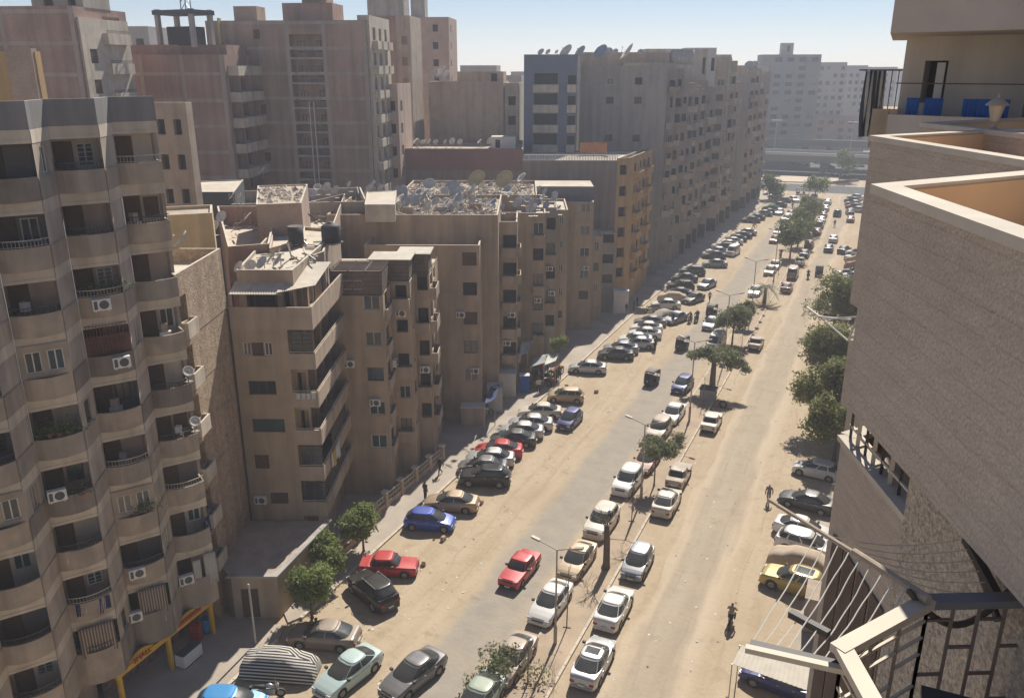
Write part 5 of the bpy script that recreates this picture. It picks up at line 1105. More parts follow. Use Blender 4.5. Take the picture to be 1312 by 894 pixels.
# ------------------------------------------------------------------ stone clad building on the right, with pointed terraces
ZP = 32.9
Rb = Bld('stone_clad_building', (1.5, 12.0), 'stone clad building with pointed terraces rising beside the viewer', 'apartment block')
v2 = lambda q: V2(q.x, q.y)
def tooth(t, dn, ln, df, lf, z0, z1, thick=.22):
    """terrace parapet: near wall from the tip along dn, far wall along df"""
    dn = dn.normalized(); df = df.normalized(); a = t + dn * ln; c = t + df * lf; mb = MB()
    nn = -right_n(-dn); nf = -right_n(df); k = 1.0 / max(.25, (1 + nn.dot(nf))); ti = t - (nn + nf) * (thick * k)
    ai, ci = a - nn * thick, c - nf * thick; L = Rb.l; zfl = z1 - .75  # unseen floor set high to bounce sun onto the inner walls
    for p, q in ((a, t), (t, c)): mb.face([L(p, z0), L(q, z0), L(q, z1), L(p, z1)])
    mb.cur = 1
    for p, q in ((ti, ai), (ci, ti)): mb.face([L(p, zfl), L(q, zfl), L(q, z1), L(p, z1)])
    mb.cur = 2; n1, n2 = nn * .03, nf * .03; tt = t + (nn + nf) * (.03 * k)
    for (p, q, r, s) in ((a + n1, tt, ti, ai), (tt, c + n2, ci, ti)): mb.face([L(p, z1 + .03), L(q, z1 + .03), L(r, z1 + .03), L(s, z1 + .03)])
    for p, q in ((a + n1, tt), (tt, c + n2)): mb.face([L(p, z1 - .06), L(q, z1 - .06), L(q, z1 + .03), L(p, z1 + .03)])
    for p, q in ((ti, ai), (ci, ti)): mb.face([L(p, z1 - .02), L(q, z1 - .02), L(q, z1 + .03), L(p, z1 + .03)])
    mb.cur = 3; mb.face([L(a, zfl), L(t, zfl), L(c, zfl)]); mb.cur = 0; mb.face([L(a, z0), L(c, z0), L(t, z0)])
    return mb.build('terrace', [STONE, PL_ORANGE, CAP, PL_ORANGE], Rb.o)
t1 = v2(px(1120, 240, ZP)); t2 = v2(px(1117, 176, ZP)); t3 = v2(px(1180, 161, ZP))
dn1 = (v2(px(1312, 310, ZP)) - t1).normalized(); dn2 = (v2(px(1312, 208, ZP)) - t2).normalized(); dfr = V2(.62, .78)
tooth(t1, dn1, 7.2, dfr, 5.8, 30.62, ZP); tooth(t2, dn2, 7.0, dfr, 3.9, 30.0, ZP); tooth(t3, V2(.5, -.86), 4.0, V2(.58, .81), 4.6, 30.6, ZP + .03)
low = MB(); L = Rb.l
def lowwall(p, q, z0, z1): low.face([L(p, z0), L(q, z0), L(q, z1), L(p, z1)])
# wall below the first terrace (scratched stucco), set back under the overhang
inw = right_n(-dn1); s0 = v2(px(1150, 575, 30.62)) + inw * .16; e1 = s0 + dn1 * 6.8
low.cur = 0; lowwall(e1, s0, 0, 30.66); lowwall(s0, s0 + V2(3.2, .9), 0, 30.66)
# second bay: balcony two storeys down, open loggia with bars, wall to the ground
ZC = 27.5
a2 = v2(px(1078, 562, ZC)); d2_ = (v2(px(1150, 650, ZC)) - a2).normalized(); b2_ = a2 + d2_ * 5.0; o2 = -right_n(-d2_)
low.cur = 1; lowwall(b2_, a2, 0, ZC); lowwall(a2, a2 + dfr * 5, 0, ZC); low.face([L(a2, ZC - .35), L(a2 + dfr * 5, ZC - .35), L(b2_ + V2(2.6, 0), ZC - .35), L(b2_, ZC - .35)])
low.cur = 2; r0 = a2 - o2 * 1.3 + d2_ * .4; lowwall(b2_ - o2 * 1.3, r0, ZC - .35, 30.1); lowwall(r0, r0 + V2(2.2, 2.6), ZC - .35, 30.1)
low.cur = 1
for (p, q) in ((V2(1.0, 19.2), V2(3.8, 23.2)), (V2(3.4, 23.4), V2(4.6, 46)), (V2(2.4, 46), V2(2.4, 80))): lowwall(p, q, 0, 30.5)
low.face([L(V2(11, 2.5), 30.64), L(V2(11, 21), 30.64), L(V2(2.6, 18), 30.64), L(V2(.9, 9.4), 30.64), L(V2(3, 2.2), 30.64)])
lowwall(V2(11, 2), V2(11, 60), 0, 37)
low.build('wall', [ROUGHW, STONE, DARK], Rb.o)
for i in range(7):      # brown shutter panels low on the second bay
    n = o2 * .03; p = a2 + d2_ * (.3 + i * .62); q = p + d2_ * .54
    MB().face([L(q + n, 2), L(p + n, 2), L(p + n, 25.7), L(q + n, 25.7)]).build('panel', mat('panel_brown', (.15, .105, .08), .8, .15, 2.0), Rb.o)
rl = empty('loggia_bars', (a2.x, a2.y, ZC)); tag(rl, 'cream painted iron bars round the open loggia below the stone terraces', 'railing')
q_ = -o2 * .12
for i in range(11): p = d2_ * (.1 + i * .36) + q_; MB().beam((p.x, p.y, 0), (p.x, p.y, 2.45), .07 if i % 2 else .05).build('upright', IRON_C if i % 2 else IRON, rl)
for z in (.3, .8, 1.3, 1.8, 2.3): p = d2_ * .05 + q_; r = d2_ * 3.8 + q_; MB().beam((p.x, p.y, z), (r.x, r.y, z), .045).build('cross_bar', IRON_C, rl)
for z in (.8, 1.8): MB().beam((q_.x, q_.y, z), (q_.x + dfr.x * 2, q_.y + dfr.y * 2, z), .045).build('cross_bar', IRON_C, rl)
MB().beam(L(a2 - d2_ * .03 - o2 * .1, ZC + .02), L(b2_ - o2 * .1, ZC + .02), .34, .1).build('cap', CAP, Rb.o); MB().beam(L(a2 - o2 * .1, ZC + .025), L(a2 + dfr * 2.6, ZC + .025), .3, .1).build('cap', CAP, Rb.o)
# a further bay with white brackets, partly hidden
MB().prism([L(x)[:2] for x in (V2(-.35, 23.2), V2(1.6, 20.7), V2(1.6, 24.5))], 25.2, 27.1).build('bay', STONE, Rb.o)
br = empty('drying_bracket', (-.36, 23.0, 27.1)); tag(br, 'white metal drying bracket on the far bay of the stone building', 'bracket')
for a, b_ in (((0, 0, 0), (-.8, .3, .5)), ((0, 0, .6), (-.8, .3, .5)), ((0, 0, 0), (.15, -.4, .8)), ((.15, -.4, .8), (-.7, .25, .45)), ((-.8, .3, .5), (-1.2, .8, .6))): MB().beam(a, b_, .04).build('bar', FRAME_W, br)

# covered balcony beyond, with blue washing and a dark door
R2M = mat('balcony_beige', (.52, .455, .38), .92, .08, .8, streak=True)
R2 = Bld('covered_balcony_building', (2.5, 25), 'building with a curved covered balcony and blue clothes beyond the pointed terraces', 'apartment block')
front = [V2(-.16 + .79 * i, 23.85 - .214 * i - .39 * math.sin(math.pi * i / 10)) for i in range(11)]
fr = MB()
for p, q in zip(front[:-1], front[1:]): fr.face([R2.l(q, 22), R2.l(p, 22), R2.l(p, ZP), R2.l(q, ZP)]); fr.face([R2.l(q, ZP), R2.l(p, ZP), R2.l(p + V2(.05, .2), ZP), R2.l(q + V2(.05, .2), ZP)])
fr.face([R2.l(V2(-.16, 29), 0), R2.l(V2(-.16, 23.85), 0), R2.l(V2(-.16, 23.85), ZP), R2.l(V2(-.16, 29), ZP)])
fr.build('balcony_parapet', R2M, R2.o)
f2 = [V2(p.x - .2, p.y - .2) for p in front]; sl2 = MB()
for p, q in zip(f2[:-1], f2[1:]):
    sl2.face([R2.l(p, 34.82), R2.l(q, 34.82), R2.l(q, 35.6), R2.l(p, 35.6)])
sl2.face([R2.l(p, 34.82) for p in f2] + [R2.l(V2(f2[10].x, 30), 34.82), R2.l(V2(f2[0].x, 30), 34.82)]); sl2.face([R2.l(V2(f2[0].x, 30), 34.82), R2.l(f2[0], 34.82), R2.l(f2[0], 35.6), R2.l(V2(f2[0].x, 30), 35.6)]); sl2.build('upper_slab', mat('slab_pink', (.50, .42, .36), .9, .08), R2.o)
up = MB()
for p, q in zip(f2[:-1], f2[1:]): up.face([R2.l(p + V2(.3, .4), 35.6), R2.l(q + V2(.3, .4), 35.6), R2.l(q + V2(.3, .4), 40), R2.l(p + V2(.3, .4), 40)])
up.build('upper_glazing', GLASS, R2.o)
w_a, w_b = V2(.05, 26.7), V2(7.9, 24.0); bw = MB()
facet(R2, bw, w_a, w_b, 30.2, 34.84, [(.55, 1.15, 33.1, 34.2, 'open'), (3.1, 4.35, 31.35, 34.3, 'open')]); facet(R2, bw, V2(.05, 33), w_a, 30.2, 34.84, []); bw.face([R2.l(front[0], 31.35), R2.l(front[10], 31.35), R2.l(w_b, 31.35), R2.l(w_a, 31.35)])
bw.build('balcony_wall', [R2M, DARKW, DARK], R2.o)
d = (w_b - w_a).normalized(); inst('door', door_mesh(1.2, 2.9), R2.o, R2.l(w_a + d * 3.72 - right_n(d) * .2, 31.36), math.atan2(d.y, d.x)); MB().beam(R2.l(w_a + d * .95 - right_n(d) * .1, 33.12), R2.l(w_a + d * .95 - right_n(d) * .1, 34.15), .12, .2).build('window_leaf', FRAME_W, R2.o)
MB().tube([R2.l(front[0] + V2(.08, .1), 33.65), R2.l(front[10] + V2(0, .1), 33.65)], .015, 5).build('clothes_wire', IRON, R2.o)
for i, (s, w_) in enumerate(((.45, .3), (.85, .26), (1.05, .2), (1.75, .3), (2.1, .4), (2.5, .22))):
    p = front[0] + (front[10] - front[0]) * (s / 8.2) + V2(.1, .4); cloth('hanging_cloth', Vector((p.x, p.y, 33.30)), V2(1, -.27), w_, .7 + .12 * (i % 3), mat('cloth_blue', (.03, .12, .36), .9, .1), 'blue garment drying on the covered balcony', 'laundry', .05, 'blue washing on the covered balcony')
# end balcony with grille and striped blind
t = empty('end_balcony', (-.55, 31.4, 32.3)); tag(t, 'small end balcony with an iron grille beyond the covered balcony', 'balcony')
MB().box(-.15, -.6, -.8, 1.2, 1.4, .45).build('parapet', PL_B2, t)
for i in range(7): MB().beam((-.1 + i * .2, -.58, .45), (-.1 + i * .2, -.58, 1.65), .03).build('bar', IRON, t)
MB().beam((-.7, -.58, 1.65), (1.2, -.58, 1.65), .045).build('bar', IRON, t)
cloth('striped_blind', Vector((-.72, 30.9, 33.95)), V2(.8, .6), .8, 2.1, STRIPE_BW, 'black and white striped blind hanging at the far balcony end', 'blind', .09)
# lantern on the second terrace wall
lp = px(1272, 168, ZP + .03); lan = empty('garden_lantern', lp); tag(lan, 'small brass lantern standing on the terrace wall', 'lantern')
BRASS = mat('brass_old', (.42, .34, .24), .45, .12, 4, metal=.3); g = 1.55
sc_ = lambda pr: [(r * g, z * g) for r, z in pr]
MB().lathe(sc_([(.001, 0), (.075, 0), (.075, .02), (.035, .035), (.03, .09), (.05, .11), (.001, .11)]), 10).build('foot', BRASS, lan, True); MB().lathe(sc_([(.045, .11), (.085, .28), (.09, .285)]), 6).build('glass_body', mat('lantern_glass', (.50, .42, .30), .3, .1), lan)
MB().lathe(sc_([(.125, .285), (.12, .30), (.07, .345), (.04, .37), (.001, .375)]), 12).build('cap', BRASS, lan, True); MB().lathe(sc_([(.018, .37), (.022, .39), (.008, .41), (.001, .44)]), 8).build('finial', BRASS, lan, True)

# ------------------------------------------------------------------ railing of the balcony one storey down and its drying lines
RZ = 30.4
K0, K1, K2, K3 = px(1190, 770, RZ), px(1080, 830, RZ), px(1135, 930, RZ), px(1325, 767, RZ)
o0 = Vector((K0.x, K0.y, 29.4)); rg = empty('balcony_railing', o0); tag(rg, 'cream topped iron balcony railing with a pointed corner in the foreground', 'railing')
for a, b_, m in ((K0, K1, IRON_C), (K1 - Vector((0, 0, .006)), K2 - Vector((0, 0, .006)), IRON_C), (K0 - Vector((0, 0, .004)), K3 - Vector((0, 0, .004)), IRON)): MB().beam(a - o0, b_ - o0 + (b_ - a).normalized() * (.06 if m is IRON_C else 0), .115, .06).build('top_rail', m if m is IRON_C else mat('rail_grey', (.20, .20, .20), .6, .1), rg)
def rail_run(a, b_, n, m, drop=.95, rungs=5, skip=3):
    for i in range(n + 1): p = a.lerp(b_, i / n) - o0; MB().beam(p + Vector((0, 0, -.05)), p + Vector((0, 0, -drop)), .024).build('upright', mat('rail_brown', (.22, .175, .14), .7, .1), rg)
    for j in range(rungs):
        z = -.16 - j * (drop - .24) / (rungs - 1)
        for i in range(n):
            if (i + j) % skip == skip - 1: continue
            p, q = a.lerp(b_, i / n) - o0, a.lerp(b_, (i + 1) / n) - o0; MB().beam(p + Vector((0, 0, z)), q + Vector((0, 0, z)), .02).build('rung', m if m is IRON_C else mat('rail_brown', (.22, .175, .14)), rg)
rail_run(K0, K1, 3, IRON_C, .95, 6, 4); rail_run(K1, K2, 3, IRON_C, .95, 6, 4); rail_run(K0, K3, 4, IRON, .95, 4, 2)
MB().prism([(q.x - o0.x, q.y - o0.y) for q in (K1, K2, Vector((1.9, 3.3, 0)), Vector((1.75, 5.2, 0)), K3, K0)], -.12, .02).build('balcony_floor', mat('tile_pale', (.55, .46, .34), .8, .1), rg)
P = px(1290, 930, 29.95); tb = empty('balcony_table', (P.x, P.y, 29.42)); tag(tb, 'dark table top seen in shadow behind the railing', 'table')
MB().box(-.5, -.42, .48, .5, .2, .53).build('table_top', mat('table_dark', (.06, .062, .065), .6, .05), tb)
for x in (-.45, .45):
    for y in (-.35, .12): MB().box(x - .03, y - .03, 0, x + .03, y + .03, .48).build('leg', IRON, tb)
pa, pb = px(1190, 768, 30.47), px(985, 640, 30.47)
dl = empty('drying_line_frame', pa); tag(dl, 'outrigger pole with several thin drying lines beyond the railing', 'clothes line')
MB().tube([Vector((0, 0, 0)), (pb - pa) * .42 + Vector((0, 0, .01)), (pb - pa) * .43, pb - pa], [.034, .030, .020, .016], 8).build('pole', mat('pole_rusty', (.42, .34, .25), .8, .2, 8), dl)
pc, pd = px(955, 830, 30.3), px(1090, 860, 30.3)
MB().beam(pc - pa, pd - pa, .05, .04).build('lower_arm', IRON_C, dl); MB().beam(pc - pa + Vector((.02, .07, -.02)), pd - pa + Vector((0, .05, -.02)), .06).build('lower_arm', IRON, dl); MB().beam(px(1012, 785, 30.3) - pa, px(1062, 812, 30.3) - pa, .05).build('spare_arm', IRON, dl)
for i in range(9):
    p = pa.lerp(pb, .64 - i * .066) - pa; q = pc.lerp(pd, .02 + i * .115) - pa
    pts = [p.lerp(q, k / 12) + Vector((.003 * math.sin(k * 1.3 + i * 2), 0, -(.03 + .03 * ((i * 7) % 3)) * math.sin(math.pi * k / 12) + .003 * math.sin(k * 1.7 + i))) for k in range(13)]; MB().tube(pts, .0045, 4).build('line', FRAME_W, dl)
s1, s2 = px(1238, 690, 30.5), px(1284, 775, 30.3)
rk = empty('wall_rack', s1); tag(rk, 'rusty drying rack bracket fixed to the scratched stucco wall', 'bracket'); MB().beam((0, 0, 0), s2 - s1, .06).build('arm', IRON, rk); MB().beam((.05, -.08, -.05), (s2 - s1) * .7 + Vector((.1, 0, -.3)), .04).build('brace', IRON, rk)
for i in range(7):
    p = pa.lerp(pb, .60 - i * .06); q = s1.lerp(s2, i / 6); pts = [p.lerp(q, k / 10) + Vector((0, 0, -.08 * math.sin(math.pi * k / 10))) - pa for k in range(11)]; MB().tube(pts, .005, 4).build('line', CAP, dl)
c0, c1 = px(1165, 757, 30.5), px(1330, 715, 30.6); pts = [c0.lerp(c1, k / 16) + Vector((0, 0, -.42 * math.sin(math.pi * k / 16))) for k in range(17)]
tag(MB().tube([p - c0 for p in pts], .026, 6).build('hanging_cable', mat('cable_brown', (.12, .09, .07), .7, .05), None, True, c0), 'thick brown cable looping from the railing corner', 'cable')
# sill box and awning frames at the foot of the right side
kiosk('shop_box', 'square pale topped concrete box at the foot of the stone building', 1046, 812, 1.8, 2.2, 2.4, PL_B2, 'box', 0.0)

# blocks continuing the right hand side of the street behind the stone building
for i, (y0, y1, z, m, lab) in enumerate(((48, 72, 30.5, PL_B2, 'tan block following the stone building on the right'), (73, 98, 32.0, PL_C, 'grey block second beyond the stone building on the right'), (99, 128, 29.0, PL_A, 'brown block third beyond the stone building on the right'), (129, 160, 31.5, PL_B, 'brown block fourth beyond the stone building on the right'), (161, 200, 30.0, PL_B2, 'tan block fifth beyond the stone building on the right'), (201, 240, 31.0, PL_C, 'grey block last on the right before the junction'))):
    b = Bld('right_row_block', (8, y0 + 8), lab, 'apartment block'); hs = []; n = int((y1 - y0) / 4)
    for k in range(int((z - 4) / 3)):
        for j in range(n):
            if rnd.random() < .85: hs.append((1.2 + j * 4, 2.6 + j * 4, 4.5 + 3 * k, 5.9 + 3 * k, rnd.choice(['open', 'win', 'shut'])))
    block(b, [V2(1.8, y0), V2(16, y0), V2(16, y1), V2(1.8, y1)], 0, z, m, {3: hs}, .8, ROOF)
    for k in range(int((z - 4) / 3)):
        for j in range(0, n, 2): add_balcony(b, V2(1.8, y1 - 1.9 - j * 4), V2(0, -1), 3.6 + 3 * k, 2.4, .9, 1.0, PL_CREAM if j % 4 else m)
# ------------------------------------------------------------------ vehicles
CT = {  # L, W, H, wheelbase, wheel r, hood profile etc.  x forward; top line of the lower body, greenhouse base and roof
    'sedan': dict(L=4.45, W=1.76, H=1.47, wb=2.6, r=.31, top=[(2.22, .45), (2.2, .56), (2.12, .66), (1.9, .75), (1.5, .85), (1.05, .93), (-1.2, .99), (-1.7, 1.02), (-2.05, 1.0), (-2.16, .92), (-2.21, .75), (-2.22, .5)], gb=(1.28, -1.86), gr=(.2, -.9), rw=.72),
    'old': dict(L=4.1, W=1.62, H=1.42, wb=2.45, r=.29, top=[(2.05, .45), (2.04, .74), (1.95, .82), (.9, .88), (-1.1, .9), (-1.35, .92), (-1.98, .90), (-2.04, .76), (-2.05, .45)], gb=(.85, -1.3), gr=(.3, -.95), rw=.8),
    'hatch': dict(L=3.9, W=1.68, H=1.5, wb=2.5, r=.31, top=[(1.95, .45), (1.92, .6), (1.82, .7), (1.5, .82), (1.0, .95), (-1.2, 1.0), (-1.8, 1.0), (-1.92, .9), (-1.95, .5)], gb=(1.3, -1.9), gr=(.25, -1.35), rw=.74),
    'suv': dict(L=4.45, W=1.84, H=1.68, wb=2.65, r=.36, top=[(2.22, .5), (2.2, .74), (2.1, .9), (1.85, .99), (1.05, 1.08), (-1.4, 1.15), (-2.08, 1.14), (-2.19, 1.0), (-2.22, .55)], gb=(1.25, -2.14), gr=(.3, -1.6), rw=.77),
    'van': dict(L=4.6, W=1.7, H=1.95, wb=2.6, r=.31, top=[(2.3, .5), (2.26, .95), (2.1, 1.08), (1.6, 1.12), (-1.6, 1.15), (-2.2, 1.15), (-2.28, 1.0), (-2.3, .5)], gb=(2.05, -2.24), gr=(1.25, -2.05), rw=.84),
}
def car_meshes(kind, fine=True):
    key = (kind, fine)
    if key in _wc: return _wc[key]
    c = CT[kind]; Lh = c['L'] / 2; hw = c['W'] / 2; r = c['r']; wb = c['wb'] / 2; sill = .2; out = {}
    tx = [p[0] for p in c['top']][::-1]; tz = [p[1] for p in c['top']][::-1]
    xs = sorted(set([round(v, 3) for v in np.linspace(-Lh, Lh, 33 if fine else 17)] + [round(p[0], 3) for p in c['top']] + ([round(sx * wb + k * (r + .06), 3) for sx in (-1, 1) for k in (-1, -.92, -.7, -.35, 0, .35, .7, .92, 1)] if fine else [])))
    ra = r + .06
    def ztop(x): return float(np.interp(x, tx, tz))
    def wid_(x): return hw * (1 - (.10 if kind in ('old', 'van') else .22) * (abs(x) / Lh) ** 6)
    def zlow(x):
        z = sill + .05 * (abs(x) > Lh * .9)
        for s in (-1, 1):
            d = abs(x - s * wb)
            if d < ra: z = max(z, r + math.sqrt(ra * ra - d * d))
        return z
    rows = []
    for x in xs:
        zt = ztop(x); w_ = wid_(x); zl = min(zlow(x), zt - .12); zm = max(zl + .02, min(.62, zt - .09))
        half = [(w_ * .96, zl), (w_, zm), (w_ * .985, max(zm + .01, zt - .07)), (w_ * .93, zt - .012), (w_ * .55, zt + .012), (0, zt + .02)]
        rows.append([(x, -y, z) for y, z in half] + [(x, y, z) for y, z in half[-2::-1]])
    mb = MB().grid(rows); mb.face(rows[0]); mb.face(rows[-1][::-1])
    # greenhouse: rounded rings from the belt line up to the roof
    gb, gr = c['gb'], c['gr']; zb = lambda x: ztop(x) - .03; H_ = c['H']; wbse = hw * .935; wr = hw * c['rw']; ne = 5.0 if kind in ('old', 'van') else 3.8
    def ring(j):
        f0 = gb[0] + (gr[0] - gb[0]) * j; f1 = gb[1] + (gr[1] - gb[1]) * j; bul = .05 * math.sin(math.pi * j)
        return (f0 + f1) / 2, (f0 - f1) / 2 + bul * .6, wbse + (wr - wbse) * j + bul * .5
    def zj(x, j): return zb(max(min(x, gb[0]), gb[1])) * (1 - j) + (H_ - .06) * j
    def ell(xc, a_, b_, t):
        ct, st = math.cos(t), math.sin(t); return xc + a_ * math.copysign(abs(ct) ** (2 / ne), ct), b_ * math.copysign(abs(st) ** (2 / ne), st)
    nt_ = 28 if fine else 16; rings = []
    for j in (0, .3, .65, .92, 1.0):
        xc, a_, b_ = ring(j); rr = []
        for k in range(nt_ + 1): x, y = ell(xc, a_, b_, 2 * math.pi * k / nt_); rr.append((x, y, zj(x, j)))
        rings.append(rr)
    xc, a_, b_ = ring(1.0)
    for sc, dz in ((.965, .035), (.85, .052), (.5, .06), (.01, .062)): rings.append([(xc + (p[0] - xc) * sc, p[1] * sc, H_ - .06 + dz) for p in rings[4]])
    mb.grid(rings)
    out['body'] = mb.mesh('body', BLKPLAS)
    for p in out['body'].polygons: p.use_smooth = True
    try: out['body'].set_sharp_from_angle(angle=math.radians(38))
    except Exception: pass
    def patch(name, pts): return MB().grid(pts).mesh(name, CARGLASS, True)
    def end_pts(sg, y0, j0, j1):
        rows_ = []
        for j in np.linspace(j0, j1, 5):
            xc, a_, b_ = ring(j); r_ = []
            for y in np.linspace(-y0, y0, 9): x = xc + sg * (a_ * (1 - abs(y) ** ne) ** (1 / ne) + .008); r_.append((x, y * b_, zj(x, j) + .006))
            rows_.append(r_)
        return rows_
    out['windshield'] = patch('windshield', end_pts(1, .84, .05, .90)); out['rear_window'] = patch('rear_window', end_pts(-1, .80, .10 if kind in ('sedan', 'old') else .30, .88))
    def side_q(f0, f1, s):
        rows_ = []
        for j in np.linspace(.13, .86, 4):
            xc, a_, b_ = ring(j); r_ = []
            for f in np.linspace(f0, f1, 7): q = (f * 2 - 1); x = xc + a_ * q; r_.append((x, s * (b_ * (1 - abs(q) ** ne) ** (1 / ne) + .007), zj(x, j) + .003))
            rows_.append(r_)
        return patch('side_window', rows_)
    cuts = [(.09, .47), (.51, .90)] if kind in ('sedan', 'old') else [(.05, .22), (.26, .56), (.60, .91)]
    out['sides'] = [side_q(p, q, s) for p, q in cuts for s in (-1, 1)]
    n = 16 if fine else 10
    M = Matrix.Rotation(math.pi / 2, 4, 'X'); ty = MB(); ty.lathe([(r * .62, -.1), (r * .93, -.1), (r, -.075), (r, .075), (r * .93, .1), (r * .62, .1)], n, M); out['tyre'] = ty.mesh('wheel', TYRE, True)
    rm = MB(); rm.lathe([(.001, .085), (r * .2, .09), (r * .3, .07), (r * .62, .092)], n, M)
    for k in range(5):
        a = k * 2 * math.pi / 5; rm.beam((math.cos(a) * r * .15, -.095, math.sin(a) * r * .15), (math.cos(a) * r * .6, -.095, math.sin(a) * r * .6), .06, .02, (0, 1, 0))
    out['rim'] = rm.mesh('rim', RIM, True)
    out['under'] = MB().box(-Lh * .93, -hw * .8, .17, Lh * .93, hw * .8, .5).mesh('underbody', BLKPLAS)
    zt = ztop(Lh * .95); zr_ = ztop(-Lh * .985)
    hl = MB(); hl.box(Lh - .32, -hw * .84, zt - .16, Lh - .04, -hw * .5, zt - .02); out['headlight'] = hl.mesh('headlight', HEADL)
    tl = MB(); tl.box(-Lh - .005, -hw * .82, zr_ - .26, -Lh + .2, -hw * .52, zr_ - .1); out['taillight'] = tl.mesh('taillight', TAILL)
    out['grille'] = MB().box(Lh - .05, -hw * .45, zt - .2, Lh + .014, hw * .45, zt - .08).mesh('grille', BLKPLAS)
    out['bumper'] = [MB().box(Lh - .2, -hw * .72, .24, Lh + .03, hw * .72, .40).mesh('bumper', BLKPLAS), MB().box(-Lh - .03, -hw * .72, .26, -Lh + .2, hw * .72, .42).mesh('bumper', BLKPLAS)]
    out['plate'] = [MB().box(Lh + .03, -.2, .28, Lh + .042, .2, .39).mesh('number_plate', PLATE), MB().box(-Lh - .065, -.2, .46, -Lh - .012, .2, .58).mesh('number_plate', PLATE)]
    out['mirror'] = MB().box(gb[0] - .5, -hw - .13, zb(.6) + .02, gb[0] - .36, -hw + .06, zb(.6) + .16).mesh('mirror', BLKPLAS)
    hd = [];
    for s in (-1, 1):
        for x in (-.05, -.95): hd.append(MB().box(x - .11, s * (hw + .012) - .012, ztop(x) - .16, x + .05, s * (hw + .012) + .008, ztop(x) - .125).mesh('door_handle', RIM))
    out['handle'] = hd
    _wc[key] = out; return out
PAINT = {}
def paint(nm, col, dust=.35, metal=.25):
    if nm not in PAINT: PAINT[nm] = mat('paint_' + nm, col, .32, .03, 3.0, metal=metal, spec=.5, dust=dust, coat=.3)
    return PAINT[nm]
COLS = dict(white=((.66, .65, .62), .38, 0.), cream=((.60, .55, .45), .45, 0.), silver=((.42, .42, .42), .25, .4), grey=((.15, .15, .155), .2, .3), dark=((.045, .048, .055), .18, .3), black=((.010, .010, .011), .07, .1), red=((.46, .02, .026), .16, .1), maroon=((.20, .05, .05), .5, .1), blue=((.018, .07, .38), .16, .2), navy=((.018, .028, .14), .14, .2), gold=((.36, .26, .16), .45, .3), mint=((.42, .55, .53), .25, .1), sage=((.24, .33, .26), .4, .1), tan=((.38, .31, .22), .75, .1), yellow=((.38, .29, .08), .35, .25), brown=((.22, .18, .15), .6, .2), steel=((.20, .22, .26), .3, .3), dusty=((.40, .33, .27), .9, .0), sky=((.03, .28, .62), .15, .1))
def add_car(p, rz, kind, col, label, group=None, fine=True, rails=False, sunroof=False):
    """p ground centre"""
    m = car_meshes(kind, fine); c = CT[kind]; hw = c['W'] / 2
    o = empty({'sedan': 'parked_car', 'old': 'old_car', 'hatch': 'hatchback', 'suv': 'suv', 'van': 'van'}[kind], (p[0], p[1], 0), rz); tag(o, label, {'suv': 'suv', 'van': 'van'}.get(kind, 'car'), group)
    b = inst('body', m['body'], o); b.material_slots[0].link = 'OBJECT'; b.material_slots[0].material = paint(col, *COLS[col])
    inst('underbody', m['under'], o); inst('windshield', m['windshield'], o); inst('rear_window', m['rear_window'], o)
    for s in m['sides']: inst('side_window', s, o)
    for sx in (-1, 1):
        for sy in (-1, 1):
            w_ = inst('wheel', m['tyre'], o, (sx * c['wb'] / 2, sy * (hw - .11), c['r']), 0 if sy < 0 else math.pi)
            if fine: inst('rim', m['rim'], w_)
    for sy in (1, -1):
        h = inst('headlight', m['headlight'], o); h.scale = (1, sy, 1); t = inst('taillight', m['taillight'], o); t.scale = (1, sy, 1)
        if fine: mi = inst('mirror', m['mirror'], o); mi.scale = (1, sy, 1)
    for x in m['bumper']:
        bo = inst('bumper', x, o)
        if kind not in ('old',): bo.material_slots[0].link = 'OBJECT'; bo.material_slots[0].material = paint(col, *COLS[col])
    if fine:
        inst('grille', m['grille'], o)
        for x in m['plate']: inst('number_plate', x, o)
        for x in m['handle']: inst('door_handle', x, o)
    if rails:
        for s in (-1, 1): MB().tube([(.35, s * hw * .66, c['H'] - .02), (.25, s * hw * .68, c['H'] + .05), (-1.3, s * hw * .68, c['H'] + .05), (-1.4, s * hw * .66, c['H'] - .02)], .02, 5).build('roof_rail', RIM, o)
    if sunroof: MB().box(-.55 if not rails else -1.2, -.42, c['H'] - .004, .05, .42, c['H'] + .006).build('sunroof', CARGLASS, o)
    return o
def seg(F_, R_, z=.55):
    a, b_ = px(*F_, z), px(*R_, z); d = a - b_; return (a + b_) / 2, math.atan2(d.y, d.x)
def C2(front, rear, kind, col, label, snap=None, **k):
    p, rz = seg(front, rear)
    if snap is not None: rz = math.radians(snap)
    return add_car(p, rz, kind, col, label, **k)
def C1(u, v, rz, kind, col, label, group=None, fine=True, z=.7, **k): return add_car(px(u, v, z), math.radians(rz), kind, col, label, group, fine, **k)
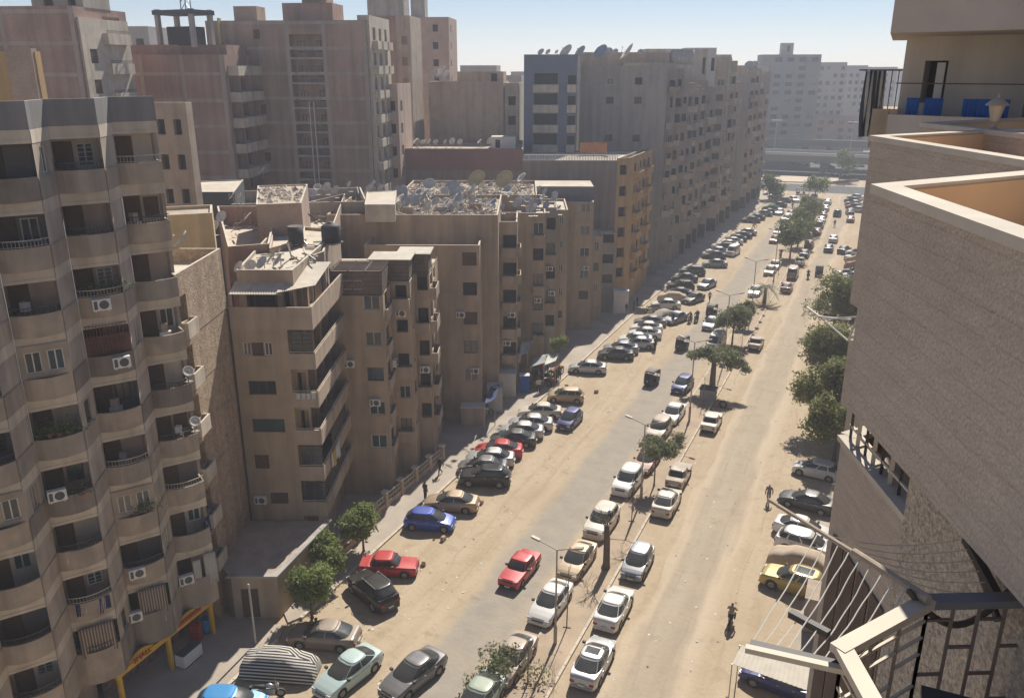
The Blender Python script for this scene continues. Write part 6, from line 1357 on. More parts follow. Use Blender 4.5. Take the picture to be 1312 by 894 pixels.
# --- left kerb, near to far (front pixel, rear pixel)
C2((330, 905), (262, 900), 'hatch', 'sky', 'bright blue car with a black roof at the kerb before the striped cover', snap=22)
C2((371, 812), (460, 816), 'sedan', 'brown', 'grey brown sedan parked nose to the kerb beside the striped car cover', snap=196)
C2((415, 884), (476, 837), 'sedan', 'mint', 'pale mint sedan parked beside the striped cover, nose to the road')
C2((496, 889), (561, 838), 'sedan', 'grey', 'dark grey sedan in the lane beside the mint sedan')
C2((459, 741), (497, 773), 'suv', 'black', 'black SUV with silver roof rails reversed askew beside the dusty red car', rails=True)
C2((531, 725), (466, 723), 'old', 'red', 'boxy red saloon with a faded roof parked next to the black SUV with roof rails')
C2((583, 667), (519, 667), 'hatch', 'blue', 'bright blue hatchback with small decals parked beside the gold sedan', snap=16)
C2((553, 640), (604, 647), 'sedan', 'gold', 'gold sedan parked just behind the bright blue hatchback', snap=196)
C2((592, 611), (651, 613), 'suv', 'black', 'black SUV parked first in the long kerb row, after the gap', snap=198, rails=True, sunroof=True)
row = [((587, 597), (650, 598), 'grey', 'dark silver sedan between the black SUV and a paler silver sedan'), ((598, 586), (658, 588), 'silver', 'silver sedan parked just before the red sedan in the kerb row'), ((609, 575), (669, 577), 'red', 'bright red sedan parked among silver cars in the long kerb row'), ((631, 561), (684, 563), 'dark', 'near black sedan parked just after the red sedan in the kerb row'), ((639, 551), (696, 553), 'silver', 'silver sedan second after the red sedan in the kerb row'), ((653, 541), (707, 543), 'silver', 'dusty silver sedan third after the red sedan in the kerb row'), ((667, 526), (717, 528), 'cream', 'pale cream sedan last in the long kerb row before the beige one')]
for F_, R_, col, lab in row: C2(F_, R_, 'sedan', col, lab, snap=199)
C2((702, 507), (748, 508), 'hatch', 'gold', 'beige hatchback parked alone by the market stalls', snap=196)
C2((721, 546), (739, 529), 'hatch', 'navy', 'dark blue hatchback standing out in the road beside the kerb row')
C2((730, 470), (776, 472), 'sedan', 'silver', 'silver white sedan parked alone past the market', snap=196)
C2((767, 453), (811, 454), 'sedan', 'dark', 'dark blue sedan first in the pale row past the market', snap=196); C2((775, 445), (816, 447), 'sedan', 'steel', 'steel blue sedan tucked behind the dark blue sedan', snap=196)
for (F_, R_, col) in (((800, 439), (836, 441), 'silver'), ((794, 434), (834, 435), 'white'), ((806, 427), (846, 428), 'white'), ((808, 419), (848, 421), 'white')): C2(F_, R_, 'sedan', col, 'pale sedan in the tight white row beyond the dark blue sedan' if col == 'white' else 'silver sedan beside a standing man past the dark blue sedan', snap=196, group='white row past the market' if col == 'white' else None)
C2((820, 411), (846, 413), 'sedan', 'grey', 'grey sedan at the end of the white row past the market', snap=196)
# --- second kerb stretch
C1(866, 406, 250, 'sedan', 'steel', 'steel grey sedan nose to the road beside the canvas covered car')
C1(853, 389, 196, 'sedan', 'white', 'white sedan between the two canvas covered cars')
C1(869, 374, 196, 'sedan', 'dark', 'dark sedan just beyond the long canvas cover'); C1(889, 381, 250, 'sedan', 'dark', 'dark grey sedan angled out beside the long canvas cover')
C1(872, 366, 196, 'suv', 'black', 'black SUV with a man standing beside it in the shaded kerb row'); C1(877, 355, 196, 'sedan', 'dark', 'black sedan beside the second black SUV in the shaded kerb row'); C1(887, 347, 196, 'suv', 'dark', 'dark SUV at the edge of the shaded pavement')
C1(906, 363, 255, 'sedan', 'steel', 'blue grey sedan stopped in the road beside the shaded kerb row'); C1(916, 337, 196, 'sedan', 'steel', 'grey green sedan parked alone after the dark SUV')
for u, v, kd, col in ((915, 326, 'sedan', 'dark'), (919, 321, 'sedan', 'silver'), (927, 317, 'suv', 'dark'), (932, 312, 'sedan', 'silver'), (938, 308.5, 'sedan', 'white'), (943, 305, 'sedan', 'dark'), (950, 301, 'sedan', 'dark'), (956, 297, 'sedan', 'silver'), (962, 281, 'sedan', 'dark'), (968, 278, 'sedan', 'dark'), (978, 273, 'sedan', 'steel'), (984, 271, 'sedan', 'dark'), (997, 262, 'sedan', 'dark'), (1003, 256, 'sedan', 'grey'), (994, 250, 'sedan', 'white'), (988, 247, 'sedan', 'white')):
    C1(u, v, 196, kd, col, {'dark': 'dark car', 'silver': 'silver car', 'white': 'white car', 'steel': 'blue grey car', 'grey': 'grey car'}[col] + ' nose-in along the far shaded kerb under the balcony blocks', 'far kerb row', False)
C1(939.5, 322, 262, 'van', 'white', 'white van stopped in the road beside the far kerb row')
for u, v, rz, col, lab in ((999, 271, 265, 'silver', 'silver car driving past the far green covered car'), (1008, 279, 262, 'steel', 'bluish car driving towards us left of the far trees'), (1013, 273, 262, 'maroon', 'reddish car just behind the bluish car left of the far trees'), (998, 296, 265, 'white', 'white car driving left of the big median trees'), (993, 306, 265, 'maroon', 'dusty pink car driving left of the big median trees'), (1017, 255, 300, 'white', 'white car turning at the far junction')): C1(u, v, rz, 'sedan', col, lab, None, False)
# --- traffic
C2((652, 745), (680, 712), 'old', 'red', 'bright red boxy car driving along the grey lane')
C1(875, 491, 264, 'hatch', 'navy', 'blue hatchback driving past the broad median tree'); C1(912, 413, 264, 'sedan', 'steel', 'blue grey sedan driving behind a dark rickshaw')
C1(918, 438, 266, 'van', 'white', 'white van with a dark windscreen behind the flat topped median tree')
# --- parked along the left side of the median
C2((603, 915), (622, 880), 'sedan', 'sage', 'sage green car at the median below the dry branches', snap=268)
C2((634, 870), (678, 818), 'sedan', 'brown', 'dusty brown sedan under dry branches at the median', snap=268); C2((689, 795), (722, 748), 'sedan', 'white', 'white sedan parked behind the near street lamp at the median', snap=268)
C2((725, 737), (754, 698), 'sedan', 'gold', 'dusty beige sedan parked between the white sedan and the beige estate', snap=268); C2((760, 686), (782, 652), 'suv', 'cream', 'beige estate car parked behind the bare tree trunk', snap=268)
C2((795, 634), (814, 600), 'suv', 'white', 'white SUV with a dusty patterned bonnet by the leafy median tree', snap=268); C1(829, 588, 268, 'sedan', 'maroon', 'reddish car half hidden behind the leafy median tree')
C1(845, 549, 268, 'suv', 'brown', 'dusty brown grey van-like car beside the dark bush at the median'); C1(863, 528, 268, 'sedan', 'white', 'white sedan with clear windscreen parked before the broad median tree', )
C1(968, 372, 268, 'sedan', 'silver', 'silver car behind the palm on the median'); C1(987, 346, 268, 'sedan', 'brown', 'dusty brown car parked beyond the palm'); C1(993, 339, 268, 'sedan', 'white', 'white car just behind the dusty brown car beyond the palm')
# --- parked along the right side of the median
C2((778, 818), (742, 876), 'sedan', 'silver', 'silver grey sedan with a sunroof parked on the right of the median', snap=90, sunroof=True); C2((802, 756), (771, 800), 'sedan', 'white', 'white sedan with a flat boot parked ahead of the silver sunroof sedan', snap=90)
C2((806, 740), (828, 700), 'hatch', 'steel', 'blue grey hatchback facing us beside the bare tree trunk', snap=270); C2((866, 625), (842, 660), 'sedan', 'cream', 'cream sedan parked just behind the dusty tan saloon', snap=90)
C1(870, 606, 90, 'old', 'dusty', 'dust caked tan saloon parked ahead of the cream sedan'); C1(912, 538, 90, 'old', 'cream', 'old cream saloon parked beside a lone tyre'); C1(969, 438, 90, 'old', 'dusty', 'dust covered wreck of a car by the stone line')
for u, v, kd, col, lab in ((1008, 367, 'sedan', 'maroon', 'dusty maroon sedan at the median past the palm'), (1016, 350, 'van', 'brown', 'grey brown pickup van at the median past the maroon sedan'), (1025, 334, 'old', 'cream', 'pale yellow saloon at the median before the tall trees'), (1031, 324, 'sedan', 'dark', 'dark car in the shade of the tall median trees'), (1037, 312, 'sedan', 'maroon', 'red car beside the tall median trees'), (1047, 296, 'sedan', 'maroon', 'pinkish dusty car right of the tall median trees'), (1050, 288, 'suv', 'grey', 'grey SUV right of the tall median trees'), (1053, 281, 'sedan', 'silver', 'silver car right of the tall median trees'), (1055, 274, 'sedan', 'maroon', 'reddish car further along right of the tall median trees'), (1058, 266, 'sedan', 'silver', 'pale car second from the far junction on the median'), (1061, 258, 'sedan', 'white', 'white car nearest the far junction on the median'), (1041, 261, 'sedan', 'white', 'white car parked left of the median at the far junction'), (1043, 252, 'sedan', 'silver', 'silver car parked under the far junction tree')):
    C1(u, v, 90, kd, col, lab, None, v > 320)
# --- right carriageway
for u, v, rz, kd, col, lab in ((1073, 352, 90, 'sedan', 'silver', 'silver car driving away near the parked row on the right'), (1062, 317, 90, 'sedan', 'dark', 'dark teal car driving away on the right carriageway'), (1068, 305, 90, 'sedan', 'silver', 'silver car ahead of the dark teal car'), (1082, 319, 75, 'sedan', 'dark', 'dark car angled near the right hand parked row'), (1073, 273, 90, 'suv', 'dark', 'dark SUV driving away beside a pedestrian'), (1090, 280, 90, 'sedan', 'maroon', 'maroon car driving away by the far right row'), (1089, 271, 100, 'sedan', 'dark', 'dark car parked crosswise by the far right row'), (1063, 386, 90, 'sedan', 'dark', 'dark car parked behind the white one above the kerb trees on the right'), (1063, 395, 90, 'old', 'white', 'white saloon parked just above the kerb trees on the right')): C1(u, v, rz, kd, col, lab, None, v > 340)
for i, (u, v, col) in enumerate(((1094, 353, 'white'), (1096, 357, 'silver'), (1090, 389, 'white'), (1094, 393, 'silver'), (1097, 347, 'dark'), (1098, 329, 'silver'), (1099, 323, 'white'), (1094, 260, 'silver'), (1095, 264, 'maroon'), (1093, 256, 'dark'), (1096, 252, 'white'), (1098, 268, 'white'))):
    C1(u, v, 172, 'sedan', col, {'dark': 'dark car', 'silver': 'silver car', 'white': 'white car', 'maroon': 'reddish car'}[col] + ' in the far parked row against the stone building edge', 'far right parked row', False)
C1(1046, 600, 172, 'hatch', 'white', 'white hatchback half under the right hand kerb trees'); C1(1034, 640, 172, 'sedan', 'dark', 'dark grey sedan nose out in the shade beside a walking man')
C1(1030, 676, -8, 'sedan', 'white', 'pinkish white sedan tail out on the right, next to a white estate'); C1(1034, 697, -8, 'suv', 'white', 'white blue estate tail out beside the tan covered car')
C1(1018, 743, 172, 'suv', 'yellow', 'gold yellow SUV with a dark sunroof parked on the right', sunroof=True, rails=True); C1(1000, 868, 170, 'sedan', 'navy', 'dark navy car parked under the drying lines on the right')
for u, v in ((1020, 208), (1030, 210), (1050, 208), (1062, 214), (1090, 218), (1100, 212), (1078, 224), (1060, 222)):
    q = px(u, v, .5); add_car(q, math.radians(rnd.choice([0, 5, 180])), 'sedan', rnd.choice(['white', 'white', 'silver', 'dark']), 'small car parked in the lot under the flyover', 'cars under the flyover', False)
# --- cars under covers
def covered(p, rz, m, label, L_=4.5, W_=1.85, H_=1.5, seed=1):
    sr = random.Random(seed); rows = []; prof = [(-.5, .15), (-.49, .55), (-.46, .72), (-.36, .76), (-.24, .98), (-.02, 1.0), (.12, .98), (.26, .75), (.40, .68), (.48, .5), (.5, .12)]
    for i, (x, h) in enumerate(prof):
        zt = H_ * h; w_ = W_ / 2 * (1 - .14 * abs(x * 2) ** 4); wt = w_ * (.72 if h > .9 else .88); j = lambda: sr.uniform(-.02, .02)
        half = [(w_ * 1.05 + .05 * (i % 2), .1), (w_ * 1.02 + j(), zt * .45), (w_ * .98, zt * .62), (wt + (w_ - wt) * .35 + j(), zt * .8), (wt * .9, zt * .97), (wt * .4, zt + j()), (0, zt + .01)]
        rows.append([(x * L_, -y, z) for y, z in half] + [(x * L_, y, z) for y, z in half[-2::-1]])
    mb = MB().grid(rows); mb.face(rows[0]); mb.face(rows[-1][::-1]); o = empty('covered_car', (p[0], p[1], 0), rz); tag(o, label, 'car'); mb.build('cover', m, o, True)
    w_ = car_meshes('sedan')['tyre']
    for sx in (-1, 1):
        for sy in (-1, 1): inst('wheel', w_, o, (sx * 1.3, sy * (W_ / 2 - .16), .29))
    return o
p, rz = seg((407, 851), (311, 852)); covered(p, math.radians(18), STRIPE, 'parked car under a black and white striped cover', seed=4)
covered(px(848, 405, .6), math.radians(250), mat('canvas_dusty', (.36, .32, .26), .95, .1, 2), 'car under a grey tan cover beside the steel grey sedan', seed=2); covered(px(861, 381, .6), math.radians(196), CANVAS, 'long car under a tan canvas cover beside the white sedan', seed=3)
covered(px(1026, 718, .6), math.radians(172), CANVAS, 'car under a plain tan canvas cover next to the gold yellow SUV', seed=6); covered(px(988, 267, .6), math.radians(196), mat('cover_green', (.08, .15, .11), .9, .1), 'car under a green cover in the far kerb row', seed=8)
for i, (u, v) in enumerate(((1092, 375), (1097, 364), (1099, 340), (1100, 333))): covered(px(u, v, .6), math.radians(172), [CANVAS, mat('canvas_dusty', (.36, .32, .26)), mat('canvas_reddish', (.38, .24, .17), .95, .1), CANVAS][i], ['car under a tall tan cover at the front of the right hand row', 'car under a grey tan cover second in the right hand row', 'car under a reddish cover in the right hand row', 'car under a pale tan cover behind the reddish cover'][i], seed=20 + i)

# --- rickshaws and motorcycles
def wheel_at(o, p, r, wd=.1, rz=0.0):
    M = Matrix.Rotation(math.pi / 2, 4, 'X'); w_ = MB().lathe([(r * .6, -wd / 2), (r, -wd / 2 * .8), (r, wd / 2 * .8), (r * .6, wd / 2)], 14, M).build('wheel', TYRE, o, True, p, rz); rm = MB().lathe([(.001, .02), (r * .62, .03)], 14, M); rm.lathe([(.001, -.02), (r * .62, -.03)], 14, M); rm.build('rim', RIM, w_); return w_
def rickshaw(u, v, rz, label):
    o = empty('auto_rickshaw', (*px(u, v, .7)[:2], 0), math.radians(rz)); tag(o, label, 'rickshaw')
    bd = mat('rickshaw_paint', (.03, .03, .032), .5, .05, dust=.35)
    mb = MB(); prof = [(1.2, .35, .28), (1.05, .75, .42), (.75, .95, .55), (.5, .42, .6), (-.2, .40, .62), (-.3, .72, .64), (-1.2, .75, .62), (-1.25, .35, .6)]
    mb.grid([[(x, -w_, .28), (x, -w_, z), (x, 0, z + .02), (x, w_, z), (x, w_, .28)] for x, z, w_ in prof]); mb.build('body', bd, o)
    cn = MB(); cp = [(.62, 1.55, .52), (.4, 1.68, .58), (-.5, 1.74, .62), (-1.15, 1.68, .62), (-1.28, 1.0, .62)]
    cn.grid([[(x, -w_, z - .10), (x, -w_ * .9, z), (x, 0, z + .05), (x, w_ * .9, z), (x, w_, z - .10)] for x, z, w_ in cp]); c_ = cn.build('canopy', mat('rickshaw_roof', (.16, .16, .17), .7, .1, dust=.5), o, True); c_.modifiers.new('s', 'SOLIDIFY').thickness = .03
    for sx, sy in ((.66, .5), (-.3, .6), (-1.2, .6)):
        for s in (-1, 1): MB().beam((sx + (.12 if sx > 0 else 0), s * sy, .7), (sx - .04, s * sy, 1.58), .05).build('pillar', bd, o)
    MB().face([(.78, -.46, .95), (.78, .46, .95), (.62, .46, 1.5), (.62, -.46, 1.5)]).build('windshield', CARGLASS, o); MB().box(-.95, -.55, .4, -.45, .55, .72).build('seat', BLKPLAS, o); MB().lathe([(.001, .02), (.08, 0), (.001, -.01)], 10, Matrix.Translation((1.12, 0, .72)) @ Matrix.Rotation(math.pi / 2, 4, 'Y')).build('headlight', HEADL, o)
    wheel_at(o, (.98, 0, .24), .24); wheel_at(o, (-.8, -.58, .24), .24); wheel_at(o, (-.8, .58, .24), .24); return o
rickshaw(834, 485, 262, 'black auto rickshaw driving in the grey lane towards us'); rickshaw(873, 441, 262, 'black auto rickshaw with a dark canopy further up the grey lane'); rickshaw(911, 399, 264, 'black auto rickshaw just ahead of the blue grey sedan'); rickshaw(1050, 347, 90, 'dark auto rickshaw driving away on the right carriageway'); rickshaw(1026, 246, 0, 'dark green rickshaw at the far junction')
# people: one continuous skinned figure per pose
def figure(pose):
    J = {'stand': dict(hipL=(0, .1, .92), kneeL=(.03, .11, .5), ankL=(0, .11, .08), toeL=(.16, .12, .04), hipR=(0, -.1, .92), kneeR=(.0, -.11, .5), ankR=(-.04, -.11, .08), toeR=(.12, -.13, .04), elL=(-.02, .26, 1.12), haL=(.08, .25, .86), fL=(.11, .24, .76), elR=(-.02, -.26, 1.12), haR=(.06, -.26, .86), fR=(.09, -.26, .76)),
         'walk': dict(hipL=(0, .1, .92), kneeL=(.22, .11, .54), ankL=(.26, .11, .1), toeL=(.42, .12, .06), hipR=(0, -.1, .92), kneeR=(-.06, -.11, .5), ankR=(-.36, -.11, .16), toeR=(-.24, -.12, .04), elL=(-.16, .26, 1.14), haL=(-.12, .27, .88), fL=(-.09, .26, .79), elR=(.06, -.26, 1.12), haR=(.24, -.24, .92), fR=(.31, -.23, .85)),
         'ride': dict(hipL=(0, .1, .82), kneeL=(.42, .2, .72), ankL=(.3, .19, .34), toeL=(.46, .2, .3), hipR=(0, -.1, .82), kneeR=(.42, -.2, .72), ankR=(.3, -.19, .34), toeR=(.46, -.2, .3), elL=(.24, .28, 1.04), haL=(.5, .28, 1.0), fL=(.58, .27, .99), elR=(.24, -.28, 1.04), haR=(.5, -.28, 1.0), fR=(.58, -.27, .99))}[pose]
    ride = pose == 'ride'; dz = -.1 if ride else 0; dx = .1 if ride else 0
    pts = [('pel', (0, 0, .95 + dz), .135), ('wai', (dx * .3, 0, 1.1 + dz), .125), ('che', (dx * .7, 0, 1.32 + dz), .15), ('nec', (dx, 0, 1.49 + dz), .06), ('hd1', (dx + .02, 0, 1.58 + dz), .085), ('hd2', (dx + .03, 0, 1.70 + dz), .09)]
    idx = {n: i for i, (n, _, _) in enumerate(pts)}
    ed = [(0, 1), (1, 2), (2, 3), (3, 4), (4, 5)]
    def add(n, p, r, par): idx[n] = len(pts); pts.append((n, p, r)); ed.append((idx[par], idx[n]))
    for s, sg in (('L', 1), ('R', -1)):
        add('sh' + s, (dx * .8, sg * .19, 1.42 + dz), .07, 'che'); add('el' + s, J['el' + s], .05, 'sh' + s); add('ha' + s, J['ha' + s], .04, 'el' + s); add('f' + s, J['f' + s], .03, 'ha' + s)
        add('hip' + s, J['hip' + s], .105, 'pel'); add('knee' + s, J['knee' + s], .075, 'hip' + s); add('ank' + s, J['ank' + s], .05, 'knee' + s); add('toe' + s, J['toe' + s], .045, 'ank' + s)
    me = bpy.data.meshes.new('f'); me.from_pydata([p for _, p, _ in pts], ed, []); ob = bpy.data.objects.new('f', me); COL.objects.link(ob)
    sk = ob.modifiers.new('k', 'SKIN'); 
    for i, (_, _, r) in enumerate(pts): me.skin_vertices[0].data[i].radius = (r, r)
    me.skin_vertices[0].data[0].use_root = True
    ob.modifiers.new('s', 'SUBSURF').levels = 2
    dg = bpy.context.evaluated_depsgraph_get(); m2 = bpy.data.meshes.new_from_object(ob.evaluated_get(dg)); bpy.data.objects.remove(ob); m2.name = 'body'
    zo = dz; m2.materials.clear()
    for m in (SKIN, HAIR, BLKPLAS, BLKPLAS, TYRE): m2.materials.append(m)
    for p in m2.polygons:
        c = p.center; a = abs(c.y); k = 2
        if c.z > 1.5 + zo: k = 0 if (c.x > dx + .02 and c.z < 1.7 + zo) or c.z < 1.56 + zo else 1
        elif a > .2 and (Vector(c) - Vector(J['fL' if c.y > 0 else 'fR'])).length < .2: k = 0
        elif c.z < (.12 if not ride else .36) and a < .3: k = 4
        elif c.z < .98 + zo and a < .24: k = 3
        p.material_index = k; p.use_smooth = True
    return m2
FIG = {k: figure(k) for k in ('stand', 'walk', 'ride')}
def person(p, rz, pose, shirt, trousers, label, parent=None, group=None, s=1.0):
    o = inst('person', FIG[pose], parent, p, math.radians(rz)); o.scale = (s, s, s)
    for i, c in ((2, shirt), (3, trousers)): o.material_slots[i].link = 'OBJECT'; o.material_slots[i].material = c
    return tag(o, label, 'person', group)
cl = lambda n, c: mat('cloth_' + n, c, .95, .06, 4)
SH = dict(purple=cl('mauve', (.20, .15, .18)), dark=cl('charcoal', (.04, .04, .045)), white=cl('offwhite', (.58, .56, .52)), blue=cl('denim', (.05, .08, .16)), brown=cl('umber', (.12, .08, .06)), red=cl('brick', (.30, .04, .04)), tan=cl('khaki', (.30, .24, .17)), grey=cl('ash', (.22, .22, .22)))
g0 = lambda u, v, z=0.0: px(u, v, z)
person(g0(984, 644), 265, 'walk', SH['purple'], SH['grey'], 'man in a mauve shirt and grey trousers walking on the sandy right carriageway')
person(g0(564, 608, .12), 250, 'walk', SH['dark'], SH['dark'], 'person in dark clothes walking on the left pavement by the fence', ); person(g0(545, 640, .12), 70, 'stand', SH['brown'], SH['dark'], 'person in brown standing on the kerb near the gold sedan')
person(g0(839, 449), 250, 'stand', SH['brown'], SH['dark'], 'person in brown standing beside the silver sedan past the market'); person(g0(909, 387), 260, 'walk', SH['tan'], SH['dark'], 'person in khaki walking in the road by the shaded kerb row'); person(g0(1069, 291), 90, 'walk', SH['dark'], SH['dark'], 'person in black walking on the far right carriageway'); person(g0(862, 415), 240, 'stand', SH['blue'], SH['dark'], 'person in denim standing beside the steel grey sedan')
person(g0(965, 293), 200, 'walk', SH['red'], SH['dark'], 'person in red beside the far kerb row', ); person(g0(968, 291), 200, 'walk', SH['brown'], SH['dark'], 'person in brown beside the one in red at the far kerb row'); person(g0(1015, 268), 265, 'walk', SH['dark'], SH['grey'], 'person in a dark top crossing near the far lamp')
for i, (u, v, s) in enumerate(((706, 496, 'purple'), (713, 490, 'dark'), (717, 486, 'purple'), (690, 503, 'white'), (694, 482, 'red'), (702, 476, 'brown'), (686, 490, 'dark'), (875, 372, 'tan'), (803, 402, 'dark'), (812, 398, 'blue'), (816, 394, 'dark'))):
    person(g0(u, v, .12), 40 * i, 'stand', SH[s], SH['dark'], ['shopper in mauve at the open edge of the market', 'shopper in black beside the market canopy pole', 'shopper in mauve by the market canopy pole', 'person in white at the kerb end of the market', 'person in red at the back of the market', 'person in brown under the grey market canopy', 'person in black between the market tables', 'man in khaki beside the black SUV in the shaded row', 'person in black on the shaded pavement by the ochre block', 'person in denim on the shaded pavement by the ochre block', 'second person in black on the shaded pavement by the ochre block'][i])
def motorbike(p, rz, label, col=None, riders=()):
    o = empty('motorcycle', (p[0], p[1], 0), math.radians(rz)); tag(o, label, 'motorcycle'); m = col or BLKPLAS
    wheel_at(o, (.66, 0, .3), .3, .09); wheel_at(o, (-.62, 0, .3), .3, .11)
    MB().tube([(.38, 0, .72), (.1, 0, .84), (-.18, 0, .78)], [.08, .15, .09], 10).build('fuel_tank', m, o, True); MB().tube([(-.1, 0, .76), (-.35, 0, .78), (-.8, 0, .84)], [.1, .13, .08], 8).build('seat', BLKPLAS, o, True); MB().box(-.25, -.12, .22, .3, .12, .62).build('engine', GALV, o)
    for s in (-1, 1): MB().beam((.66, s * .08, .3), (.42, s * .07, .98), .045).build('fork', GALV, o); MB().beam((-.62, s * .09, .3), (-.4, s * .08, .72), .04).build('shock', GALV, o)
    MB().tube([(.3, -.36, 1.0), (.42, -.15, 1.0), (.42, .15, 1.0), (.3, .36, 1.0)], .018, 6).build('handlebar', IRON, o); MB().lathe([(.001, .06), (.09, .03), (.09, -.02), (.001, -.05)], 10, Matrix.Translation((.56, 0, .88)) @ Matrix.Rotation(math.pi / 2, 4, 'Y')).build('headlight', HEADL, o); MB().tube([(.2, -.14, .3), (-.7, -.16, .36)], .04, 6).build('exhaust', RIM, o); MB().box(-.95, -.07, .55, -.6, .07, .6).build('mudguard', m, o)
    rd = math.radians(rz)
    for i, (sh, tr, lab) in enumerate(riders):
        off = -.1 - .42 * i; person(Vector((p[0] + math.cos(rd) * off, p[1] + math.sin(rd) * off, .04)), rz, 'ride', SH[sh], SH[tr], lab)
    return o
motorbike(g0(936, 800), 90, 'motorcycle ridden away on the sandy right carriageway', None, [('tan', 'dark', 'motorcyclist in khaki riding away on the right carriageway')]); motorbike(g0(1035, 357), 90, 'motorcycle ridden away past the parked pickup van', None, [('dark', 'dark', 'motorcyclist in black riding past the parked pickup van')])
motorbike(g0(884, 413), 262, 'motorcycle in the pair riding towards us by the white row', None, [('red', 'dark', 'rider in red on the motorcycle pair')]); motorbike(g0(892, 412), 262, 'second motorcycle of the pair, carrying two people', None, [('blue', 'dark', 'rider in denim on the second motorcycle'), ('dark', 'dark', 'passenger in black on the second motorcycle')])
motorbike(g0(724, 512), 120, 'motorcycle parked at the kerb beside the market'); motorbike(g0(833, 400), 200, 'motorcycle parked at the kerb by the white sedan'); motorbike(g0(838, 398), 200, 'second motorcycle parked at the kerb by the white sedan'); motorbike(g0(345, 893), 30, 'motorcycle with a silver headlight beside the striped cover', RIM); motorbike(g0(622, 532, .1), 60, 'white scooter on the shaded pavement by the grey kiosk', WHITE); motorbike(g0(1000, 330), 265, 'dark motorcycle by the tall median trees', None, [('dark', 'dark', 'rider in black beside the tall median trees')])

# ------------------------------------------------------------------ trees
def leaves(name, blobs, n, size, m, parent, seed, shell=.55, loc=None):
    r = np.random.default_rng(seed); wts = np.array([b[3] * b[4] * b[5] for b in blobs]) ** .7; wts /= wts.sum(); which = r.choice(len(blobs), n, p=wts); bl = np.array(blobs)[which]
    d = r.normal(size=(n, 3)); d /= np.linalg.norm(d, axis=1)[:, None]; rad = shell + (1 - shell) * r.random(n) ** .6; rad *= 1 + .12 * r.normal(size=n)
    # sub-clumps: pull leaves towards random twig ends
    c = bl[:, :3] + d * bl[:, 3:6] * rad[:, None]
    k = max(20, n // 28); tw = c[r.choice(n, k)]; j = r.integers(0, k, n); near_ = np.linalg.norm(c - tw[j], axis=1)
    c = np.where((r.random(n) < .65)[:, None], tw[j] + r.normal(size=(n, 3)) * size * 1.25, c)
    nrm = d + r.normal(size=(n, 3)) * .7 + np.array([0, 0, .5]); nrm /= np.linalg.norm(nrm, axis=1)[:, None]
    a = np.cross(nrm, r.normal(size=(n, 3))); a /= np.linalg.norm(a, axis=1)[:, None]; b_ = np.cross(nrm, a); s = size * (.6 + .8 * r.random(n))[:, None]
    v = np.stack([c - a * s, c - b_ * s * .42, c + a * s, c + b_ * s * .42], 1).reshape(-1, 3)
    me = bpy.data.meshes.new(name); me.vertices.add(4 * n); me.vertices.foreach_set('co', v.astype(np.float32).ravel()); me.loops.add(4 * n); me.loops.foreach_set('vertex_index', np.arange(4 * n, dtype=np.int32)); me.polygons.add(n); me.polygons.foreach_set('loop_start', np.arange(0, 4 * n, 4, dtype=np.int32)); me.polygons.foreach_set('loop_total', np.full(n, 4, np.int32)); me.materials.append(m); me.update(); me.validate()
    return inst(name, me, parent, loc)
def limbs(o, h0, blobs, r0, seed, m=TRUNK, lean=(0, 0)):
    t = MB(); sr = random.Random(seed); fk = Vector((lean[0], lean[1], h0)); t.tube([(0, 0, 0), (0, 0, .15), (fk.x * .5, fk.y * .5, h0 * .55), tuple(fk)], [r0 * 1.5, r0 * 1.05, r0 * .85, r0 * .7], 8); o_ = t.build('trunk', m, o, True)
    for b_ in blobs[:9]:
        e = Vector(b_[:3]); mid = fk.lerp(e, .5) + Vector((sr.uniform(-.2, .2), sr.uniform(-.2, .2), .1)); MB().tube([fk - Vector((0, 0, .1)), mid, e], [r0 * .5, r0 * .32, r0 * .12], 6).build('limb', m, o, True)
    return o_
def tree(p, h, blobs, n, size, m, label, seed, r0=.12, lean=(0, 0), shell=.5, h0=None, name='street_tree'):
    o = empty(name, p); tag(o, label, 'tree'); limbs(o, h0 or h * .4, blobs, r0, seed, TRUNK, lean); leaves('crown', blobs, n, size, m, o, seed, shell); return o
def cluster(cx, cy, cz, rx, rz_, k, seed, rb=.55):
    r = random.Random(seed); out = []
    for i in range(k):
        a = r.uniform(0, 6.28); d = math.sqrt(r.random()) * .75; z = r.uniform(-.6, .8); s = rb * r.uniform(.75, 1.2); out.append((cx + math.cos(a) * d * rx, cy + math.sin(a) * d * rx, cz + z * rz_ * .7, rx * s, rx * s, rz_ * s))
    return out
LEAFN = leaf_mat('leaf_fresh', (.15, .20, .055), (.30, .34, .12))
for (u, v, h, rx, lab, sd, n) in ((400, 792, 3.7, 1.45, 'bushy round kerb tree next to the thin pole and low annexe', 1, 8000), (424, 742, 3.5, 1.15, 'bushy kerb tree in the middle of three by the annexe', 2, 5600), (466, 706, 3.7, 1.3, 'bushy kerb tree with a bare trunk beside the boxy red saloon', 3, 7000)):
    P = px(u, v, .12); tree(P, h, cluster(0, 0, h * .62, rx, h * .38, 9, sd), n, .13, LEAFN, lab, sd, .09)
P = px(716, 478, .12); tree(P, 4.6, cluster(0, 0, 3.7, .85, .8, 7, 9), 2200, .13, LEAFN, 'small round kerb tree rising above the market canopy', 9, .06, h0=3.0)
P = px(838, 622, .11); tree(P, 4.6, cluster(0, 0, 3.6, 1.6, .8, 10, 12, .5), 3600, .13, LEAF2, 'leafy median tree with drooping feathery foliage', 12, .07, h0=2.4, shell=.35)
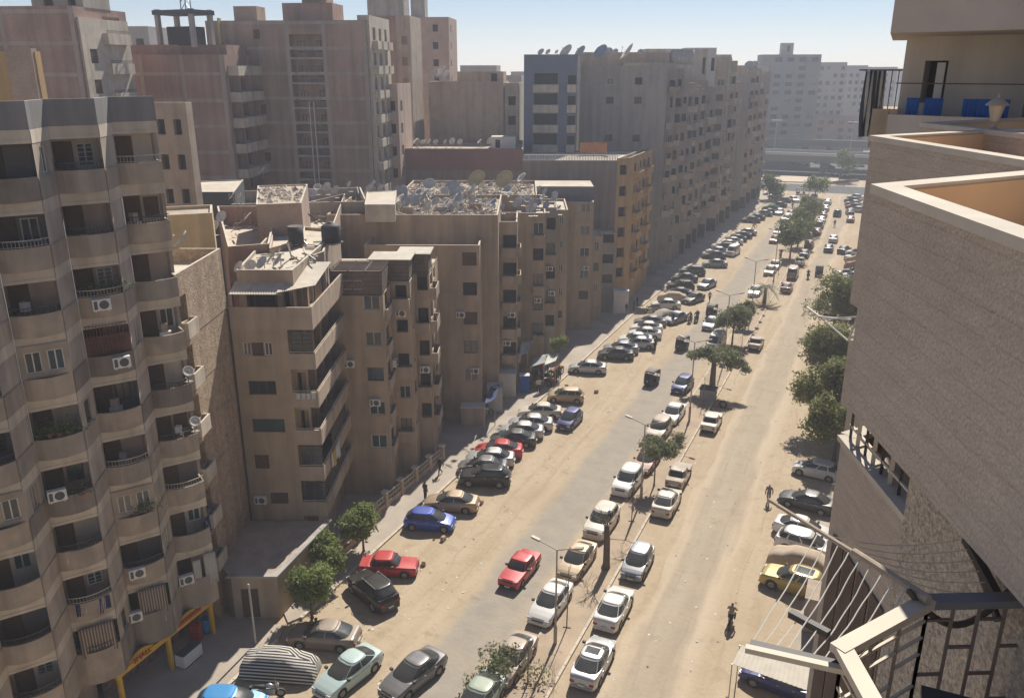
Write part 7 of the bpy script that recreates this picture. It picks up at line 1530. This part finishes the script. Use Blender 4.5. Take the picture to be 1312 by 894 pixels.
P = px(912, 500, .11); tree(P, 5.0, cluster(0, 0, 4.3, 2.5, .9, 14, 77, .34) + [(2.9, .2, 3.6, .8, .7, .5), (3.6, -.3, 3.1, .6, .5, .4), (-2.4, -.3, 3.9, .8, .7, .45), (1.8, -.6, 3.5, .7, .6, .5)], 6500, .15, LEAF2, 'broad flat topped median tree on a thick trunk', 13, .36, shell=.2, h0=3.4)
P = px(938, 440, .11); tree(P, 5.2, cluster(0, 0, 3.4, 2.1, 1.7, 12, 14, .5), 5600, .16, LEAF2, 'wide dusty median tree next to a double armed lamp', 14, .12)
P = px(955, 418, .11); tree(P, 4, cluster(0, 0, 2.6, 1.3, 1.1, 8, 15, .5), 2200, .16, LEAF2, 'smaller dusty median tree before the palm', 15, .1)
for i, (u, v, h, rx) in enumerate(((1012, 330, 7.5, 3.0), (1022, 315, 8.0, 3.2), (1030, 298, 7.5, 3.0), (1038, 285, 6.5, 2.6))): P = px(u, v, .11); tree(P, h, cluster(0, 0, h * .62, rx, h * .36, 10, 30 + i, .5), 3800, .22, LEAF1 if i < 2 else LEAF2, ['tall dark median tree, first of the tall clump', 'tall dark median tree with the widest crown in the clump', 'tall median tree behind the widest crown', 'pale topped median tree ending the tall clump'][i], 30 + i, .16)
for i, (u, v, h, rx, n) in enumerate(((1066, 432, 9.0, 3.6, 15000), (1060, 490, 8.4, 3.1, 13000), (1057, 552, 8.6, 3.0, 14000), (1068, 590, 7.2, 2.6, 9000))):
    P = px(u, v, .05); tree(P, h, cluster(0, 0, h * .55, rx, h * .42, 13, 40 + i, .48), n, .17, LEAF3, ['tallest olive green kerb tree on the right, above the white saloon', 'olive green kerb tree on the right below the white bracket', 'dense olive kerb tree beside the barred loggia', 'dark olive kerb tree shading the white hatchback'][i], 40 + i, .16)
for i, (u, v, h, rx) in enumerate(((1044, 254, 6.5, 3.2), (985, 256, 7, 2.2), (1076, 232, 10, 4.2), (996, 254, 4, 1.6))): P = px(u, v, 0); tree(P, h, cluster(0, 0, h * .6, rx, h * .4, 8, 50 + i, .5), 1500, .35, LEAF1, ['rounded tree closing the median at the far junction', 'dark tree at the end of the left row of blocks', 'big dark tree in front of the flyover', 'small tree by the white cars at the far left corner'][i], 50 + i, .16)
# palm
P = px(979, 388, .11); o = empty('palm_tree', P); tag(o, 'short palm with arching fronds on the median', 'palm'); MB().tube([(0, 0, 0), (.05, 0, 1.2), (0, 0, 2.6)], [.34, .24, .26], 9).build('trunk', TRUNK, o, True)
for i in range(18):
    a = i * 2.4; L_ = 1.9 + .3 * (i % 3); up = .9 - .06 * i; pts = [(math.cos(a) * L_ * t, math.sin(a) * L_ * t, 2.6 + up * 1.5 * t - (1.6 + .03 * i) * t * t) for t in (0, .2, .4, .6, .8, 1)]; mb = MB().tube(pts, [.03, .028, .022, .018, .012, .006], 4)
    for k in range(1, 6):
        for s in (-1, 1):
            for q in (0, .5):
                t = (k - q) / 5; p0 = Vector(pts[k - 1]).lerp(Vector(pts[k]), 1 - q); sd_ = Vector((-math.sin(a), math.cos(a), 0)) * s; p1 = p0 + sd_ * .5 + Vector((math.cos(a) * .25, math.sin(a) * .25, -.15)); w_ = Vector((math.cos(a), math.sin(a), 0)) * .11; mb.face([p0 - w_, p0 + w_, p1])
    mb.build('frond', LEAF2, o)
# bare trunk, saplings, dry branches
def twigs(mb, p, d, L_, r, depth, sr):
    q = p + d * L_; mb.tube([p, p.lerp(q, .5) + Vector((sr.uniform(-.1, .1), sr.uniform(-.1, .1), 0)) * L_, q], [r, r * .75, r * .5], 5)
    if depth:
        for k in range(sr.choice([2, 3])): nd = (d + Vector((sr.uniform(-.8, .8), sr.uniform(-.8, .8), sr.uniform(-.3, .5)))).normalized(); twigs(mb, p.lerp(q, sr.uniform(.55, 1)), nd, L_ * .62, r * .5, depth - 1, sr)
P = px(776, 727, .11); o = empty('bare_tree', P); tag(o, 'thick bare trunk with lopped branches between parked cars', 'tree'); MB().tube([(0, 0, 0), (.04, 0, .4), (0, .05, 2.2), (-.05, .05, 3.4)], [.34, .25, .22, .2], 10).build('trunk', TRUNK, o, True)
sr = random.Random(4)
for k in range(5): mb = MB(); twigs(mb, Vector((0, .05, 3.2)), Vector((sr.uniform(-.6, .6), sr.uniform(-.6, .6), .9)).normalized(), 1.0, .05, 2, sr); mb.build('branch', TWIG, o)
for i, (u, v, h) in enumerate(((726, 804, 4.5), (809, 668, 3.6), (900, 520, 3.2), (676, 876, 3.0), (949, 455, 3.0), (997, 352, 4.0))):
    P = px(u, v, .11); o = empty('sapling', P); tag(o, ['tall thin bare sapling beside the near street lamp', 'thin bare sapling with a support stake beyond the bare trunk', 'forked bare sapling before the broad median tree', 'leaning dry sapling at the foot of the near lamp', 'thin sapling by the dust covered wreck', 'thin sapling past the palm'][i], 'sapling'); mb = MB(); mb.tube([(0, 0, 0), (.03, 0, h * .5), (.05, .02, h)], [.045, .035, .02], 6); mb.build('stem', TWIG, o, True); mb = MB()
    for k in range(4): twigs(mb, Vector((.04, 0, h * (.55 + .12 * k))), Vector((sr.uniform(-.7, .7), sr.uniform(-.7, .7), .5)).normalized(), .45, .015, 1, sr)
    mb.build('twigs', TWIG, o); MB().beam((-.25, 0, .02), (.25, .1, .02), .06).build('stake', TWIG, o)
def brush(P, R_, n, label, seed, lf=None, h=.5):
    o = empty('dry_brush', P); tag(o, label, 'brushwood'); mb = MB(); sr = random.Random(seed)
    for k in range(n): a = sr.uniform(0, 6.28); twigs(mb, Vector((math.cos(a) * R_ * sr.random(), math.sin(a) * R_ * sr.random(), .05)), Vector((sr.uniform(-1, 1), sr.uniform(-1, 1), sr.uniform(.05, h))).normalized(), .7, .018, 2, sr)
    mb.build('branches', TWIG, o)
    if lf: leaves('leaves', [(0, 0, .6, R_, R_, .55)], lf, .12, LEAF2, o, seed, .1)
    return o
brush(px(640, 860, .4) + Vector((0, 0, .35)), 1.3, 16, 'leafy cut branches heaped over the dusty brown sedan', 6, 700, .9); brush(px(612, 882, .1), .9, 9, 'dry palm leaves lying by the sage green car', 7, 160, .6); brush(px(797, 715, .11), 1.0, 8, 'dry branches on the median beside the bare trunk', 8); brush(px(690, 872, .11), 1.0, 9, 'dry branches under the near street lamp', 9, 120); brush(px(757, 752, .11), .9, 6, 'dry twigs on the median below the blue grey hatchback', 10); brush(px(868, 568, .11), .7, 10, 'dark dry bush at the median beside the brown grey car', 11, 500, 1.2)
brush(px(815, 640, .11), .8, 7, 'dry twigs below the leafy median tree', 12)

# ------------------------------------------------------------------ small things on the ground
lr = random.Random(21)
LIT = [mat('litter_white', (.62, .60, .56), .9, .1), mat('litter_brown', (.20, .14, .10), .9, .1), mat('litter_grey', (.38, .35, .31), .9, .1)]
mb = MB()
for i in range(520):
    if lr.random() < .7: x, y = lr.uniform(-31, -22.5), lr.uniform(30, 110)
    else: x, y = lr.uniform(-13.5, -1.5), lr.uniform(34, 110)
    s = lr.uniform(.03, .11); mb.cur = lr.choice([0, 0, 0, 1, 2]); a = lr.uniform(0, 3); c, d = math.cos(a) * s, math.sin(a) * s; z = .012 + lr.random() * .05
    mb.face([(x - c, y - d, .008), (x + d, y - c, .01 + z), (x + c, y + d, .008), (x - d, y + c, .012)])
stuff(mb.build('litter', LIT), 'scattered paper litter over the sandy street', 'litter')
for i, (u, v) in enumerate(((616, 645), (726, 496), (764, 503), (568, 692), (543, 723), (487, 777))): P = px(u, v, 0); tag(MB().box(-.2, -.15, 0, .2, .15, .3).box(-.16, -.11, .3, .16, .11, .36).build('broken_block', [PL_B, BRICK2][i % 2], None, False, P, .5 * i), ['brown block standing in the road behind the gold sedan', 'upright stub at the kerb beside the beige hatchback', 'block standing alone in the road beyond the beige hatchback', 'dark stone lying near the bright blue hatchback', 'dark stone lying behind the boxy red saloon', 'broken stone lying behind the grey brown sedan'][i], 'block')
for i in range(9): P = px(978 - i * 4.4, 405 + i * 8.2, 0); s = .22 + .05 * (i % 3); tag(MB().lathe([(.001, 0), (s, 0), (s * 1.05, s * .5), (s * .7, s), (.001, s * 1.1)], 7).build('stone', RUBBLE, None, False, P, i), 'rough stone in the line set out along the median kerb', 'stone', 'line of stones by the median')
# lone tyre and barrier beside the old cream saloon
P = px(926, 523, .0); t = empty('tyre_marker', P); tag(t, 'lone tyre stood upright on a low rail by the old cream saloon', 'tyre'); M = Matrix.Translation((0, 0, .45)) @ Matrix.Rotation(math.pi / 2, 4, 'X'); MB().lathe([(.26, -.1), (.42, -.1), (.45, 0), (.42, .1), (.26, .1), (.26, -.1)], 18, M).build('tyre', TYRE, t, True); MB().beam((-2.4, 0, .05), (1.0, .1, .05), .1).build('rail', mat('rail_red', (.3, .12, .08), .8, .1), t)
# shelter and stacked goods at the broad tree
P = px(908, 512, .11); t = empty('street_shelter', P); tag(t, 'small tarpaulin hut at the foot of the broad median tree', 'hut'); MB().box(-.9, -.6, 0, .7, .7, 1.3).build('cloth_wall', TARP, t); MB().prism([(-1, -.7), (.8, -.7), (.8, .8), (-1, .8)], 1.3, 1.36).build('roof', mat('tarp_dark', (.10, .10, .10), .9, .1), t)
for i in range(7): P = px(925 + 5 * (i % 7), 470 - (i % 2) * 4, 0); tag(MB().box(-.3, -.25, 0, .3, .25, .55).box(-.32, -.27, .55, .32, .27, .6).build('stacked_crate', [LIT[2], LIT[1], FRAME_W][i % 3], None, False, P, .3 * i), 'crate in the jumble under the right side of the broad tree', 'crate', 'crates by the broad tree')
# corrugated shade roof and rack over the navy car
o, bs = awning('shade_roof', px(938, 850, 2.6), px(1062, 894, 2.6), px(1062, 850, 2.6), px(950, 826, 2.6), mat('corrugated_pale', (.5, .45, .37), .7, .1), 'pale corrugated shade roof over the navy car')
for c in ((948, 826), (1062, 850), (938, 850), (1062, 894)): q = px(*c, 2.6) - bs; MB().beam((q.x, q.y, 0), q, .06).build('post', GALV, o)
# white gates at the foot of the stone building
for i, (u, v) in enumerate(((1064, 640), (1058, 770))):
    P = px(u, v, .06); t = empty('iron_gate', P, .2); tag(t, ['white iron gate panel by the dark grey sedan', 'pale iron gate panel by the gold yellow SUV'][i], 'gate')
    for k in range(8): MB().beam((k * .18, 0, .1), (k * .18, 0, 1.5), .03).build('bar', FRAME_W, t)
    for z in (.1, 1.5): MB().beam((0, 0, z), (1.26, 0, z), .04).build('rail', FRAME_W, t)

# ------------------------------------------------------------------ haze over the far end of the street
hz = MB().box(-905, -205, -1.2, 505, 1105, 62).build('haze', [])
hz['kind'] = 'stuff'; hm = bpy.data.materials.new('haze'); hm.use_nodes = True; N = hm.node_tree.nodes; N.remove(N['Principled BSDF']); pvn = N.new('ShaderNodeVolumePrincipled'); pvn.inputs['Color'].default_value = (.83, .89, 1.0, 1); pvn.inputs['Density'].default_value = .00068; pvn.inputs['Anisotropy'].default_value = .2
hm.node_tree.links.new(pvn.outputs[0], N['Material Output'].inputs['Volume']); hz.data.materials.clear(); hz.data.materials.append(hm)
